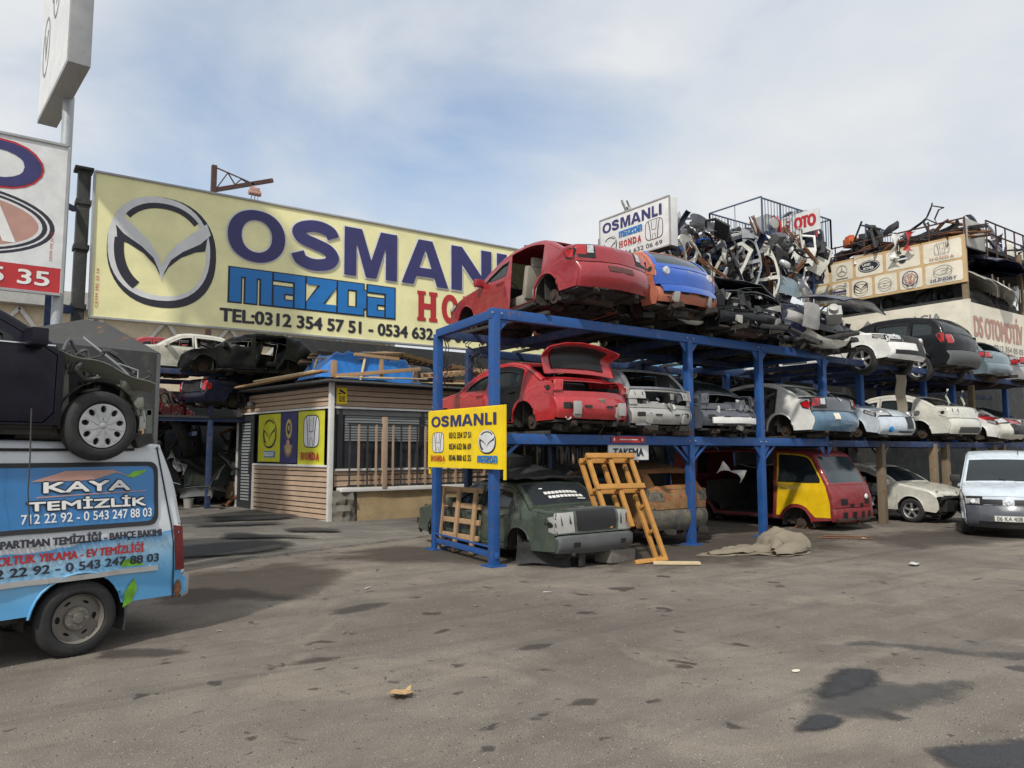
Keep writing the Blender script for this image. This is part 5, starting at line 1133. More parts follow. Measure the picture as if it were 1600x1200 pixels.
c = Car('hatch', 'scrap_car', 'salmon hatchback with a blue tailgate on the upper tier', 'car', body=M['salmon'], group=G_, **rear('hatch', 10.85, 9.15, 4.12), ry=2.2, sc=(1, 1.03, 1.06), seed=2, dent=.01, seg={'tailgate': M['blue'], 'rear_bumper': None}, g_rear_window=M['glassb'], tail=0)
c.strip_rear(M['salmon'], None, .06); c.badge('tailgate', .25); c.lamp_holes(M['salmon'], .9)
d = MB(); c.band(d, 'rear_bumper', 0, .34, -.90, .90, off=.0, ns=14)
for a, e in ((-.955, -.84), (.84, .955)): c.band(d, 'rear_window', .0, 1, a, e, off=.008, ns=4); c.band(d, 'tailgate', 0, 1, a, e, off=.008, ns=4)
c.band(d, 'rear_window', .84, 1, -.85, .85, off=.008, ns=10); d.build('tailgate_skin', M['blue'], c.root)
for sg in (1, -1):
    d = MB(); q_ = Vector(c.T('tailgate', .35, sg*.70, .012)); d.lathe([(0, .02), (.06, .02), (.085, 0), (.085, -.03)], q_, (-1, 0, 0), 18); d.build('reversing_lamp', M['lclear'], c.root); c.junk(-1, 20, .3, .6, ('salmon', 'rust', 'plastic'))
c = Car('hatch', 'scrap_car', 'torn black car body on the upper tier, right of the blue tailgate', 'car', body=M['black'], group=G_, **rear('hatch', 12.95, 9.15, 4.0, a=-4), seed=3, dent=.06, sc=(1, 1.22, 1.02), seg={'rear_bumper': None, 'tailgate': None}, tail=0, noglass=('windscreen', 'door', 'rear_window'), head=0, doors={(1, 1): None})
c.strip_rear(M['black'], None, .08); c.boot_frame(M['black'], 'tailgate'); c.junk(-1, 60, .25, 1.05, ('black', 'primer', 'plastic'))
c = Car('hatch', 'scrap_car', 'crushed black and navy car body on the upper tier beside the white off-roader', 'car', body=M['navy'], group=G_, **rear('hatch', 15.55, 9.2, 3.9, a=8), seed=4, dent=.08, sc=(1, 1.3, .9), seg={'rear_bumper': None, 'tailgate': M['black'], 'hood': M['black']}, tail=0, noglass=('windscreen', 'door'), head=0)
c.strip_rear(M['black'], None, .2); c.junk(-1, 50, .25, 1.0, ('black', 'primer', 'plastic'))
c.junk(1, 20)
c = Car('suv', 'scrap_car', 'white off-roader facing the street on the upper tier', 'car', body=M['white'], group=G_, **front('suv', 18.75, 9.0, 3.74), seed=5, dent=.008, wheels=('alloy', 'alloy', None, None), noglass=('windscreen',), sc=(1, 1, .9), doors={(0, -1): M['white'], (1, -1): M['dgrey']})
d = MB(); c.band(d, 'front_bumper', .38, .62, -.86, .86, off=.012, ns=10); d.build('lower_grille', M['trim'], c.root)
d = MB(); c.band(d, 'hood', .02, .16, -.45, .45, off=.012, ns=8); d.build('grille', M['trim'], c.root)
d = MB(); c.band(d, 'front_bumper', .62, .98, .18, .62, off=.02, ns=5); d.build('plate_holder', M['plastic'], c.root)
c = Car('suv', 'scrap_car', 'black off-roader with a large alloy wheel at the front of the upper tier', 'car', body=M['black'], group=G_, **rear('suv', 22.05, 9.1, 3.66), seed=6, dent=.012, wheels=(None, None, 'alloy6', 'alloy6'), sc=(1.02, 1.08, 1.16), seg={'rear_bumper': M['gplastic']})
c = Car('hatch', 'scrap_car', 'blue grey hatchback seen from behind, right end of the upper tier', 'car', body=M['bluegrey'], group=G_, **rear('hatch', 24.75, 9.25, 3.78), seed=7, dent=.02, noglass=('rear_window',), sc=(1, 1.05, .95), wheels=(None, None, 'steel', 'steel'))
Car('sedan', 'scrap_car', 'pale car at the right frame edge on the upper tier', 'car', body=M['silver'], group=G_, **rear('sedan', 27.3, 9.3, 3.75), seed=8, dent=.02)
# lower tier
c = Car('sedan', 'scrap_car', 'red wreck with its boot lid raised, on the lower tier', 'car', body=M['red2'], group=G_, **rear('sedan', 8.52, 9.3, 2.0), seed=11, dent=.012, seg={'rear_bumper': None}, open={'boot_lid': ((-1.72, 1.08), 112)}, tail=0, doors={(0, 1): M['red2'], (1, 1): M['black']}, noglass=('rear_window',))
c.strip_rear(M['red2'], None, .03); c.lamp_holes(M['red2'], .8); c.boot_frame(M['red2']); c.junk(-1, 24, .3, .66, ('red2', 'primer', 'plastic'))
for sg in (1, -1):
    d = MB(); p = c.T('rear_bumper', .45, sg*.62, .03); d.box((p[0]-.02, p[1], p[2]), (.04, .16, .22)); d.build('bumper_bracket', M['primer'], c.root, bevel=.012)
c = Car('hatch', 'scrap_car', 'silver grey hatchback without its tailgate on the lower tier', 'car', body=M['grey'], group=G_, **rear('hatch', 10.28, 9.35, 1.95), seed=12, dent=.012, seg={'rear_bumper': None, 'tailgate': None}, noglass=('rear_window',), tail=0)
c.strip_rear(M['primer'], None, .06); c.lamp_holes(M['primer']); c.boot_frame(M['primer'], 'tailgate'); c.junk(-1, 24, .3, .9, ('primer', 'grey', 'plastic'))
c = Car('sedan', 'scrap_car', 'dark navy saloon stripped of its boot lid on the lower tier', 'car', body=M['dgrey'], group=G_, **rear('sedan', 12.25, 9.35, 1.93), seed=13, dent=.02, seg={'rear_bumper': None, 'boot_lid': None}, tail=0, doors={(1, 1): M['dgrey']})
c.strip_rear(M['dgrey'], M['inkwhite'], .08); c.lamp_holes(M['dgrey'], .8); c.boot_frame(M['dgrey']); c.junk(-1, 24, .3, .9, ('dgrey', 'plastic', 'primer'))
c = Car('sedan', 'scrap_car', 'white saloon with a blue bumper and grey boot lid on the lower tier', 'car', body=M['white'], group=G_, **rear('sedan', 15.65, 9.1, 1.95), seed=14, dent=.01, sc=(1, 1.08, 1.02), seg={'rear_bumper': M['teal'], 'boot_lid': M['dgrey']}, doors={(1, 1): None, (0, 1): None}, noglass=(), cloth=M['beige'])
c.plate('rear_bumper', .25, '', .16, .3, .35, M['signbeige']); c.badge('boot_lid', .55, .09, 0, 'diamond')
c = Car('hatch', 'scrap_car', 'ice white car front with one headlight on the lower tier', 'car', body=M['ice'], group=G_, **front('hatch', 18.5, 9.2, 1.97), seed=15, dent=.008, doors={(0, -1): None}, sc=(1, 1.05, 1))
d = MB(); c.band(d, 'front_bumper', .45, .98, .1, .55, off=.015, ns=6); d.build('grille', M['trim'], c.root)
d = MB(); c.band(d, 'front_bumper', .22, .3, -.3, .6, off=.015, ns=8); d.build('air_slot', M['trim'], c.root)
d = MB(); p = c.T('front_bumper', .4, -.66, .01); d.lathe([(0, .03), (.05, .03), (.07, .0), (.07, -.03)], p, (1, -.4, 0), 16); d.build('fog_light', M['inkmid'], c.root)
c = Car('sedan', 'scrap_car', 'cream white coupe with empty lamp holes on the lower tier', 'car', body=M['cream'], group=G_, **rear('sedan', 22.2, 9.2, 1.97), seed=16, dent=.012, sc=(1, 1.1, 1.02), tail=0, noglass=('rear_window',), doors={(1, 1): M['cream']})
c.lamp_holes(M['cream'])
d = MB(); c.side(d, 'fuel', ell(-1.3, .88, .09, .07, 14), [], 1, off=.006, t=.004); d.build('fuel_recess', M['gplastic'], c.root)
d = MB(); c.band(d, 'rear_bumper', .55, .9, -.7, .7, off=.012, ns=10); d.build('diffuser', M['gplastic'], c.root)
c = Car('hatch', 'scrap_car', 'white crashed car front with a red bonnet edge on the lower tier', 'car', body=M['white'], group=G_, **front('hatch', 25.0, 9.1, 1.95), seed=17, dent=.06, sc=(1, 1.05, .95), seg={'hood': M['red2'], 'front_bumper': M['cream']})
d = MB(); c.band(d, 'front_bumper', .4, .95, -.5, .6, off=.02, ns=8); d.build('grille', M['trim'], c.root)
Car('sedan', 'scrap_car', 'silver saloon at the right frame edge on the lower tier', 'car', body=M['silver'], group=G_, **front('sedan', 28.0, 9.3, 1.95), seed=18, dent=.015)
# second row, seen through the gaps
c = Car('suv', 'scrap_car', 'white car with a bright wheel seen through the rack behind the front row', 'car', body=M['white'], group=G_, **front('suv', 20.4, 14.2, 3.75), seed=21, dent=.01, wheels=('alloy', 'alloy', None, None))
Car('hatch', 'scrap_car', 'sky blue car seen through the rack behind the front row', 'car', body=M['blueglow'], group=G_, **rear('hatch', 18.1, 14.0, 3.8), seed=22, dent=.02)
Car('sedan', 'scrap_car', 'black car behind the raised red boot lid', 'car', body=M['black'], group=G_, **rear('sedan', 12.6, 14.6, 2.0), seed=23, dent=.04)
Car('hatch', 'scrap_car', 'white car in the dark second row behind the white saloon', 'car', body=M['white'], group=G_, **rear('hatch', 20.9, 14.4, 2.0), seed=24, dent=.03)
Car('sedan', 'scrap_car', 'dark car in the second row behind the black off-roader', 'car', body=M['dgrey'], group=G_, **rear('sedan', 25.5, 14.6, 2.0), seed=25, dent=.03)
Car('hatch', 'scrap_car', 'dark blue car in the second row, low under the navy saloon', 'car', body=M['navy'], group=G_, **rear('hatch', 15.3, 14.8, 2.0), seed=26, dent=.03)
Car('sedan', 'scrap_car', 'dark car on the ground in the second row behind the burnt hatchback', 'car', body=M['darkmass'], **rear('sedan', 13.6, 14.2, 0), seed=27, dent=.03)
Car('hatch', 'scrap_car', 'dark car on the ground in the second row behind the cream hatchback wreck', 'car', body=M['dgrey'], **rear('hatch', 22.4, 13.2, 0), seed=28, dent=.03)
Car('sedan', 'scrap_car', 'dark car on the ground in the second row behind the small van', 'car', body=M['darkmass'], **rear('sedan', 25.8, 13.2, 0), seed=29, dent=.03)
# on the ground
c = Car('old', 'scrap_car', 'old dark green saloon without wheels on the ground', 'car', body=M['green'], **rear('old', 8.0, 8.75, -.06), seed=31, dent=.014, seg={'rear_bumper': M['gplastic'], 'front_bumper': None, 'hood': M['green']}, tail=0, head=0, g_rear_window=M['dglass'], rx=0, ry=0)
c.lamp_holes(M['primer']); c.junk(1, 26, .3, .75, ('plastic', 'rust', 'green'))
d = MB(); c.band(d, 'boot_lid', .40, .56, -.62, .62, off=.015, ns=10); d.build('trim_strip', M['gplastic'], c.root)
d = MB(); c.band(d, 'boot_lid', .60, .95, -.5, .5, off=.008, ns=10); d.build('plate_recess', M['trim'], c.root)
d = MB(); 
for q in (-.62, .62): c.band(d, 'rear_bumper', .45, .62, q-.07, q+.07, off=.008, ns=3)
d.build('bumper_slot', M['trim'], c.root)
d = MB(); fn = lambda x, y, o: c.T('rear_window', .40+.13*(1-y)+.07*abs(x-.5), .5-x*1.0, .004+o)
for row in (0, 1):
    for k in range(9): d.poly([(x, y+row*-1.3) for x, y in rect(.02+k*.105+.05*row, .1, .02+k*.105+.05*row+.088, .85)], fn, 0)
d.poly(rect(-.05, 1.6, .05, 1.9), fn, 0); d.poly(rect(.8, -1.9, 1.0, -1.65), fn, 0); d.build('sticker', M['inkwhite'], c.root)
props(c.root, 'old dark green saloon without wheels standing on the ground', 'car')
d = MB(); d.grid(lambda u, v: (7.2+1.55*u, 10.0+1.3*v, 1.31+(.05+.20*math.sin(math.pi*min(1, u*1.05))*math.sin(math.pi*v))+.10*noise.noise(Vector((u*4, v*4, 3)))*math.sin(math.pi*u)), 26, 18); d.thicken(.03)
props(d.build('rubber_mat', M['plastic'], sharp=80), 'crumpled black rubber matting heaped on the green saloon roof', 'mat')
d = MB(); d.box((0, 0, .13), (.75, .42, .26)); d.box((0, -.22, .13), (.6, .02, .18)); o = d.build('radiator', M['plastic'], None, bevel=.02); o.location = (7.75, 10.9, 1.48); o.rotation_euler = (R(10), 0, R(15)); props(o, 'black radiator crate on top of the matting on the green car', 'radiator')
c = Car('hatch', 'scrap_car', 'burnt out rusty hatchback on the ground behind the ochre frame', 'car', body=M['burnt'], **rear('hatch', 11.15, 9.75, .0), sc=(1, 1, 1.06), seed=33, dent=.02, seg={'rear_bumper': M['burnt2'], 'tailgate': M['burnt'], 'hood': M['rust']}, noglass=('rear_window', 'windscreen', 'door'), tail=0, head=0, seats=0, handles=0, doors={(0, 1): M['burnt2'], (1, 1): M['burnt2']})
c.lamp_holes(M['burnt2']); c.junk(-1, 30, .3, .8, ('burnt2', 'rust', 'burnt'))
d = MB()
for a, e in ((-.91, -.74), (.74, .91)): c.band(d, 'rear_window', .03, .97, a, e, off=-.004, ns=4)
c.band(d, 'rear_window', .03, .22, -.75, .75, off=-.006, ns=8); c.band(d, 'rear_window', .84, .98, -.75, .75, off=-.006, ns=8); d.build('window_surround', mat('rust orange burnt steel', (.30, .13, .05), rough=.85, rust=.5, scale=3), c.root)
c = Car('vancab', 'scrap_van', 'dull red van with a yellow front door and no wheels', 'van', body=M['redvan'], **front('vancab', 16.40, 9.45, -.13), sc=(1.06, 1.04, 1.05), seed=34, dent=.012, doors={(0, -1): M['yellow'], (1, -1): None, (1, 1): None}, tail=0, head=0, g_windscreen=M['glassb'])
d = MB()
fn = lambda x, y, o: c.T('front_panel', y, x, .006+o)
d.poly(rrect(-.72, .12, -.42, .36, .04), fn, 0); d.poly(rrect(.42, .12, .72, .36, .04), fn, 0); d.poly(rrect(-.34, .02, .34, .16, .02), fn, 0)
fn = lambda x, y, o: c.T('front_bumper', y, x, .006+o)
for q in (-.6, -.2, .25, .62): d.poly(rrect(q-.09, .35, q+.09, .75, .03), fn, 0)
d.build('panel_opening', M['trim'], c.root)
d = MB(); p = c.T('front_panel', .42, .5, .02); d.lathe([(0, .03), (.05, .02), (.06, 0), (0, -.02)], p, (1, 0, 0), 14); d.build('lamp_socket', M['inkwhite'], c.root)
d = MB(); d.tube([(1.35, -.62, .02), (1.35, -.30, .02)], [.22, .19], 18); d.tube([(1.35, -.3, .1), (1.35, .3, .12)], .08, 8); d.build('axle_drum', M['rust'], c.root)
c = Car('hatch', 'scrap_car', 'cream white wrecked hatchback with a torn front wing on the ground', 'car', body=M['cream'], **front('hatch', 20.2, 8.75, 0), seed=35, dent=.012, sc=(1.02, 1.05, 1), wheels=('alloy', 'alloy', 'alloy', 'alloy'), seg={'front_bumper': None}, head=0, glass=M['glass'], noglass=(('door', 0, -1),))
d = MB(); p = c.T('front_bumper', .5, 0, -.1); d.box((1.9, 0, .5), (.3, 1.3, .4)); d.tube([(2.0, -.8, .62), (2.05, 0, .66), (2.0, .8, .62)], .05, 8); d.build('radiator_support', M['plastic'], c.root, bevel=.03); c.junk(1, 26, .3, .8, ('cream', 'plastic', 'primer'))
c = Car('hatch', 'scrap_car', 'black wreck with its torn white roof edge between red van and cream hatchback', 'car', body=M['darkmass'], **front('hatch', 18.0, 9.9, 0), seed=36, dent=.08, noglass=('windscreen', 'door'), head=0, tail=0, doors={(0, -1): None}, seg={'front_bumper': None, 'hood': M['black']})
d = MB(); d.grid(lambda u, v: (.3-1.5*u, -.75+.25*v, 1.40+.05*math.sin(u*7)-.06*v), 10, 3); d.thicken(.02); d.build('roof_edge', M['white'], c.root)
d = MB(); d.box((1.75, -.62, .95), (.10, .12, .5), Matrix.Rotation(R(8), 3, 'Y')); d.box((1.6, -.6, 1.15), (.3, .1, .1)); d.box((1.7, -.5, .8), (.2, .3, .08)); d.build('inner_wing', M['primer'], c.root, bevel=.02); c.junk(1, 40, .3, 1.1, ('plastic', 'primer', 'black'))
# the small parked van
az_k = 203.5; hv = az(az_k); kc = Vector((17.3, 6.6, 0))-hv*1.98
c = Car('mpv', 'parked_van', 'ice white small van with a dark bumper parked at the right edge', 'van', loc=kc, rz=az_k, body=M['ice'], seed=41, wheels=('steel',)*4, seg={'front_bumper': M['dgrey']}, glass=M['glass'], mirrors=0)
d = MB()
for a, e in ((-.60, -.13), (.13, .60)): c.band(d, 'front_panel', .10, .72, a, e, off=.008, ns=8)
d.build('grille', M['trim'], c.root); c.badge('front_panel', .45, .085, 0, 'diamond'); c.plate('front_bumper', .52, '06 KA 408', .52, .2)
d = MB(); c.band(d, 'front_bumper', .28, .38, -.7, .7, off=.006, ns=12); d.build('air_intake', M['trim'], c.root)
for sg in (1, -1):
    d = MB(); p = Vector(c.S(1.0, 1.16, sg, .02)); d.box(p+Vector((0, sg*.10, .04)), (.10, .2, .16)); d.build('wing_mirror', M['plastic'], c.root, bevel=.03)
    d = MB(); d.tube([c.T('windscreen', .05, sg*.1+.1, .02), c.T('windscreen', .12, sg*.45+.3, .03)], .012, 5); d.build('wiper', M['trim'], c.root)
d = MB(); d.tube([(.35, .3, 1.72), (.15, .3, 1.98)], .008, 5); d.build('aerial', M['trim'], c.root)

# ---------------------------------------------------------------- the cleaning van and the plum car on its roof
vd = az(15.1); vn = az(-74.9); wp = Vector((.79, 7.72, 0)); w0 = SPEC['kombi']['w0']
vloc = wp-vn*(w0-.03)-vd*1.32*1.0
lv = bpy.data.materials.new('livery'); lv.use_nodes = True; nt = lv.node_tree; L = nt.links; bs = nt.nodes['Principled BSDF']
tc = NN(nt, 'ShaderNodeTexCoord'); sp_ = NN(nt, 'ShaderNodeSeparateXYZ'); L.new(tc.outputs['Object'], sp_.inputs[0])
nz = NN(nt, 'ShaderNodeTexNoise', i_Scale=1.3, i_Detail=3); L.new(tc.outputs['Object'], nz.inputs['Vector'])
ma = NN(nt, 'ShaderNodeMath', operation='MULTIPLY_ADD'); L.new(sp_.outputs[0], ma.inputs[0]); ma.inputs[1].default_value = .08; L.new(sp_.outputs[2], ma.inputs[2])
mb_ = NN(nt, 'ShaderNodeMath', operation='MULTIPLY_ADD'); L.new(nz.outputs[0], mb_.inputs[0]); mb_.inputs[1].default_value = .35; L.new(ma.outputs[0], mb_.inputs[2])
mr = NN(nt, 'ShaderNodeMapRange'); L.new(mb_.outputs[0], mr.inputs[0]); mr.inputs[1].default_value = .2; mr.inputs[2].default_value = 1.17
pc = ramp(nt, mr.outputs[0], [(0, (.22, .46, .66)), (.22, (.10, .34, .62)), (.42, (.10, .36, .66)), (.62, (.20, .46, .70)), (.80, (.36, .57, .74)), (.895, (.10, .33, .62)), (.90, (.60, .64, .68)), (1, (.60, .63, .66))])
nd = NN(nt, 'ShaderNodeTexNoise', i_Scale=5, i_Detail=9, i_Roughness=.7); L.new(tc.outputs['Object'], nd.inputs['Vector'])
x_ = NN(nt, 'ShaderNodeMix', data_type='RGBA'); L.new(ramp(nt, nd.outputs[0], [(.55, 0), (.8, .45)]), x_.inputs[0]); L.new(pc, x_.inputs[6]); x_.inputs[7].default_value = (.20, .19, .17, 1)
L.new(x_.outputs[2], bs.inputs['Base Color']); bs.inputs['Roughness'].default_value = .32; bs.inputs['Coat Weight'].default_value = .4
M['livery'] = lv
c = Car('kombi', 'cleaning_van', 'sky blue and white cleaning van with lettered side at the left edge', 'van', loc=vloc, rz=195.1, body=lv, seed=51, dent=.006, wheels=('steel',)*4, wr=.335, seg={'rear_bumper': M['signgrey'], 'tailgate': M['white']}, tail=0, sc=(1, 1, 1))
van = c
def fv(x, y, o): return c.S(-(x), y, 1, .004+o)      # x metres behind the middle, y height
d = MB(); d.poly(dens(rrect(-.62, 1.10, 2.05, 1.70, .09)), fv, 0, [dens(rrect(-.58, 1.14, 2.01, 1.66, .07))], .010); d.build('window_seal', M['trim'], c.root)
d = MB(); V, F = cdt(dens(rrect(-.58, 1.14, 2.01, 1.66, .07)), [], .12); d.add([fv(x, y, .004) for x, y in V], F, 0); wv = d.build('side_window', M['skypanel'], c.root)
d = MB()
roof = [(.90, 1.535), (1.18, 1.625), (1.60, 1.625), (1.80, 1.55), (1.63, 1.60), (1.42, 1.54), (1.3, 1.535)]
d.poly(roof, fv, 1, (), .009); d.poly(dens([(.95, 1.395), (1.92, 1.42), (1.92, 1.427), (.95, 1.405)]), fv, 1, (), .009); d.build('emblem', [M['inkwhite'], M['inkfade']], wv)
d = MB(); d.poly([(1.72, 1.56), (1.80, 1.61), (1.93, 1.625), (1.88, 1.58), (1.80, 1.55)], fv, 0, (), .009); d.build('leaf_decal', M['inkgreen'], wv)
fvt = lambda x, y, o: fv(x, y, o+.006)
for st, x0, z0, w_, h_ in (('KAYA', 1.00, 1.435, .76, .095), ('TEMİZLİK', .88, 1.285, 1.04, .105)):
    d = MB()
    for dx, dy in ((-.012, 0), (.012, 0), (0, -.012), (0, .012)): text(d, st, x0+dx, z0+dy, w_, h_, fvt, 1, .06, .004)
    text(d, st, x0, z0, w_, h_, fvt, 0, .06, .006); d.build('lettering', [M['inkwhite'], M['ink']], wv)
d = MB(); text(d, '712 22 92 - 0 543 247 88 03', .83, 1.18, 1.15, .08, fvt, 0, .02); d.build('lettering', M['inkwhite'], wv)
for st, x0, z0, w_, h_, mk, bo in (('APARTMAN TEMİZLİĞİ - BAHÇE BAKIMI', .62, .975, 1.46, .105, 'ink', .075), ('KOLTUK YIKAMA - EV TEMİZLİĞİ', .62, .855, 1.28, .10, 'inkred', .05), ('712 22 92 - 0 543 247 88 03', .53, .75, 1.53, .078, 'ink', .05)):
    d = MB(); text(d, st, x0, z0, w_, h_, fvt, 0, bo); d.build('lettering', M[mk], c.root)
for q in ([(1.70, .73), (1.66, .78), (1.76, .80), (1.88, .755), (1.92, .73)], [(1.72, .36), (1.73, .50), (1.82, .62), (1.86, .52), (1.81, .40)], [(.15, .62), (.35, .66), (.5, .63), (.35, .60)]):
    d = MB(); d.poly(q, fv, 0, (), .003); d.build('leaf_decal', M['inkgreen'], c.root)
d = MB()
for a, e in ((-2.2, 2.05),):
    n = 30
    for k in range(n): d.bar(c.S(-(a+(e-a)*k/n), .69, 1, .008), c.S(-(a+(e-a)*(k+1)/n), .69, 1, .008), .02, .045)
d.build('side_moulding', M['alu'], c.root)
d = MB(); d.tube([c.S(-(-2.0+.2*k), 1.815-(.03 if k > 19 else 0), 1, .015) for k in range(20)], .014, 6); d.build('gutter', M['trim'], c.root)
d = MB(); d.tube([c.S(-2.04-(1.86-z)*.20, z, 1, .004) for z in (1.84, 1.7, 1.5, 1.3, 1.1)]+[c.S(-2.21-(1.1-z)*.05, z, 1, .004) for z in (.9, .7, .5, .38)], .008, 5); d.build('door_gap', M['trim'], c.root)
d = MB(); c.side(d, 'ktail', [(-2.26, .64), (-2.36, .64), (-2.32, 1.06), (-2.22, 1.08)], [], 1, off=.012); c.band(d, 'tailgate', .02, .8, .8, .985, off=.012, ns=4); d.build('tail_light', mat('dark red lens', (.14, .012, .014), rough=.25, coat=.5), c.root)
d = MB(); d.grid(lambda u, v: c.S(-1.755+.01*u, .46-.32*v, 1, -.02-.25*u), 2, 4); d.thicken(.02); d.build('mud_flap', M['gplastic'], c.root)
d = MB(); c.side(d, 'rustp', ell(-2.3, .46, .04, .08, 14), [], 1, off=.005, t=.004); d.build('rust_patch', M['rust'], c.root)

pw = Vector((.89, 7.74, 2.005)); hsp = SPEC['sedan']; pl = pw-vd*1.33-(-vn)*0-vn*(hsp['w0']-.10); pl.z = pw.z-.31
c = Car('sedan', 'scrap_car', 'dark plum car with a missing front wing standing on the van roof', 'car', loc=pl, rz=15.1, body=M['purple'], seed=52, dent=.006, wheels=('cover',)*4, seg={'hood': None, 'front_bumper': None}, head=0, no_wing=.97, sc=(1, 1, 1.08), glass=M['glass'], mirrors=0, steer=0, wr=.318)
pc_ = c
d = MB(); d.box(Vector(c.S(.72, .99, -1, .10)), (.13, .22, .15)); d.tube([c.S(.78, .93, -1, 0), c.S(.75, .95, -1, .08)], .03, 6); d.build('wing_mirror', M['purple'], c.root, bevel=.045)
d = MB(); d.tube([c.S(.9-.1*k, .945, -1, .006) for k in range(24)], .009, 5); d.build('chrome_strip', M['chrome'], c.root)
# bare front structure: inner wing, strut and spring, headlight carcass
m_ol = mat('dirty olive steel', (.10, .11, .09), rough=.55, dirt=.7, dcol=(.18, .15, .11), rust=.18, scale=4)
d = MB(); d.grid(lambda u, v: (.97+.84*u, -.80+.04*math.sin(u*6)+.10*v, 1.0-.26*u**1.3-.02*math.sin(u*11)-.12*v*(1-.3*u)), 18, 4); d.grid(lambda u, v: (.97+.10*u, -.70-.06*v, .95-.55*v), 3, 6); d.grid(lambda u, v: (1.50+.22*u, -.74-.04*math.sin(u*6+v*3), .80-.26*v*(1-.2*u)-.10*u), 5, 6); d.thicken(.015); d.build('inner_wing', m_ol, c.root)
d = MB(); d.tube([(1.28+.08*math.cos(a*.5), -.66+.08*math.sin(a*.5), .48+.0085*a) for a in range(0, 44)], .014, 6); d.build('coil_spring', M['steelw'], c.root)
d = MB(); d.tube([(1.3, -.62, .34), (1.27, -.62, .90)], .035, 10); d.build('strut', M['plastic'], c.root)
d = MB(); d.box((1.66, -.50, .64), (.16, .34, .14)); d.tube([(1.5, -.72, .72), (1.68, -.70, .62), (1.76, -.5, .55), (1.78, .1, .52)], .035, 8); d.tube([(1.5, -.75, .84), (1.74, -.72, .70), (1.80, -.55, .72)], .014, 6); d.build('front_crossmember', m_ol, c.root, bevel=.02)
d = MB(); r_ = random.Random(8)
for k in range(9):
    x, y, z = r_.uniform(1.0, 1.6), r_.uniform(-.75, -.4), r_.uniform(.75, 1.05); P = [(x, y, z)]
    for j in range(5): x += r_.uniform(-.08, .12); y += r_.uniform(-.06, .05); z += r_.uniform(-.12, .10); P.append((min(x, 1.84), y, min(z, 1.1)))
    d.tube(spline3(P), .010 if k % 3 else .02, 5)
d.build('wiring', M['rope'], c.root)
d = MB(); d.tube(spline3([(1.02, -.7, 1.0), (1.1, -.62, 1.12), (1.18, -.6, 1.02), (1.26, -.6, 1.04), (1.3, -.6, .92)]), .016, 7); d.build('pipe', M['gplastic'], c.root)
d = MB(); d.tube([(1.22, -.6, 1.16), (1.5, -.7, .92), (1.62, -.72, .80)], .011, 6); d.tube([(1.5, -.72, .93), (1.68, -.72, .88), (1.68, -.72, .78)], .007, 5); d.build('stay_rod', M['galv'], c.root)
d = MB(); d.box((1.25, -.1, .7), (.6, 1.0, .4)); d.box((1.3, -.35, .92), (.3, .3, .14))
for q, (x, z, r_) in enumerate(((1.45, .55, .12), (1.55, .42, .1), (1.6, .62, .07), (1.4, .7, .09))): d.lathe([(0, .05), (r_, .05), (r_, -.05), (0, -.05)], (x, -.55+.05*q, z), (.2, 1, .3), 12)
d.build('engine', M['plastic'], c.root, bevel=.015)
d = MB(); d.tube([(1.72, -.72, .55), (1.76, -.72, .40), (1.70, -.72, .30)], .02, 6); d.box((1.74, -.72, .38), (.06, .03, .12)); d.build('lamp_bracket', M['primer'], c.root)
d = MB(); ca = pw-vd*.62+vn*.20; d.tube([ca+Vector((0, 0, .15)), ca+Vector((.01, 0, -.25)), ca+vn*.03+Vector((0, 0, -.55)), ca+vn*.02+Vector((.03, 0, -.82))], .006, 5)
props(d.build('cable', M['rope'], None), 'thin dark cable hanging down over the van side window', 'cable')

# ---------------------------------------------------------------- stacked cars behind the shack
t = thing('yard_rack', 'dark steel rack under the stacked cars behind the shack', 'rack', (0, 0, 0)); rk = t
for x in (2.9, 5.4, 8.2, 11):
    for y in (22.5, 26): post(x, y, 0, 4.0, M['rackdark'], .14, rk)
b = MB(); b.box((7.2, 25.6, 2.78), (9.4, 6.4, .06)); b.build('deck', M['metalsheet'], rk)  # deck added as a cover that shades the yard entrance below
for z in (2.72, 4.05):
    for y in (22.5, 26): beam((2.6, y, z), (12, y, z), .12, .15, M['rackdark'], rk)
for k in range(5): beam((3+2*k, 22.5, 2.3), (3+2*k, 26, 2.3), .1, .12, M['rackdark'], rk)
GB = 'cars stacked behind the shack'
Car('old', 'scrap_car', 'cream saloon side-on at the back of the stack behind the shack', 'car', loc=(5.0, 24.8, 4.05), rz=185, body=M['cream'], group=GB, seed=61, dent=.01, noglass=('door',))
Car('hatch', 'scrap_car', 'bright red car corner behind the cream saloon', 'car', loc=(4.3, 28.5, 4.3), rz=200, body=M['red2'], group=GB, seed=62, dent=.02)
Car('hatch', 'scrap_car', 'torn black car body on top of the stack behind the shack', 'car', loc=(6.3, 22.4, 3.85), rz=172, body=M['black'], group=GB, seed=63, dent=.09, sc=(.95, 1, .95), noglass=('door', 'windscreen', 'rear_window'), doors={(1, 1): None}, head=0, tail=0, seg={'front_bumper': None, 'hood': None})
c = Car('old', 'scrap_car', 'navy saloon with red tail lamps above the yard entrance', 'car', loc=(7.05, 23.2, 2.9), rz=14, body=M['navy'], group=GB, seed=64, dent=.012, seg={'rear_bumper': M['navy']}, noglass=('rear_window',))
Car('sedan', 'scrap_car', 'red wreck wedged left of the navy saloon', 'car', loc=(4.2, 25.6, 2.32), rz=60, body=M['red2'], group=GB, seed=65, dent=.05, tail=0, seg={'rear_bumper': None})
Car('sedan', 'scrap_car', 'black car half hidden under the billboard right of the torn body', 'car', loc=(10.4, 23.0, 3.7), rz=184, body=M['black'], group=GB, seed=66, dent=.05, noglass=('door',))
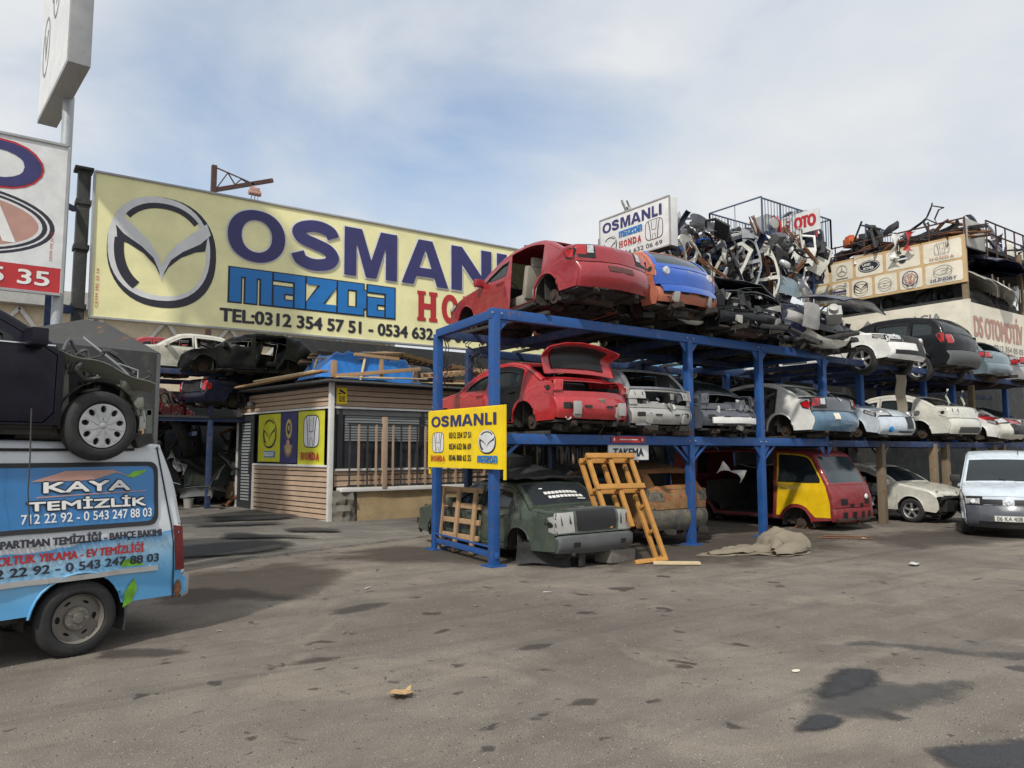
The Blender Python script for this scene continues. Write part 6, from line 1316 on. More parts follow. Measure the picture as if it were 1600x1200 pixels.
Car('sedan', 'scrap_car', 'dark wreck on the yard floor under the navy saloon', 'car', loc=(6.4, 26.2, .1), rz=70, body=M['darkmass'], group=GB, seed=67, dent=.05)
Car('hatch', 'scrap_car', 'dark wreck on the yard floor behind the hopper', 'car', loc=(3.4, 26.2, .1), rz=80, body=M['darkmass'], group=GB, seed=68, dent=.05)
b = MB(); b.box((5, 29.5, 2.0), (10, .2, 4.0)); b.box((20.5, 29.5, 3.2), (21, .2, 6.4)); props(b.build('yard_backdrop', M['metalsheet']), 'dark sheet steel fence added to block the sky behind the yard', 'backdrop')  # dark sheets added to hide the sky and keep the yard dark

# ---------------------------------------------------------------- small things along the street
t = thing('upright_pallet', 'upright raw timber pallet behind the left blue posts', 'pallet', (6.98, 11.55, .02), 92, None, 6)
for x in (-.55, -.02, .50):
    b = MB(); b.bar((x, 0, 0), (x, 0, 1.12), .09, .05); b.build('upright', M['wood'], t, bevel=.004)
for z in (.28, .55, .82, 1.10):
    b = MB(); b.bar((-.68, -.045, z), (.64, -.045, z), .04, .09, 0); b.build('slat', M['wood'], t, bevel=.004)
b = MB(); b.bar((.58, .03, .1), (.58, .03, 1.1), .05, .1); b.build('upright', M['wood'], t, bevel=.004)
# the ochre frame leaning on the burnt hatchback
t = thing('leaning_pallet', 'ochre varnished timber frame leaning between green saloon and burnt hatchback', 'frame', (8.72, 8.55, .02), -4, None, -27, 0)
H_ = 1.93
for y in (0, .20):
    for x in (-.46, 0, .46):
        b = MB(); b.bar((x, y, 0 if x > .4 else .62), (x, y, H_), .075, .055); b.build('upright', M['ochre'], t, bevel=.006)
    for z in (1.32, H_-.04):
        b = MB(); b.bar((-.52, y-.045, z), (.52, y-.045, z), .035, .09); b.build('rail', M['ochre'], t, bevel=.005)
for x in (-.46, 0, .46):
    for z in ((.1, .55, 1.0, 1.32, H_-.05) if x > .4 else (1.32, H_-.05)):
        b = MB(); b.bar((x, 0, z), (x, .2, z), .06, .05); b.build('spacer', M['ochre'], t, bevel=.005)
b = MB(); b.bar((.46, -.03, .03), (-.1, .1, .06), .05, .07); b.build('foot', M['ochre'], t, bevel=.005)
b = MB(); b.bar((8.86, 8.5, .025), (9.42, 8.02, .03), .17, .035); props(b.build('plank', M['pale'], None, bevel=.005), 'pale plank lying on the asphalt before the ochre frame', 'plank')
b = MB(); b.box((0, 0, .11), (.7, .32, .22)); o = b.build('concrete_block', M['stone'], None, bevel=.02); o.location = (8.55, 9.05, 0); o.rotation_euler = (0, R(4), R(12)); props(o, 'grey block under the rear of the green saloon', 'block')
# scuffed plastic bumper cover on the ground beside the green saloon
b = MB(); b.grid(lambda u, v: (6.98+.55*u+.12*math.sin(u*2.8), 9.62-.62*u+.02*math.sin(v*5), .02+.34*v*(1-.28*u)+.03*math.sin(u*6)), 18, 8); b.grid(lambda u, v: (7.65+.20*math.sin(u*3.1), 9.0-.10*math.cos(u*3.1)+.25*u*0, .02+.30*v), 10, 6); b.thicken(.015); props(b.build('bumper_cover', M['plastic'], sharp=70), 'scuffed black bumper cover lying beside the green saloon', 'bumper')
# beige canvas on the asphalt: a torn edged sheet with thick folds gathered on it
b = MB(); r_ = random.Random(12)
cv = lambda x, y: .012+.03*max(0, noise.noise(Vector((x*3, y*3, 4)))+.3)+.02*abs(noise.noise(Vector((x*9, y*9, 2))))
out = spline([(10.15, 8.72), (10.5, 8.38), (11.0, 8.2), (11.35, 7.78), (11.9, 7.72), (12.3, 7.95), (12.35, 8.4), (12.0, 8.75), (11.4, 8.62), (10.9, 8.7), (10.5, 8.82), (10.15, 8.72)], .1)[:-1]
out = [(x+.07*noise.noise(Vector((x*6, y*6, 1))), y+.07*noise.noise(Vector((x*6, y*6, 7)))) for x, y in out]
V, F = cdt(out, [], .05); i0 = len(b.f); b.add([(x, y, cv(x, y)) for x, y in V], F); b.thicken(.012, i0)
for P, w_, h_ in (([(10.35, 8.62), (10.9, 8.42), (11.4, 8.42), (11.85, 8.3)], .13, .12), ([(11.3, 8.0), (11.6, 8.15), (11.75, 8.5), (12.0, 8.6)], .17, .30), ([(11.2, 7.9), (11.7, 7.88), (12.2, 8.1), (12.25, 8.4)], .15, .20), ([(10.95, 8.6), (11.3, 8.25), (11.55, 8.05), (11.9, 7.85)], .12, .16), ([(11.55, 8.3), (11.85, 8.22), (12.1, 8.0), (12.3, 7.98)], .14, .36), ([(11.7, 8.6), (11.95, 8.35), (12.0, 8.1)], .16, .42), ([(10.6, 8.68), (11.1, 8.6), (11.7, 8.5)], .10, .10)):
    P = [Vector(p) for p in spline3([(p[0], p[1], 0) for p in P], 8)]; n = len(P); sd_ = r_.uniform(0, 50)
    def fold(u, v):
        i = min(n-2, int(u*(n-1))); p = P[i].lerp(P[i+1], u*(n-1)-i); d = (P[i+1]-P[i]).normalized(); nn_ = Vector((-d.y, d.x, 0)); k = .25+.75*math.sin(math.pi*min(.98, max(.02, u)))**.6
        a = (v-.5)*2.5; q = noise.noise(Vector((u*5, v*3, sd_)))*.05+noise.noise(Vector((u*12, v*6, sd_)))*.025
        return tuple(p+nn_*(w_*k*math.sin(a)*1.05+q)+Vector((0, 0, max(.012, .01+h_*k*(math.cos(a)-.05)**1+q*.8*k))))
    i0 = len(b.f); b.grid(fold, 30, 14, 0, True); b.thicken(.012, i0)
props(b.build('canvas', M['canvas'], sharp=60), 'crumpled beige canvas lying on the asphalt before the rack', 'canvas')
# litter
def litter(name, lbl, x, y, m, pts, z=.006, rot=0, curl=.02):
    b = MB(); V, F = cdt(pts, [], .02 if len(pts) > 6 else 0); rot = R(rot)
    b.add([(x+p[0]*math.cos(rot)-p[1]*math.sin(rot), y+p[0]*math.sin(rot)+p[1]*math.cos(rot), z+curl*(.5+noise.noise(Vector((p[0]*18, p[1]*18, x)))+ (p[0]**2+p[1]**2)*40*curl)) for p in V], F, 0); b.thicken(.003)
    return props(b.build(name, m), lbl, 'litter')
lf = [(0, -.10), (.02, -.045), (.09, -.06), (.075, -.02), (.115, .01), (.07, .03), (.075, .085), (.03, .07), (.0, .12), (-.025, .065), (-.08, .075), (-.065, .025), (-.11, 0), (-.07, -.02), (-.08, -.065), (-.02, -.045)]
o = litter('dry_leaf', 'curled dry plane tree leaf lying alone on the asphalt in the foreground', 2.62, 5.05, M['leaf'], lf, .012, 20, .045); o['category'] = 'leaf'
pp = lambda a, c_: [(-a, -c_), (a, -c_*.7), (a*.9, c_), (-a*.8, c_*.8)]
litter('paper_scrap', 'white paper scrap on the asphalt right of the van', 4.25, 9.2, M['paper'], pp(.06, .018), rot=30)
litter('paper_scrap', 'white paper scrap on the asphalt in front of the left blue posts', 6.0, 7.6, M['paper'], pp(.06, .02), rot=-40)
litter('paper_scrap', 'small white paper scrap by the puddle edge', 5.55, 3.75, M['signbeige'], ell(0, 0, .05, .03, 9), rot=10, curl=.005)
litter('paper_scrap', 'crumpled white wrapper at the right on the asphalt', 12.1, 6.0, M['paper'], ell(0, 0, .12, .08, 8), rot=10, curl=.05)
litter('paper_scrap', 'white scrap near the van rear wheel', 2.05, 7.9, M['paper'], pp(.025, .015), rot=0)
litter('paper_scrap', 'tiny pale scrap before the red van', 14.9, 8.4, M['paper'], pp(.08, .05), rot=0)
for x, y, a, l in ((14.2, 9.0, -50, 1.1), (14.6, 9.1, -46, .9)):
    b = MB(); d = az(a); b.tube([Vector((x, y, .02)), Vector((x, y, .02))+d*l], .016, 6); props(b.build('metal_rod', M['rust']), 'thin rusty rod on the ground before the red van', 'rod', 'rods before the red van')
# yard clutter by the shack door
t = thing('hand_cart', 'wooden sided cart on small wheels left of the shack door', 'cart', (6.55, 23.6, .15), 100); t.scale = (.72,)*3
b = MB(); b.prism(rect(-.55, .28, .55, 1.02), lambda x, y, o: (x, o, y), -.3, .3); b.build('box', M['box'], t, bevel=.01)
for x in (-.4, .4):
    b = MB(); b.lathe([(0, .04), (.12, .04), (.14, 0), (.12, -.04), (0, -.04)], (x, -.3, .13), (0, 1, 0), 16); b.build('wheel', M['rubber'], t)
    b = MB(); b.bar((x, 0, .1), (x, 0, .3), .06); b.build('leg', M['metalsheet'], t)
b = MB(); b.tube([(-.5, -.25, 1.0), (-.9, -.25, 1.15), (-.9, .25, 1.15), (-.5, .25, 1.0)], .02, 6); b.build('handle', M['metalsheet'], t)
def hood_mesh(m, nm='scrap_hood'):
    b = MB(); b.grid(lambda u, v: ((u-.5)*1.35, (v-.5)*1.0*(1-.18*abs(u-.5)), .12*(1-(2*u-1)**2)+.05*math.sin(v*3)+.04*noise.noise(Vector((u*3, v*3, 5)))), 14, 10); b.thicken(.02); return b.build(nm, m, sharp=60)
for loc, rot, m, lbl in (((5.75, 24.0, 1.15), (62, 0, -10), M['green'], 'olive bonnet leaning in the dark yard entrance'), ((6.25, 24.2, .95), (70, 10, 30), M['silver'], 'silver bumper panel leaning in the dark yard entrance'), ((6.9, 24.9, 1.2), (75, -20, 60), M['white'], 'white panel standing deep in the yard entrance')):
    o = hood_mesh(m); o.location = loc; o.rotation_euler = [R(a) for a in rot]; props(o, lbl, 'car panel')
t = thing('bucket', 'pale plastic bucket on the floor of the yard entrance', 'bucket', (5.0, 23.0, .15)); t.scale = (.8,)*3; b = MB(); b.lathe([(0, 0), (.14, 0), (.17, .34), (.18, .34), (.18, .36), (.16, .36), (.14, .04), (0, .03)], (0, 0, 0), (0, 0, 1), 18); b.build('tub', M['primer'], t)
b = MB(); b.tube([(-.17, 0, .34), (-.1, 0, .22), (0, .02, .17), (.1, 0, .22), (.17, 0, .34)], .006, 5); b.build('handle', M['metalsheet'], t)

for k, (x, y, l, lb) in enumerate(((7.25, 12.4, .95, 'left'), (7.75, 12.2, .7, 'middle'), (8.2, 12.6, 1.1, 'right'))):
    r_ = random.Random(k); P = [(x, y, 3.98)]
    for j in range(6): P.append((x+r_.uniform(-.12, .12), y+r_.uniform(-.1, .1), 3.98-l*(j+1)/6))
    b = MB(); b.tube(spline3(P), .012, 5); b.tube(spline3([(a+.08, c_+.03, z) for a, c_, z in P[:5]]), .009, 5); props(b.build('hanging_cable', M['rope']), f'loose black cables hanging under the red saloon nose, {lb} bundle', 'cable', 'cables hanging under the red saloon')
# black-lettered board and red strip under the first beam
t = thing('notice_board', 'white board with black capitals under the beam behind the ochre frame', 'sign', (9.12, 9.80, 1.66)); t.scale = (.92,)*3; b = MB(); b.box((.55, 0, .13), (1.1, .02, .30)); b.build('panel', M['signwhite'], t)
b = MB(); text(b, 'TAKEMA', .12, .05, .84, .16, lambda x, y, o: (x, -.012-o, y), 0, .05); b.build('lettering', M['ink'], t)
t = thing('banner_strip', 'small red strip with white marks fixed to the first beam', 'sign', (9.15, 9.74, 1.955)); b = MB(); b.box((.42, 0, .055), (.84, .012, .11)); b.build('panel', M['inkred'], t)
b = MB()
for k in range(9): b.poly(rect(.2+.05*k, .045, .235+.05*k, .065), lambda x, y, o: (x, -.008-o, y), 0)
for k in (.06, .76): b.poly(ell(k, .055, .02, .03, 12), lambda x, y, o: (x, -.008-o, y), 0)
b.build('lettering', M['inkwhite'], t)

# ---------------------------------------------------------------- signs above the right part of the yard
def face(o, X, Y, Z, d):     # a sign frame of reference: x runs along d, y up, off towards the viewer's left hand normal
    n = Vector((d.y, -d.x, 0)); return lambda x, y, q: Vector((X, Y, Z))+d*x+Vector((0, 0, y))+n*q
t = thing('box_sign', 'white double sided box sign with two emblems above the blue tailgate', 'sign', (12.0, 13.1, 6.28), -90)
SL, SHh = 2.24, 1.10     # local x runs towards the street
b = MB(); b.box((SL/2, .14, SHh/2), (SL, .26, SHh)); b.build('box', M['signwhite'], t, bevel=.012)
fx = lambda x, y, o: (x, -o+.008, y)
b = MB()
for p, q in (((0, 0), (SL, 0)), ((SL, 0), (SL, SHh)), ((SL, SHh), (0, SHh)), ((0, SHh), (0, 0))): b.bar((p[0], .01, p[1]), (q[0], .01, q[1]), .03, .03, 0, (0, 1, 0))
b.build('frame', M['signgrey'], t)
b = MB(); heavy_word(b, osm(.10, 1.92), .74, .25, fx, 0, off=.006); b.build('lettering', M['inkblue'], t)
b = MB(); blocklogo(b, .66, .52, .76, .15, fx, 0); b.build('logotype', M['inkmid'], t)
b = MB(); sliver(b, 'HONDA', .66, .28, .76, .15, fx, 0); b.build('lettering', [M['inkred'], M['ink']], t); b = MB(); text(b, '0534 632 06 69', .62, .07, 1.4, .10, fx, 1, .01); b.build('lettering', [M['inkred'], M['ink']], t)
b = MB(); winged(b, lambda x, y, o: fx(.34+.24*x, .40+.24*y, o), 0, 1); hbadge(b, lambda x, y, o: fx(1.78+.27*x, .46+.23*y, o), 1, 0); b.build('emblem', [M['inksilver'], M['ink']], t)
b = MB(); b.box((SL/2, .14, -.02), (SL-.1, .2, .04)); b.box((SL*.5, .14, -.9), (.12, .12, 1.8)); b.build('support', M['metalsheet'], t)
b = MB(); b.tube([(.9, .14, SHh), (.9, .14, SHh+.14)], .03, 8); b.build('lug', M['signgrey'], t)
t = thing('street_sign', 'white sign with red slab capitals, partly hidden by hanging scrap', 'sign', (24.0, 16.6, 9.75), -90)
b = MB(); b.box((.95, .05, .35), (1.95, .08, .78)); b.build('panel', M['signwhite'], t)
b = MB(); text(b, 'RS', .12, .22, .62, .36, fx, 0, .06); b.build('lettering', M['inkred'], t); b = MB(); text(b, 'OTO', .92, .14, .90, .46, fx, 0, .075); b.build('lettering', M['inkred'], t)
t = thing('street_sign', 'white sign end with red capitals behind the box sign', 'sign', (21.0, 19.9, 9.85), -90)
b = MB(); b.box((.78, .05, .35), (1.6, .08, .78)); b.build('panel', M['signwhite'], t)
b = MB(); text(b, 'OTO', .55, .14, .95, .5, fx, 0, .075); b.build('lettering', M['inkred'], t)
# the beige emblem board
t = thing('emblem_board', 'long beige board of eleven pale car emblems in tan frames', 'sign', (26.2, 16.6, 7.38), -90)
EW, EH = 5.76, 1.6
b = MB(); b.box((EW/2, .063, EH/2), (EW, .10, EH)); b.build('panel', M['signtan'], t)
cells = [(.10, .84, .90, 1.52), (1.02, .84, 1.86, 1.52), (1.98, .84, 3.0, 1.52), (3.12, .84, 4.30, 1.52), (4.42, .84, 5.66, 1.52), (.10, .08, .90, .76), (1.02, .08, 1.70, .76), (1.80, .08, 2.58, .76), (2.68, .08, 3.48, .76), (3.58, .08, 4.36, .76), (4.46, .08, 5.66, .76)]
b = MB()
for c4 in cells: b.poly(rrect(*c4, .08), fx, 0)
b.build('tile', M['signbeige'], t)
b = MB(); CC = [((c4[0]+c4[2])/2, (c4[1]+c4[3])/2) for c4 in cells]; base = .012
def fo(k, s_): cx, cy = CC[k]; return lambda x, y, o: fx(cx+s_*x, cy+s_*y, o+base)
f = fo(0, .24); b.poly(ell(0, 0, 1, 1), f, 0, [ell(0, 0, .66, .66)]); b.poly([(0, .6)]+ell(0, 0, .6, .6, 8, 90, 180), f, 1); b.poly([(0, 0)]+ell(0, 0, .6, .6, 8, 0, 90), f, 2); b.poly([(0, 0)]+ell(0, 0, .6, .6, 8, 270, 360), f, 1)
f = fo(1, .27); b.poly(ell(0, .1, .8, .8), f, 2, [ell(0, .1, .72, .72)])
for a in (90, 210, 330): b.poly([(.78*math.cos(R(a)), .1+.78*math.sin(R(a))), (.12*math.cos(R(a+60)), .1+.12*math.sin(R(a+60))), (.12*math.cos(R(a-60)), .1+.12*math.sin(R(a-60)))], f, 2)
b.poly(rect(-.9, -1.05, .9, -.92), f, 2)
f = fo(2, .3); b.poly(ell(0, 0, 1.35, .72), f, 0); text(b, 'LAND', -.75, .05, 1.0, .32, f, 3, .04, .02); text(b, 'ROVER', -.65, -.42, 1.3, .32, f, 3, .04, .02); b.poly(ell(0, 0, 1.25, .63), f, 3, [ell(0, 0, 1.18, .57)])
f = fo(3, .26); b.poly(ell(0, 0, .55, .55), f, 0); b.poly(rect(-.7, -.1, .7, .1), f, 3)
for q in (1, -1):
    for k in range(3): b.poly([(q*.6, .22-.16*k), (q*(1.7-.25*k), .34-.2*k), (q*(1.6-.25*k), .22-.2*k), (q*.6, .1-.16*k)][::q], f, 2)
f = fo(4, .26); hbadge(b, lambda x, y, o: f(x*.95, .35+y*.75, o), 2); sliver(b, 'HONDA', -1.6, -1.05, 3.2, .34, f, 4)
f = fo(5, .26); b.poly([(-1.0, .35), (0, .05), (1.0, .35), (.6, .0), (0, -.1), (-.6, .0)], f, 2); text(b, 'MOTO', -.7, -.85, 1.7, .34, f, 4, .04)
f = fo(6, .27); b.poly(ell(0, -.05, .95, .95), f, 2, [ell(0, -.05, .8, .8)]); b.poly(rect(-.98, -.2, .98, .1), f, 1); b.poly([(.55, .55), (.95, .95), (.95, .7), (1.05, .7), (1.05, 1.1), (.65, 1.1), (.65, 1.0), (.85, 1.0), (.47, .63)], f, 2)
f = fo(7, .27); winged(b, lambda x, y, o: f(x*1.1, y*.9, o), 0, None)
f = fo(8, .27); b.poly(ell(0, 0, .9, .75), f, 2, [ell(0, 0, .8, .65)]); b.poly([(-1.3, -.12), (.1, .12), (.1, .02), (1.3, .12), (-.1, -.12), (-.1, -.02)], f, 2)
f = fo(9, .28); b.poly(ell(0, 0, .98, .98), f, 1, [ell(0, 0, .86, .86)])
for L_ in ([(-.4, .72), (-.2, .72), (0, .3), (.2, .72), (.4, .72), (.08, .08), (-.08, .08)], [(-.74, .4), (-.55, .4), (-.3, -.35), (-.1, .02), (.1, .02), (.3, -.35), (.55, .4), (.74, .4), (.38, -.72), (.22, -.72), (0, -.28), (-.22, -.72), (-.38, -.72)]): b.poly(L_, f, 4)
f = fo(10, .28); b.poly(ell(0, .3, 1.1, .62), f, 2, [ell(0, .3, 1.0, .53)]); b.poly([(-.6, .05), (-.45, .05), (.0, .30), (.35, .3), (.55, .6), (.7, .6), (.45, .18), (0, .18)], f, 2); text(b, 'HUNDRY', -1.5, -.95, 3.0, .38, f, 1, .03)
b.build('emblem', [M['ink'], M['inkblue'], M['inkgrey'], M['inkwhite'], M['inkfade']], t)
t = thing('shop_sign', 'cream sign with grey capitals below the emblem board', 'sign', (26.2, 16.0, 5.3), -90)
b = MB(); b.box((2.6, .063, .75), (5.2, .1, 1.5)); b.build('panel', M['signbeige'], t)
b = MB(); text(b, 'DACIA', 3.0, .90, 1.3, .26, fx, 0, .04); b.poly([(1.4, .85), (1.75, 1.25), (2.1, .85), (2.0, .85), (1.75, 1.12), (1.5, .85)], fx, 0); b.build('lettering', M['inkgrey'], t)
t = thing('shop_sign', 'cream sign with faded red capitals on the street face at the right', 'sign', (26.3, 10.8, 5.1), 0)
b = MB(); b.box((2.2, .073, .8), (4.4, .12, 1.6)); b.build('panel', M['signbeige'], t)
b = MB(); text(b, 'DS OTOMOTİV', .15, .46, 3.9, .95, fx, 0, .05); b.build('lettering', [M['inkfade'], M['inkgrey']], t); b = MB(); text(b, '0312 354 05 05', 1.6, .12, 2.4, .20, fx, 1, .02); b.build('lettering', [M['inkfade'], M['inkgrey']], t)

# ---------------------------------------------------------------- tall scrap racks behind and to the right
t = thing('scrap_rack', 'tall blue rack with a railed top deck behind the front row', 'rack', (0, 0, 0)); tr = t
for x in (16.5, 19.5, 22, 24.3):
    for y in (15.2, 17.8): post(x, y, 0, 9.0 if x < 20 or x > 25 else 9.4, M['rackdark'], .12, tr)
for z in (6.2, 8.0):
    for y in (15.2, 17.8): beam((16.4, y, z), (24.4, y, z), .1, .16, M['rackdark'], tr)
    for k in range(8): beam((16.6+1.2*k, 15.2, z), (13.2+1.2*k, 17.8, z), .07, .10, M['rackdark'], tr)
b = MB(); b.box((21.2, 18.0, 7.4), (9.5, .06, 2.9)); b.build('backdrop_sheet', M['darkmass'], tr)  # dark sheet added to block the sky behind the heap
b = MB(); b.box((24, 16.7, 9.32), (4.6, 2.2, .10)); b.build('deck', M['rackblue'], tr)
b = MB(); b.box((19.8, 18.9, 8.75), (3.6, 1.9, .10)); b.build('deck', M['rackblue'], tr)
M['railpaint'] = mat('grey blue railing paint', (.07, .10, .17), rough=.6, dirt=.5, rust=.2)
def railing(a, c_, z, h, n, nm='railing', mid=True, par=None, m=None):
    a, c_ = Vector(a), Vector(c_); b = MB(); b.bar(a+Vector((0, 0, z+h)), c_+Vector((0, 0, z+h)), .045); 
    if mid: b.bar(a+Vector((0, 0, z+.1)), c_+Vector((0, 0, z+.1)), .03)
    for k in range(n+1):
        p = a.lerp(c_, k/n); big = k % 6 == 0; b.bar(p+Vector((0, 0, z)), p+Vector((0, 0, z+h)), .05 if big else .018)
    return b.build(nm, m or M['railpaint'], par or tr)
railing((22, 17.9, 0), (22, 15.6, 0), 9.35, 1.4, 2); railing((22, 15.6, 0), (26.3, 15.6, 0), 9.35, 1.35, 24); railing((22, 17.9, 0), (26.3, 17.9, 0), 9.35, 1.4, 24); railing((26.3, 15.6, 0), (26.3, 17.9, 0), 9.35, 1.35, 12)
railing((18.2, 19.8, 0), (21.8, 19.8, 0), 8.8, 1.3, 20); railing((18.2, 18.0, 0), (18.2, 19.8, 0), 8.8, 1.4, 2)
railing((27, 14.6, 0), (31, 14.6, 0), 9.3, 1.1, 20)
t = thing('scrap_building', 'right hand scrap building with a grey cabin panel and railed roof', 'building', (0, 0, 0)); sb_ = t
for x in (26.35, 30.8, 35):
    for y in (10.95, 16.5): post(x, y, 0, 9.0, M['racktan'], .16, sb_)
for z in (4.9, 6.85, 8.85):
    b = MB(); b.box((31.5, 14, z), (10.4, 6, .12)); b.build('floor', M['metalsheet'], sb_)
b = MB(); b.box((41.6, 15.5, 4.4), (30, .15, 8.8)); b.build('wall', M['metalsheet'], sb_)  # widened, and in dark sheet, to close bright gaps behind the cars
b = MB(); b.box((27.1, 10.9, 9.1), (1.45, .08, .95)); b.build('panel', M['greywall'], sb_, bevel=.01)
b = MB()
for k in range(9): b.bar((28.2+.45*k, 10.85, 7.15), (28.2+.45*k, 10.85, 7.9-.05*k), .06, .02)
b.build('slatting', M['creamwall'], sb_)
def pipe_rail(a, c_, zs, posts, z0, z1, m=None):
    b = MB()
    for z in zs: b.tube([(*a, z), (*c_, z)], .028, 6)
    for k in range(posts+1):
        u = k/posts; x, y = a[0]+(c_[0]-a[0])*u, a[1]+(c_[1]-a[1])*u; b.tube([(x, y, z0), (x, y, z1)], .028, 6)
    b.build('railing', m or M['brown'], sb_)
pipe_rail((26.3, 10.85), (26.3, 16.6), (9.55, 9.2, 8.95), 5, 8.5, 9.6); pipe_rail((27.8, 10.8), (34, 10.8), (9.72, 9.3), 8, 8.4, 9.72)

# ---------------------------------------------------------------- loose scrap on the tall racks
def simple(nm, b, m, sharp=50, bevel=0): return b.build(nm, m, None, sharp, bevel)
def side_frame(m, k='hatch'):
    c_ = Car.__new__(Car); sp = SPEC[k]; c_.kind, c_.sp, c_.P, c_.seed, c_.dent, c_.sc = k, sp, {}, 3, .03, (1, 1, 1); c_.pts = []
    for nm, pp in sp['segs']: q = spline(pp); c_.pts += q[1:] if c_.pts else q
    N = len(c_.pts); c_.nrm = []
    for i in range(N):
        d = Vector(c_.pts[min(N-1, i+1)])-Vector(c_.pts[max(0, i-1)]); d.normalize(); c_.nrm.append(Vector((d.y, -d.x)))
    c_.hl, c_.crown, c_.rr = 2.1, .025, .045
    o = [p for p in c_.outline()]; sl = [(x, z) for x, z in spline([(.95, .28), (-.72, .28), (-.80, .55), (-1.1, .82), (-1.75, .95), (-1.62, 1.2), (-1.3, 1.36), (-.8, 1.46), (-.2, 1.46), (.2, 1.36), (.62, 1.14), (.95, .92), (.98, .6)], .1)]
    b = MB(); V, F = cdt(sl, [[(x, z) for x, z in spline([(.78, .42), (-.06, .42), (-.08, .9), (-.06, 1.36), (.16, 1.28), (.60, 1.06), (.82, .86)], .1)], [(x, z) for x, z in spline([(-.24, .42), (-.62, .42), (-.80, .75), (-1.15, .95), (-1.2, 1.1), (-.9, 1.34), (-.24, 1.37)], .1)]], .12)
    b.add([(x, .06*math.sin(z*3)+.03*noise.noise(Vector((x*3, z*3, 1))), z-.85) for x, z in V], F, 0); b.thicken(.06); return simple('side_shell', b, m)
def fender(m):
    b = MB(); b.grid(lambda u, v: ((u-.5)*1.1, .18*v*v, .55*v*(.45+.55*abs(2*u-1)**.7)+(1-v)*(.36*math.sqrt(max(0, 1-(2*u-1)**2)))-.2), 16, 6); b.thicken(.02); return simple('scrap_fender', b, m)
def bumper(m):
    b = MB()
    def f(u, v):
        a = (u-.5)*2; x = .85*a; y = .32*abs(a)**3.2; z = .34*(v-.5); y += .07*(2*v-1)**2+.02*noise.noise(Vector((u*6, v*3, 2))); return (x, y, z)
    b.grid(f, 24, 8); b.thicken(.02); return simple('scrap_bumper', b, m)
def sdoor(m):
    b = MB(); b.prism([(-.55, -.5), (.5, -.5), (.55, .1), (.42, .62), (-.1, .66), (-.56, .2)], lambda x, y, o: (x, o+.04*math.sin(y*2.5), y), -.04, .04, 0, [[(-.42, .18), (.46, .18), (.36, .56), (-.08, .58)]]); return simple('door_skin', b, m, bevel=.012)
def engine(m):
    b = MB(); b.box((0, 0, 0), (.5, .4, .36)); b.box((.05, 0, .24), (.42, .2, .14)); b.lathe([(0, .1), (.14, .1), (.14, -.1), (0, -.1)], (-.3, .05, 0), (1, 0, 0), 14); b.tube([(.2, -.2, .1), (.35, -.3, .0), (.3, -.3, -.2)], .05, 7); b.lathe([(0, .05), (.1, .05), (.1, -.05), (0, -.05)], (.2, -.22, -.05), (0, 1, 0), 12); return simple('engine_block', b, m, bevel=.02)
def seat_(m):
    b = MB(); b.box((0, 0, 0), (.5, .5, .16)); b.box((-.3, 0, .36), (.13, .48, .66), Matrix.Rotation(R(-12), 3, 'Y')); b.box((-.4, 0, .78), (.09, .26, .18)); return simple('seat_shell', b, m, bevel=.05)
def tyre(m):
    b = MB(); r = .31; b.lathe([(.19, -.08), (.27, -.10), (.305, -.06), (.31, 0), (.305, .06), (.27, .10), (.19, .08), (.19, -.08)], (0, 0, 0), (0, 1, 0), 26); return simple('loose_tyre', b, m)
def lamp_(m):
    b = MB(); b.grid(lambda u, v: ((u-.5)*.6, .10*math.sin(math.pi*u)*math.sin(math.pi*v), (v-.5)*.3*(1-.4*u)), 8, 6); b.thicken(.1); return simple('lamp_unit', b, m)
def pipes(m):
    b = MB(); r_ = random.Random(5)
    for k in range(7): 
        y = r_.uniform(-.2, .2); z = r_.uniform(-.1, .1); b.tube([(-1.1+r_.uniform(-.3, .1), y, z), (-.4, y+r_.uniform(-.1, .1), z+.05), (.4, y+r_.uniform(-.1, .1), z), (1.0+r_.uniform(-.2, .4), y, z+r_.uniform(-.1, .15))], .03, 6)
    return simple('exhaust_pipe', b, m)
def subframe(m):
    b = MB(); b.tube([(-.5, -.5, 0), (-.3, -.15, .1), (.3, -.15, .1), (.5, -.5, 0), (.42, .4, .05), (-.42, .4, .05)], .05, 7, closed=True); b.tube([(-.6, .4, .0), (-.2, .42, .12), (.2, .42, .12), (.6, .4, 0)], .045, 7); b.lathe([(0, .1), (.13, .1), (.13, .05), (.06, .05), (.06, -.05), (0, -.05)], (.62, .1, 0), (1, 0, 0), 14); return simple('axle_cradle', b, m)
protos = {}
cats = dict(side_shell='body frame', scrap_fender='fender', scrap_bumper='bumper', door_skin='car door', engine_block='engine', seat_shell='car seat', loose_tyre='tyre', lamp_unit='lamp', exhaust_pipe='pipes', axle_cradle='axle frame', scrap_hood='car panel')
words_ = dict(side_shell='cut out car side frame', scrap_fender='loose front wing panel', scrap_bumper='loose bumper cover', door_skin='loose car door', engine_block='oily engine block', seat_shell='torn out car seat', loose_tyre='bare tyre', lamp_unit='loose lamp unit', exhaust_pipe='old exhaust pipes', axle_cradle='bare axle frame', scrap_hood='loose bonnet')
makers = dict(side_shell=side_frame, scrap_fender=fender, scrap_bumper=bumper, door_skin=sdoor, engine_block=engine, seat_shell=seat_, loose_tyre=tyre, lamp_unit=lamp_, exhaust_pipe=pipes, axle_cradle=subframe, scrap_hood=hood_mesh)
cols = dict(white='white', black='black', silver='silver', navy='navy', dgrey='dark grey', cream='cream', red2='red', blue='blue', plastic='black', darkmass='dark', rust='rusty', rubber='black', dseat='dark', beige='beige', gplastic='grey', yellow='yellow', orange='orange', lclear='clear', bluegrey='blue grey', primer='bare metal', green='green', salmon='salmon')
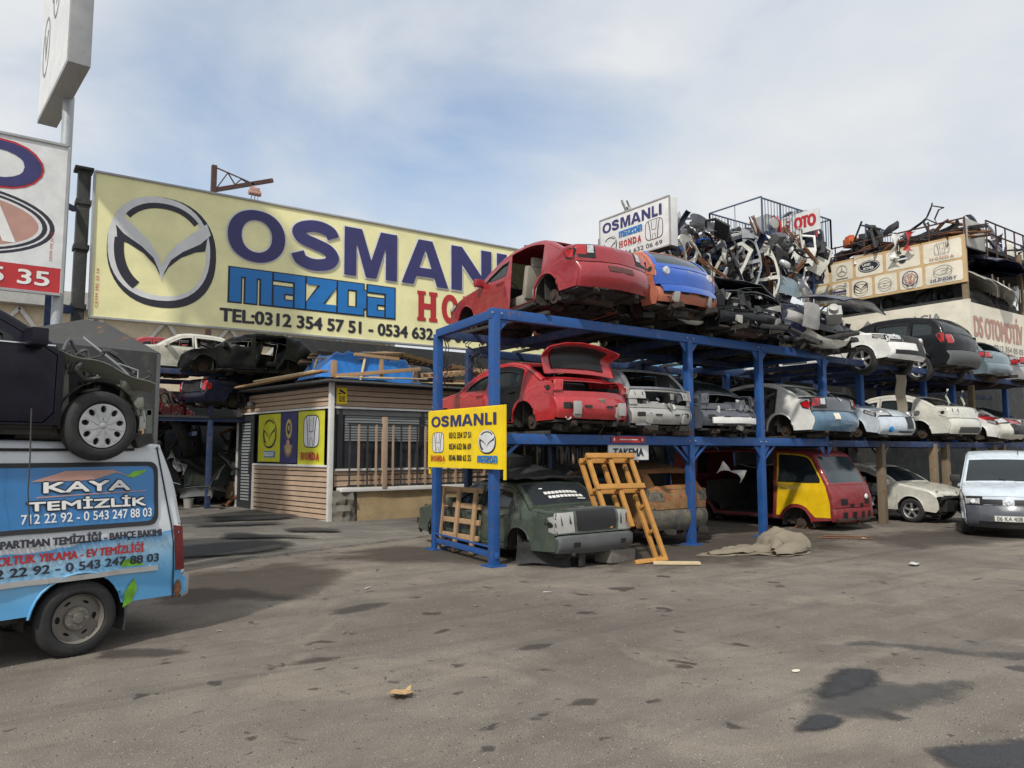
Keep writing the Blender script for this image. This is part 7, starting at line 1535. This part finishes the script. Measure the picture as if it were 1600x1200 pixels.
def piece(kind, mk, loc, rot, place, sc=1, group=None):
    k = (kind, mk)
    if k not in protos:
        o = protos[k] = makers[kind](M[mk])
    else:
        o = protos[k].copy(); COL.objects.link(o)
    o.location = loc; o.rotation_euler = [R(a) for a in rot]; o.scale = (sc,)*3
    return props(o, f'{cols[mk]} {words_[kind]} {place}', cats[kind], group or f'{words_[kind]}s {place}')
A = 'in the heap behind the torn black car'
for kind, mk, loc, rot, sc in (
  ('side_shell', 'cream', (17.3, 14.6, 7.35), (0, 18, 20), .82), ('side_shell', 'cream', (18.9, 14.5, 7.7), (8, -62, -30), .75), ('side_shell', 'silver', (19.6, 14.4, 7.65), (0, 75, -25), .7), ('side_shell', 'white', (19.9, 14.7, 8.45), (20, -14, -15), .7), ('side_shell', 'dgrey', (18.4, 14.9, 7.9), (10, 60, -40), .85), ('side_shell', 'dgrey', (19.4, 14.8, 8.3), (-10, 35, -35), .7), ('side_shell', 'cream', (20.7, 14.6, 7.3), (0, 80, -40), .75), ('side_shell', 'white', (22.9, 14.9, 8.2), (5, 70, -20), .62), ('side_shell', 'cream', (15.9, 14.6, 7.3), (10, 0, 15), .7)):
    piece(kind, mk, loc, rot, A, sc)
for kind, mk, loc, rot, sc in (
  ('scrap_bumper', 'blue', (16.9, 15.2, 7.85), (0, -12, -20), .9), ('door_skin', 'blue', (18.0, 15.1, 8.25), (80, 0, -20), .55), ('door_skin', 'red2', (18.6, 15.5, 8.6), (70, 10, -30), .8), ('scrap_bumper', 'yellow', (15.4, 14.8, 7.55), (0, 0, -15), .55), ('scrap_bumper', 'white', (16.0, 15.0, 7.62), (0, -8, -15), .55), ('lamp_unit', 'lclear', (16.6, 15.3, 8.2), (0, 0, 20), 1), ('door_skin', 'dgrey', (15.6, 15.6, 8.4), (15, 0, 10), .7), ('engine_block', 'gplastic', (16.4, 15.8, 8.5), (0, 0, 30), .9), ('scrap_hood', 'bluegrey', (21.6, 14.4, 7.2), (70, 10, -10), .75), ('scrap_hood', 'silver', (22.6, 14.6, 7.25), (75, -20, 30), .7), ('scrap_fender', 'white', (22.7, 14.3, 7.1), (10, 40, 10), .8), ('scrap_fender', 'dgrey', (22.0, 14.3, 7.0), (10, -40, -20), .9), ('scrap_hood', 'dgrey', (22.0, 15.0, 7.5), (80, 20, 60), .8), ('scrap_bumper', 'silver', (23.0, 14.6, 7.2), (20, 80, 10), .7), ('scrap_fender', 'cream', (21.0, 14.4, 6.9), (0, 70, 20), .8), ('seat_shell', 'dseat', (22.3, 15.2, 8.1), (0, 10, 60), 1), ('seat_shell', 'dseat', (22.9, 15.3, 8.5), (30, 0, 10), .9), ('door_skin', 'white', (23.6, 15.2, 8.9), (0, 10, -70), 1.0), ('door_skin', 'cream', (24.2, 15.0, 8.7), (10, 30, -40), .9), ('engine_block', 'darkmass', (24.4, 15.0, 9.0), (10, 20, 30), 1.3), ('axle_cradle', 'darkmass', (24.7, 15.1, 8.95), (70, 20, 0), 1.0), ('axle_cradle', 'primer', (23.2, 14.9, 9.2), (80, 0, 30), .8), ('scrap_bumper', 'plastic', (20.9, 15.3, 8.8), (60, 10, 0), .8), ('axle_cradle', 'dgrey', (21.3, 15.5, 8.9), (70, 0, 40), .9), ('scrap_bumper', 'navy', (20.3, 16.0, 9.0), (20, 20, -30), .8), ('scrap_fender', 'silver', (18.4, 16.0, 9.1), (0, 50, -20), .9), ('door_skin', 'gplastic', (18.9, 16.4, 9.2), (0, 45, -30), .8)):
    piece(kind, mk, loc, rot, 'in the heap before the railed deck', sc)
for kind, mk, loc, rot, sc in (('engine_block', 'primer', (22.7, 16.0, 9.85), (0, 0, 80), 1.4), ('door_skin', 'red2', (23.1, 15.9, 9.85), (0, 0, 70), .75), ('scrap_fender', 'white', (23.4, 15.9, 9.95), (0, 80, 70), .8), ('scrap_fender', 'cream', (23.9, 15.9, 9.95), (0, 80, 60), .8), ('engine_block', 'silver', (24.6, 15.9, 10.3), (0, 20, 80), 1.5), ('engine_block', 'navy', (24.6, 15.9, 9.8), (0, 0, 80), 1.3), ('door_skin', 'red2', (25.4, 15.9, 10.2), (0, 0, 60), .75), ('door_skin', 'dgrey', (25.8, 15.9, 9.9), (0, 0, 60), .9), ('seat_shell', 'dseat', (25.9, 16.3, 10.0), (0, 0, 30), 1), ('axle_cradle', 'darkmass', (23.3, 16.3, 9.7), (90, 0, 0), 1)):
    piece(kind, mk, loc, rot, 'on the railed blue deck', sc)
for kind, mk, loc, rot, sc in (('axle_cradle', 'darkmass', (26.6, 14.0, 9.4), (70, 20, 10), 1.1), ('engine_block', 'orange', (26.6, 15.0, 9.7), (0, 0, 60), .9), ('engine_block', 'darkmass', (27.2, 14.8, 9.6), (0, 0, 20), 1.5), ('seat_shell', 'dseat', (26.8, 14.2, 9.2), (0, 30, 60), 1.1), ('exhaust_pipe', 'darkmass', (26.5, 13.4, 9.1), (10, 5, 85), 1.2), ('exhaust_pipe', 'primer', (26.6, 13.0, 9.0), (0, 3, 93), 1.3), ('exhaust_pipe', 'rust', (26.6, 12.0, 9.1), (0, -4, 92), 1.3), ('exhaust_pipe', 'darkmass', (26.9, 14.8, 9.0), (0, 0, 88), 1.2), ('axle_cradle', 'plastic', (26.5, 12.5, 9.35), (90, 20, 80), .9), ('axle_cradle', 'darkmass', (26.5, 11.9, 10.0), (90, 60, 80), .55), ('scrap_fender', 'white', (26.0, 12.9, 9.0), (0, 75, 85), .75), ('scrap_fender', 'red2', (26.1, 12.5, 9.1), (0, 80, 85), .6), ('scrap_bumper', 'cream', (26.5, 13.8, 8.95), (0, 4, 88), 1), ('scrap_bumper', 'plastic', (26.5, 12.2, 8.9), (0, -3, 92), 1), ('lamp_unit', 'plastic', (26.4, 13.3, 9.75), (30, 20, 80), 1.0), ('axle_cradle', 'plastic', (26.4, 14.3, 9.75), (60, 60, 80), .8)):
    piece(kind, mk, loc, rot, 'on the roof edge above the emblem board', sc)
r_ = random.Random(11); i = 0
for k in range(16):
    piece(('door_skin', 'scrap_fender', 'axle_cradle', 'scrap_bumper')[k % 4], ('darkmass', 'navy', 'dgrey', 'cream')[(k*3+k//4) % 4], (27.2+.42*k, 11.3+.5*r_.random(), 8.95+.4*(k % 2)+.2*r_.random()), (r_.uniform(-30, 30), r_.uniform(40, 95), r_.uniform(-40, 40)), 'behind the right hand roof railing', .8)
for kind, mk, loc, rot, sc in (('scrap_hood', 'navy', (28.6, 11.2, 8.25), (14, 4, 0), 2.0), ('scrap_hood', 'navy', (30.4, 11.2, 8.2), (14, -4, 0), 1.8), ('scrap_hood', 'cream', (27.4, 11.1, 7.55), (30, 12, 10), 1.3), ('scrap_hood', 'white', (28.7, 11.0, 7.4), (35, 10, 20), 1.3), ('scrap_fender', 'silver', (29.4, 10.9, 7.35), (20, 10, -10), 1.4), ('scrap_bumper', 'plastic', (27.8, 10.9, 7.0), (0, 8, 0), 1.3), ('scrap_bumper', 'darkmass', (29.8, 10.9, 6.9), (0, 6, 0), 1.4), ('engine_block', 'darkmass', (29.0, 11.3, 7.0), (0, 0, 10), 1.4), ('engine_block', 'primer', (30.3, 11.4, 6.6), (0, 0, 40), .9), ('axle_cradle', 'darkmass', (27.5, 11.4, 6.9), (80, 0, 0), 1.0)):
    piece(kind, mk, loc, rot, 'on the shelf above the faded red capitals', sc)
r_ = random.Random(4)
for k in range(14):
    piece(('seat_shell', 'engine_block', 'loose_tyre', 'door_skin', 'axle_cradle')[k % 5], ('dseat', 'darkmass', 'rubber', 'dgrey', 'darkmass')[k % 5], (26.9+.3*r_.random(), 11.3+.36*k, 6.98+.25*r_.random()), (r_.uniform(-20, 20), r_.uniform(-20, 60), r_.uniform(0, 180)), 'in the dark shelf under the emblem board', .9)
r_ = random.Random(9)
for k in range(70):
    kd, mk = [('scrap_bumper', 'plastic'), ('door_skin', 'navy'), ('axle_cradle', 'darkmass'), ('seat_shell', 'dseat'), ('engine_block', 'darkmass'), ('scrap_fender', 'silver'), ('loose_tyre', 'rubber'), ('scrap_hood', 'dgrey'), ('scrap_bumper', 'cream'), ('door_skin', 'bluegrey'), ('exhaust_pipe', 'primer')][k % 11]
    x = 16.4+7.2*((k*7) % 70)/70
    piece(kd, mk, (x, 15.0+2.0*r_.random(), (6.45 if k % 2 else 8.2)+.45*r_.random()+(.25 if x > 20 else 0)), (r_.uniform(-60, 60), r_.uniform(-60, 60), r_.uniform(0, 180)), 'on the tall rack shelves', r_.uniform(.8, 1.2))
r_ = random.Random(33)
for k in range(110):
    kd, mk = [('lamp_unit', 'plastic'), ('axle_cradle', 'darkmass'), ('scrap_bumper', 'plastic'), ('engine_block', 'darkmass'), ('scrap_fender', 'dgrey'), ('exhaust_pipe', 'rust'), ('door_skin', 'darkmass'), ('lamp_unit', 'lclear'), ('scrap_fender', 'cream'), ('engine_block', 'gplastic'), ('scrap_bumper', 'navy')][k % 11]
    x = 15.8+7.3*((k*37) % 110)/110; piece(kd, mk, (x, 14.3+1.0*r_.random(), 6.9+(x-15.5)*.10+1.5*r_.random()**1.4), (r_.uniform(-80, 80), r_.uniform(-80, 80), r_.uniform(0, 180)), 'tangled in the heap behind the upper tier', r_.uniform(.45, .8))
for k in range(26):
    kd, mk = [('exhaust_pipe', 'darkmass'), ('lamp_unit', 'plastic'), ('axle_cradle', 'rust'), ('scrap_bumper', 'plastic'), ('engine_block', 'darkmass')][k % 5]
    piece(kd, mk, (26.55+.4*r_.random(), 11.2+4.6*k/26, 9.02+.35*r_.random()), (r_.uniform(-30, 30), r_.uniform(-30, 30), 90+r_.uniform(-40, 40)), 'tangled along the roof edge over the emblem board', r_.uniform(.5, .9))
r_ = random.Random(77)
for k in range(54):
    kd, mk = [('scrap_bumper', 'plastic'), ('door_skin', 'darkmass'), ('engine_block', 'darkmass'), ('scrap_fender', 'silver'), ('axle_cradle', 'rust'), ('loose_tyre', 'rubber'), ('scrap_hood', 'darkmass'), ('lamp_unit', 'lclear'), ('scrap_bumper', 'gplastic'), ('exhaust_pipe', 'darkmass'), ('scrap_fender', 'black')][k % 11]
    x = 3.4+4.2*((k*23) % 54)/54; piece(kd, mk, (x, 22.6+2.8*r_.random(), .35+2.0*r_.random()**1.5), (r_.uniform(-70, 70), r_.uniform(-60, 60), r_.uniform(0, 180)), 'in the dark yard entrance under the navy saloon', r_.uniform(.6, 1.0))
r_ = random.Random(91)
for k in range(44):
    kd, mk = [('side_shell', 'dgrey'), ('axle_cradle', 'darkmass'), ('scrap_bumper', 'plastic'), ('door_skin', 'darkmass'), ('scrap_fender', 'silver'), ('engine_block', 'darkmass'), ('exhaust_pipe', 'darkmass'), ('door_skin', 'cream'), ('scrap_bumper', 'gplastic')][k % 9]
    piece(kd, mk, (24.2+2.6*r_.random(), 16.7+1.2*r_.random(), 9.0+1.1*r_.random()), (r_.uniform(-70, 70), r_.uniform(-60, 60), r_.uniform(0, 180)), 'heaped between the railed deck and the emblem board', r_.uniform(.55, .95))
# parts tucked under and between the tiers of the front rack
r_ = random.Random(21)
for k in range(26):
    kd, mk = [('engine_block', 'darkmass'), ('axle_cradle', 'rust'), ('scrap_bumper', 'plastic'), ('loose_tyre', 'rubber'), ('door_skin', 'dgrey'), ('exhaust_pipe', 'darkmass'), ('scrap_fender', 'bluegrey')][k % 7]
    z = 2.35 if k % 3 else .25
    piece(kd, mk, (11.2+14.5*k/26, 12.6+1.4*r_.random(), z), (r_.uniform(-40, 40), r_.uniform(-40, 40), r_.uniform(0, 180)), 'in the shade between the two car rows', 1.0)
for kind, mk, loc, rot, sc in (('scrap_fender', 'white', (14.3, 11.2, 1.25), (40, 20, -20), .6), ('scrap_bumper', 'white', (11.6, 9.9, 4.35), (70, 0, 0), .5), ('scrap_bumper', 'primer', (14.0, 8.9, 4.5), (10, 10, 10), .62), ('scrap_hood', 'primer', (14.05, 8.85, 4.62), (95, 0, 8), .55), ('scrap_hood', 'navy', (16.0, 9.3, 5.12), (12, 4, 0), 1.3), ('axle_cradle', 'darkmass', (13.4, 9.1, 4.2), (10, 10, 0), 1.1), ('axle_cradle', 'darkmass', (15.2, 9.1, 4.2), (-10, 0, 30), 1.1), ('engine_block', 'primer', (15.0, 8.9, 4.75), (0, 30, 40), .7), ('scrap_bumper', 'cream', (14.9, 8.9, 4.05), (60, 0, -4), .9)):
    piece(kind, mk, loc, rot, 'piled on the upper tier by the black wrecks', sc)
b = MB(); b.box((48, 19.6, 3.1), (67, .15, 6.2)); props(b.build('rack_backdrop', M['metalsheet']), 'tall dark sheet fence added to block the sky behind the tall blue rack', 'backdrop')  # sheet added so the gaps between the tiers stay dark
b = MB(); b.grid(lambda u, v: (11.55+.35*u, 12.6, .5+.45*v), 2, 2); b.thicken(.3); props(b.build('carton', M['box']), 'brown carton in the shade left of the red van', 'carton')
piece('scrap_hood', 'black', (9.35, 11.6, 5.78), (0, 0, 20), 'lying on the red saloon roof', .75)
b = MB(); b.grid(lambda u, v: (18.9+.45*u+.05*math.sin(v*9), 9.6+.05*math.sin(u*6), 2.75+1.0*v), 4, 12); b.thicken(.02); props(b.build('hanging_cloth', M['canvas']), 'grey cloth hanging from the upper tier beside the alloy wheel', 'cloth')
for x in (21.6, 22.5):
    b = MB(); b.tube([(x, 9.6, 2.95), (x+.12, 9.6, 3.12), (x-.05, 9.6, 3.3), (x+.05, 9.6, 3.5)][::-1], .03, 6); props(b.build('bent_trim', M['white']), 'bent white trim strip standing up behind the cream coupe', 'trim', 'bent white trims behind the cream coupe')
for m_ in list(bpy.data.materials):
    if m_.users == 0: bpy.data.materials.remove(m_)
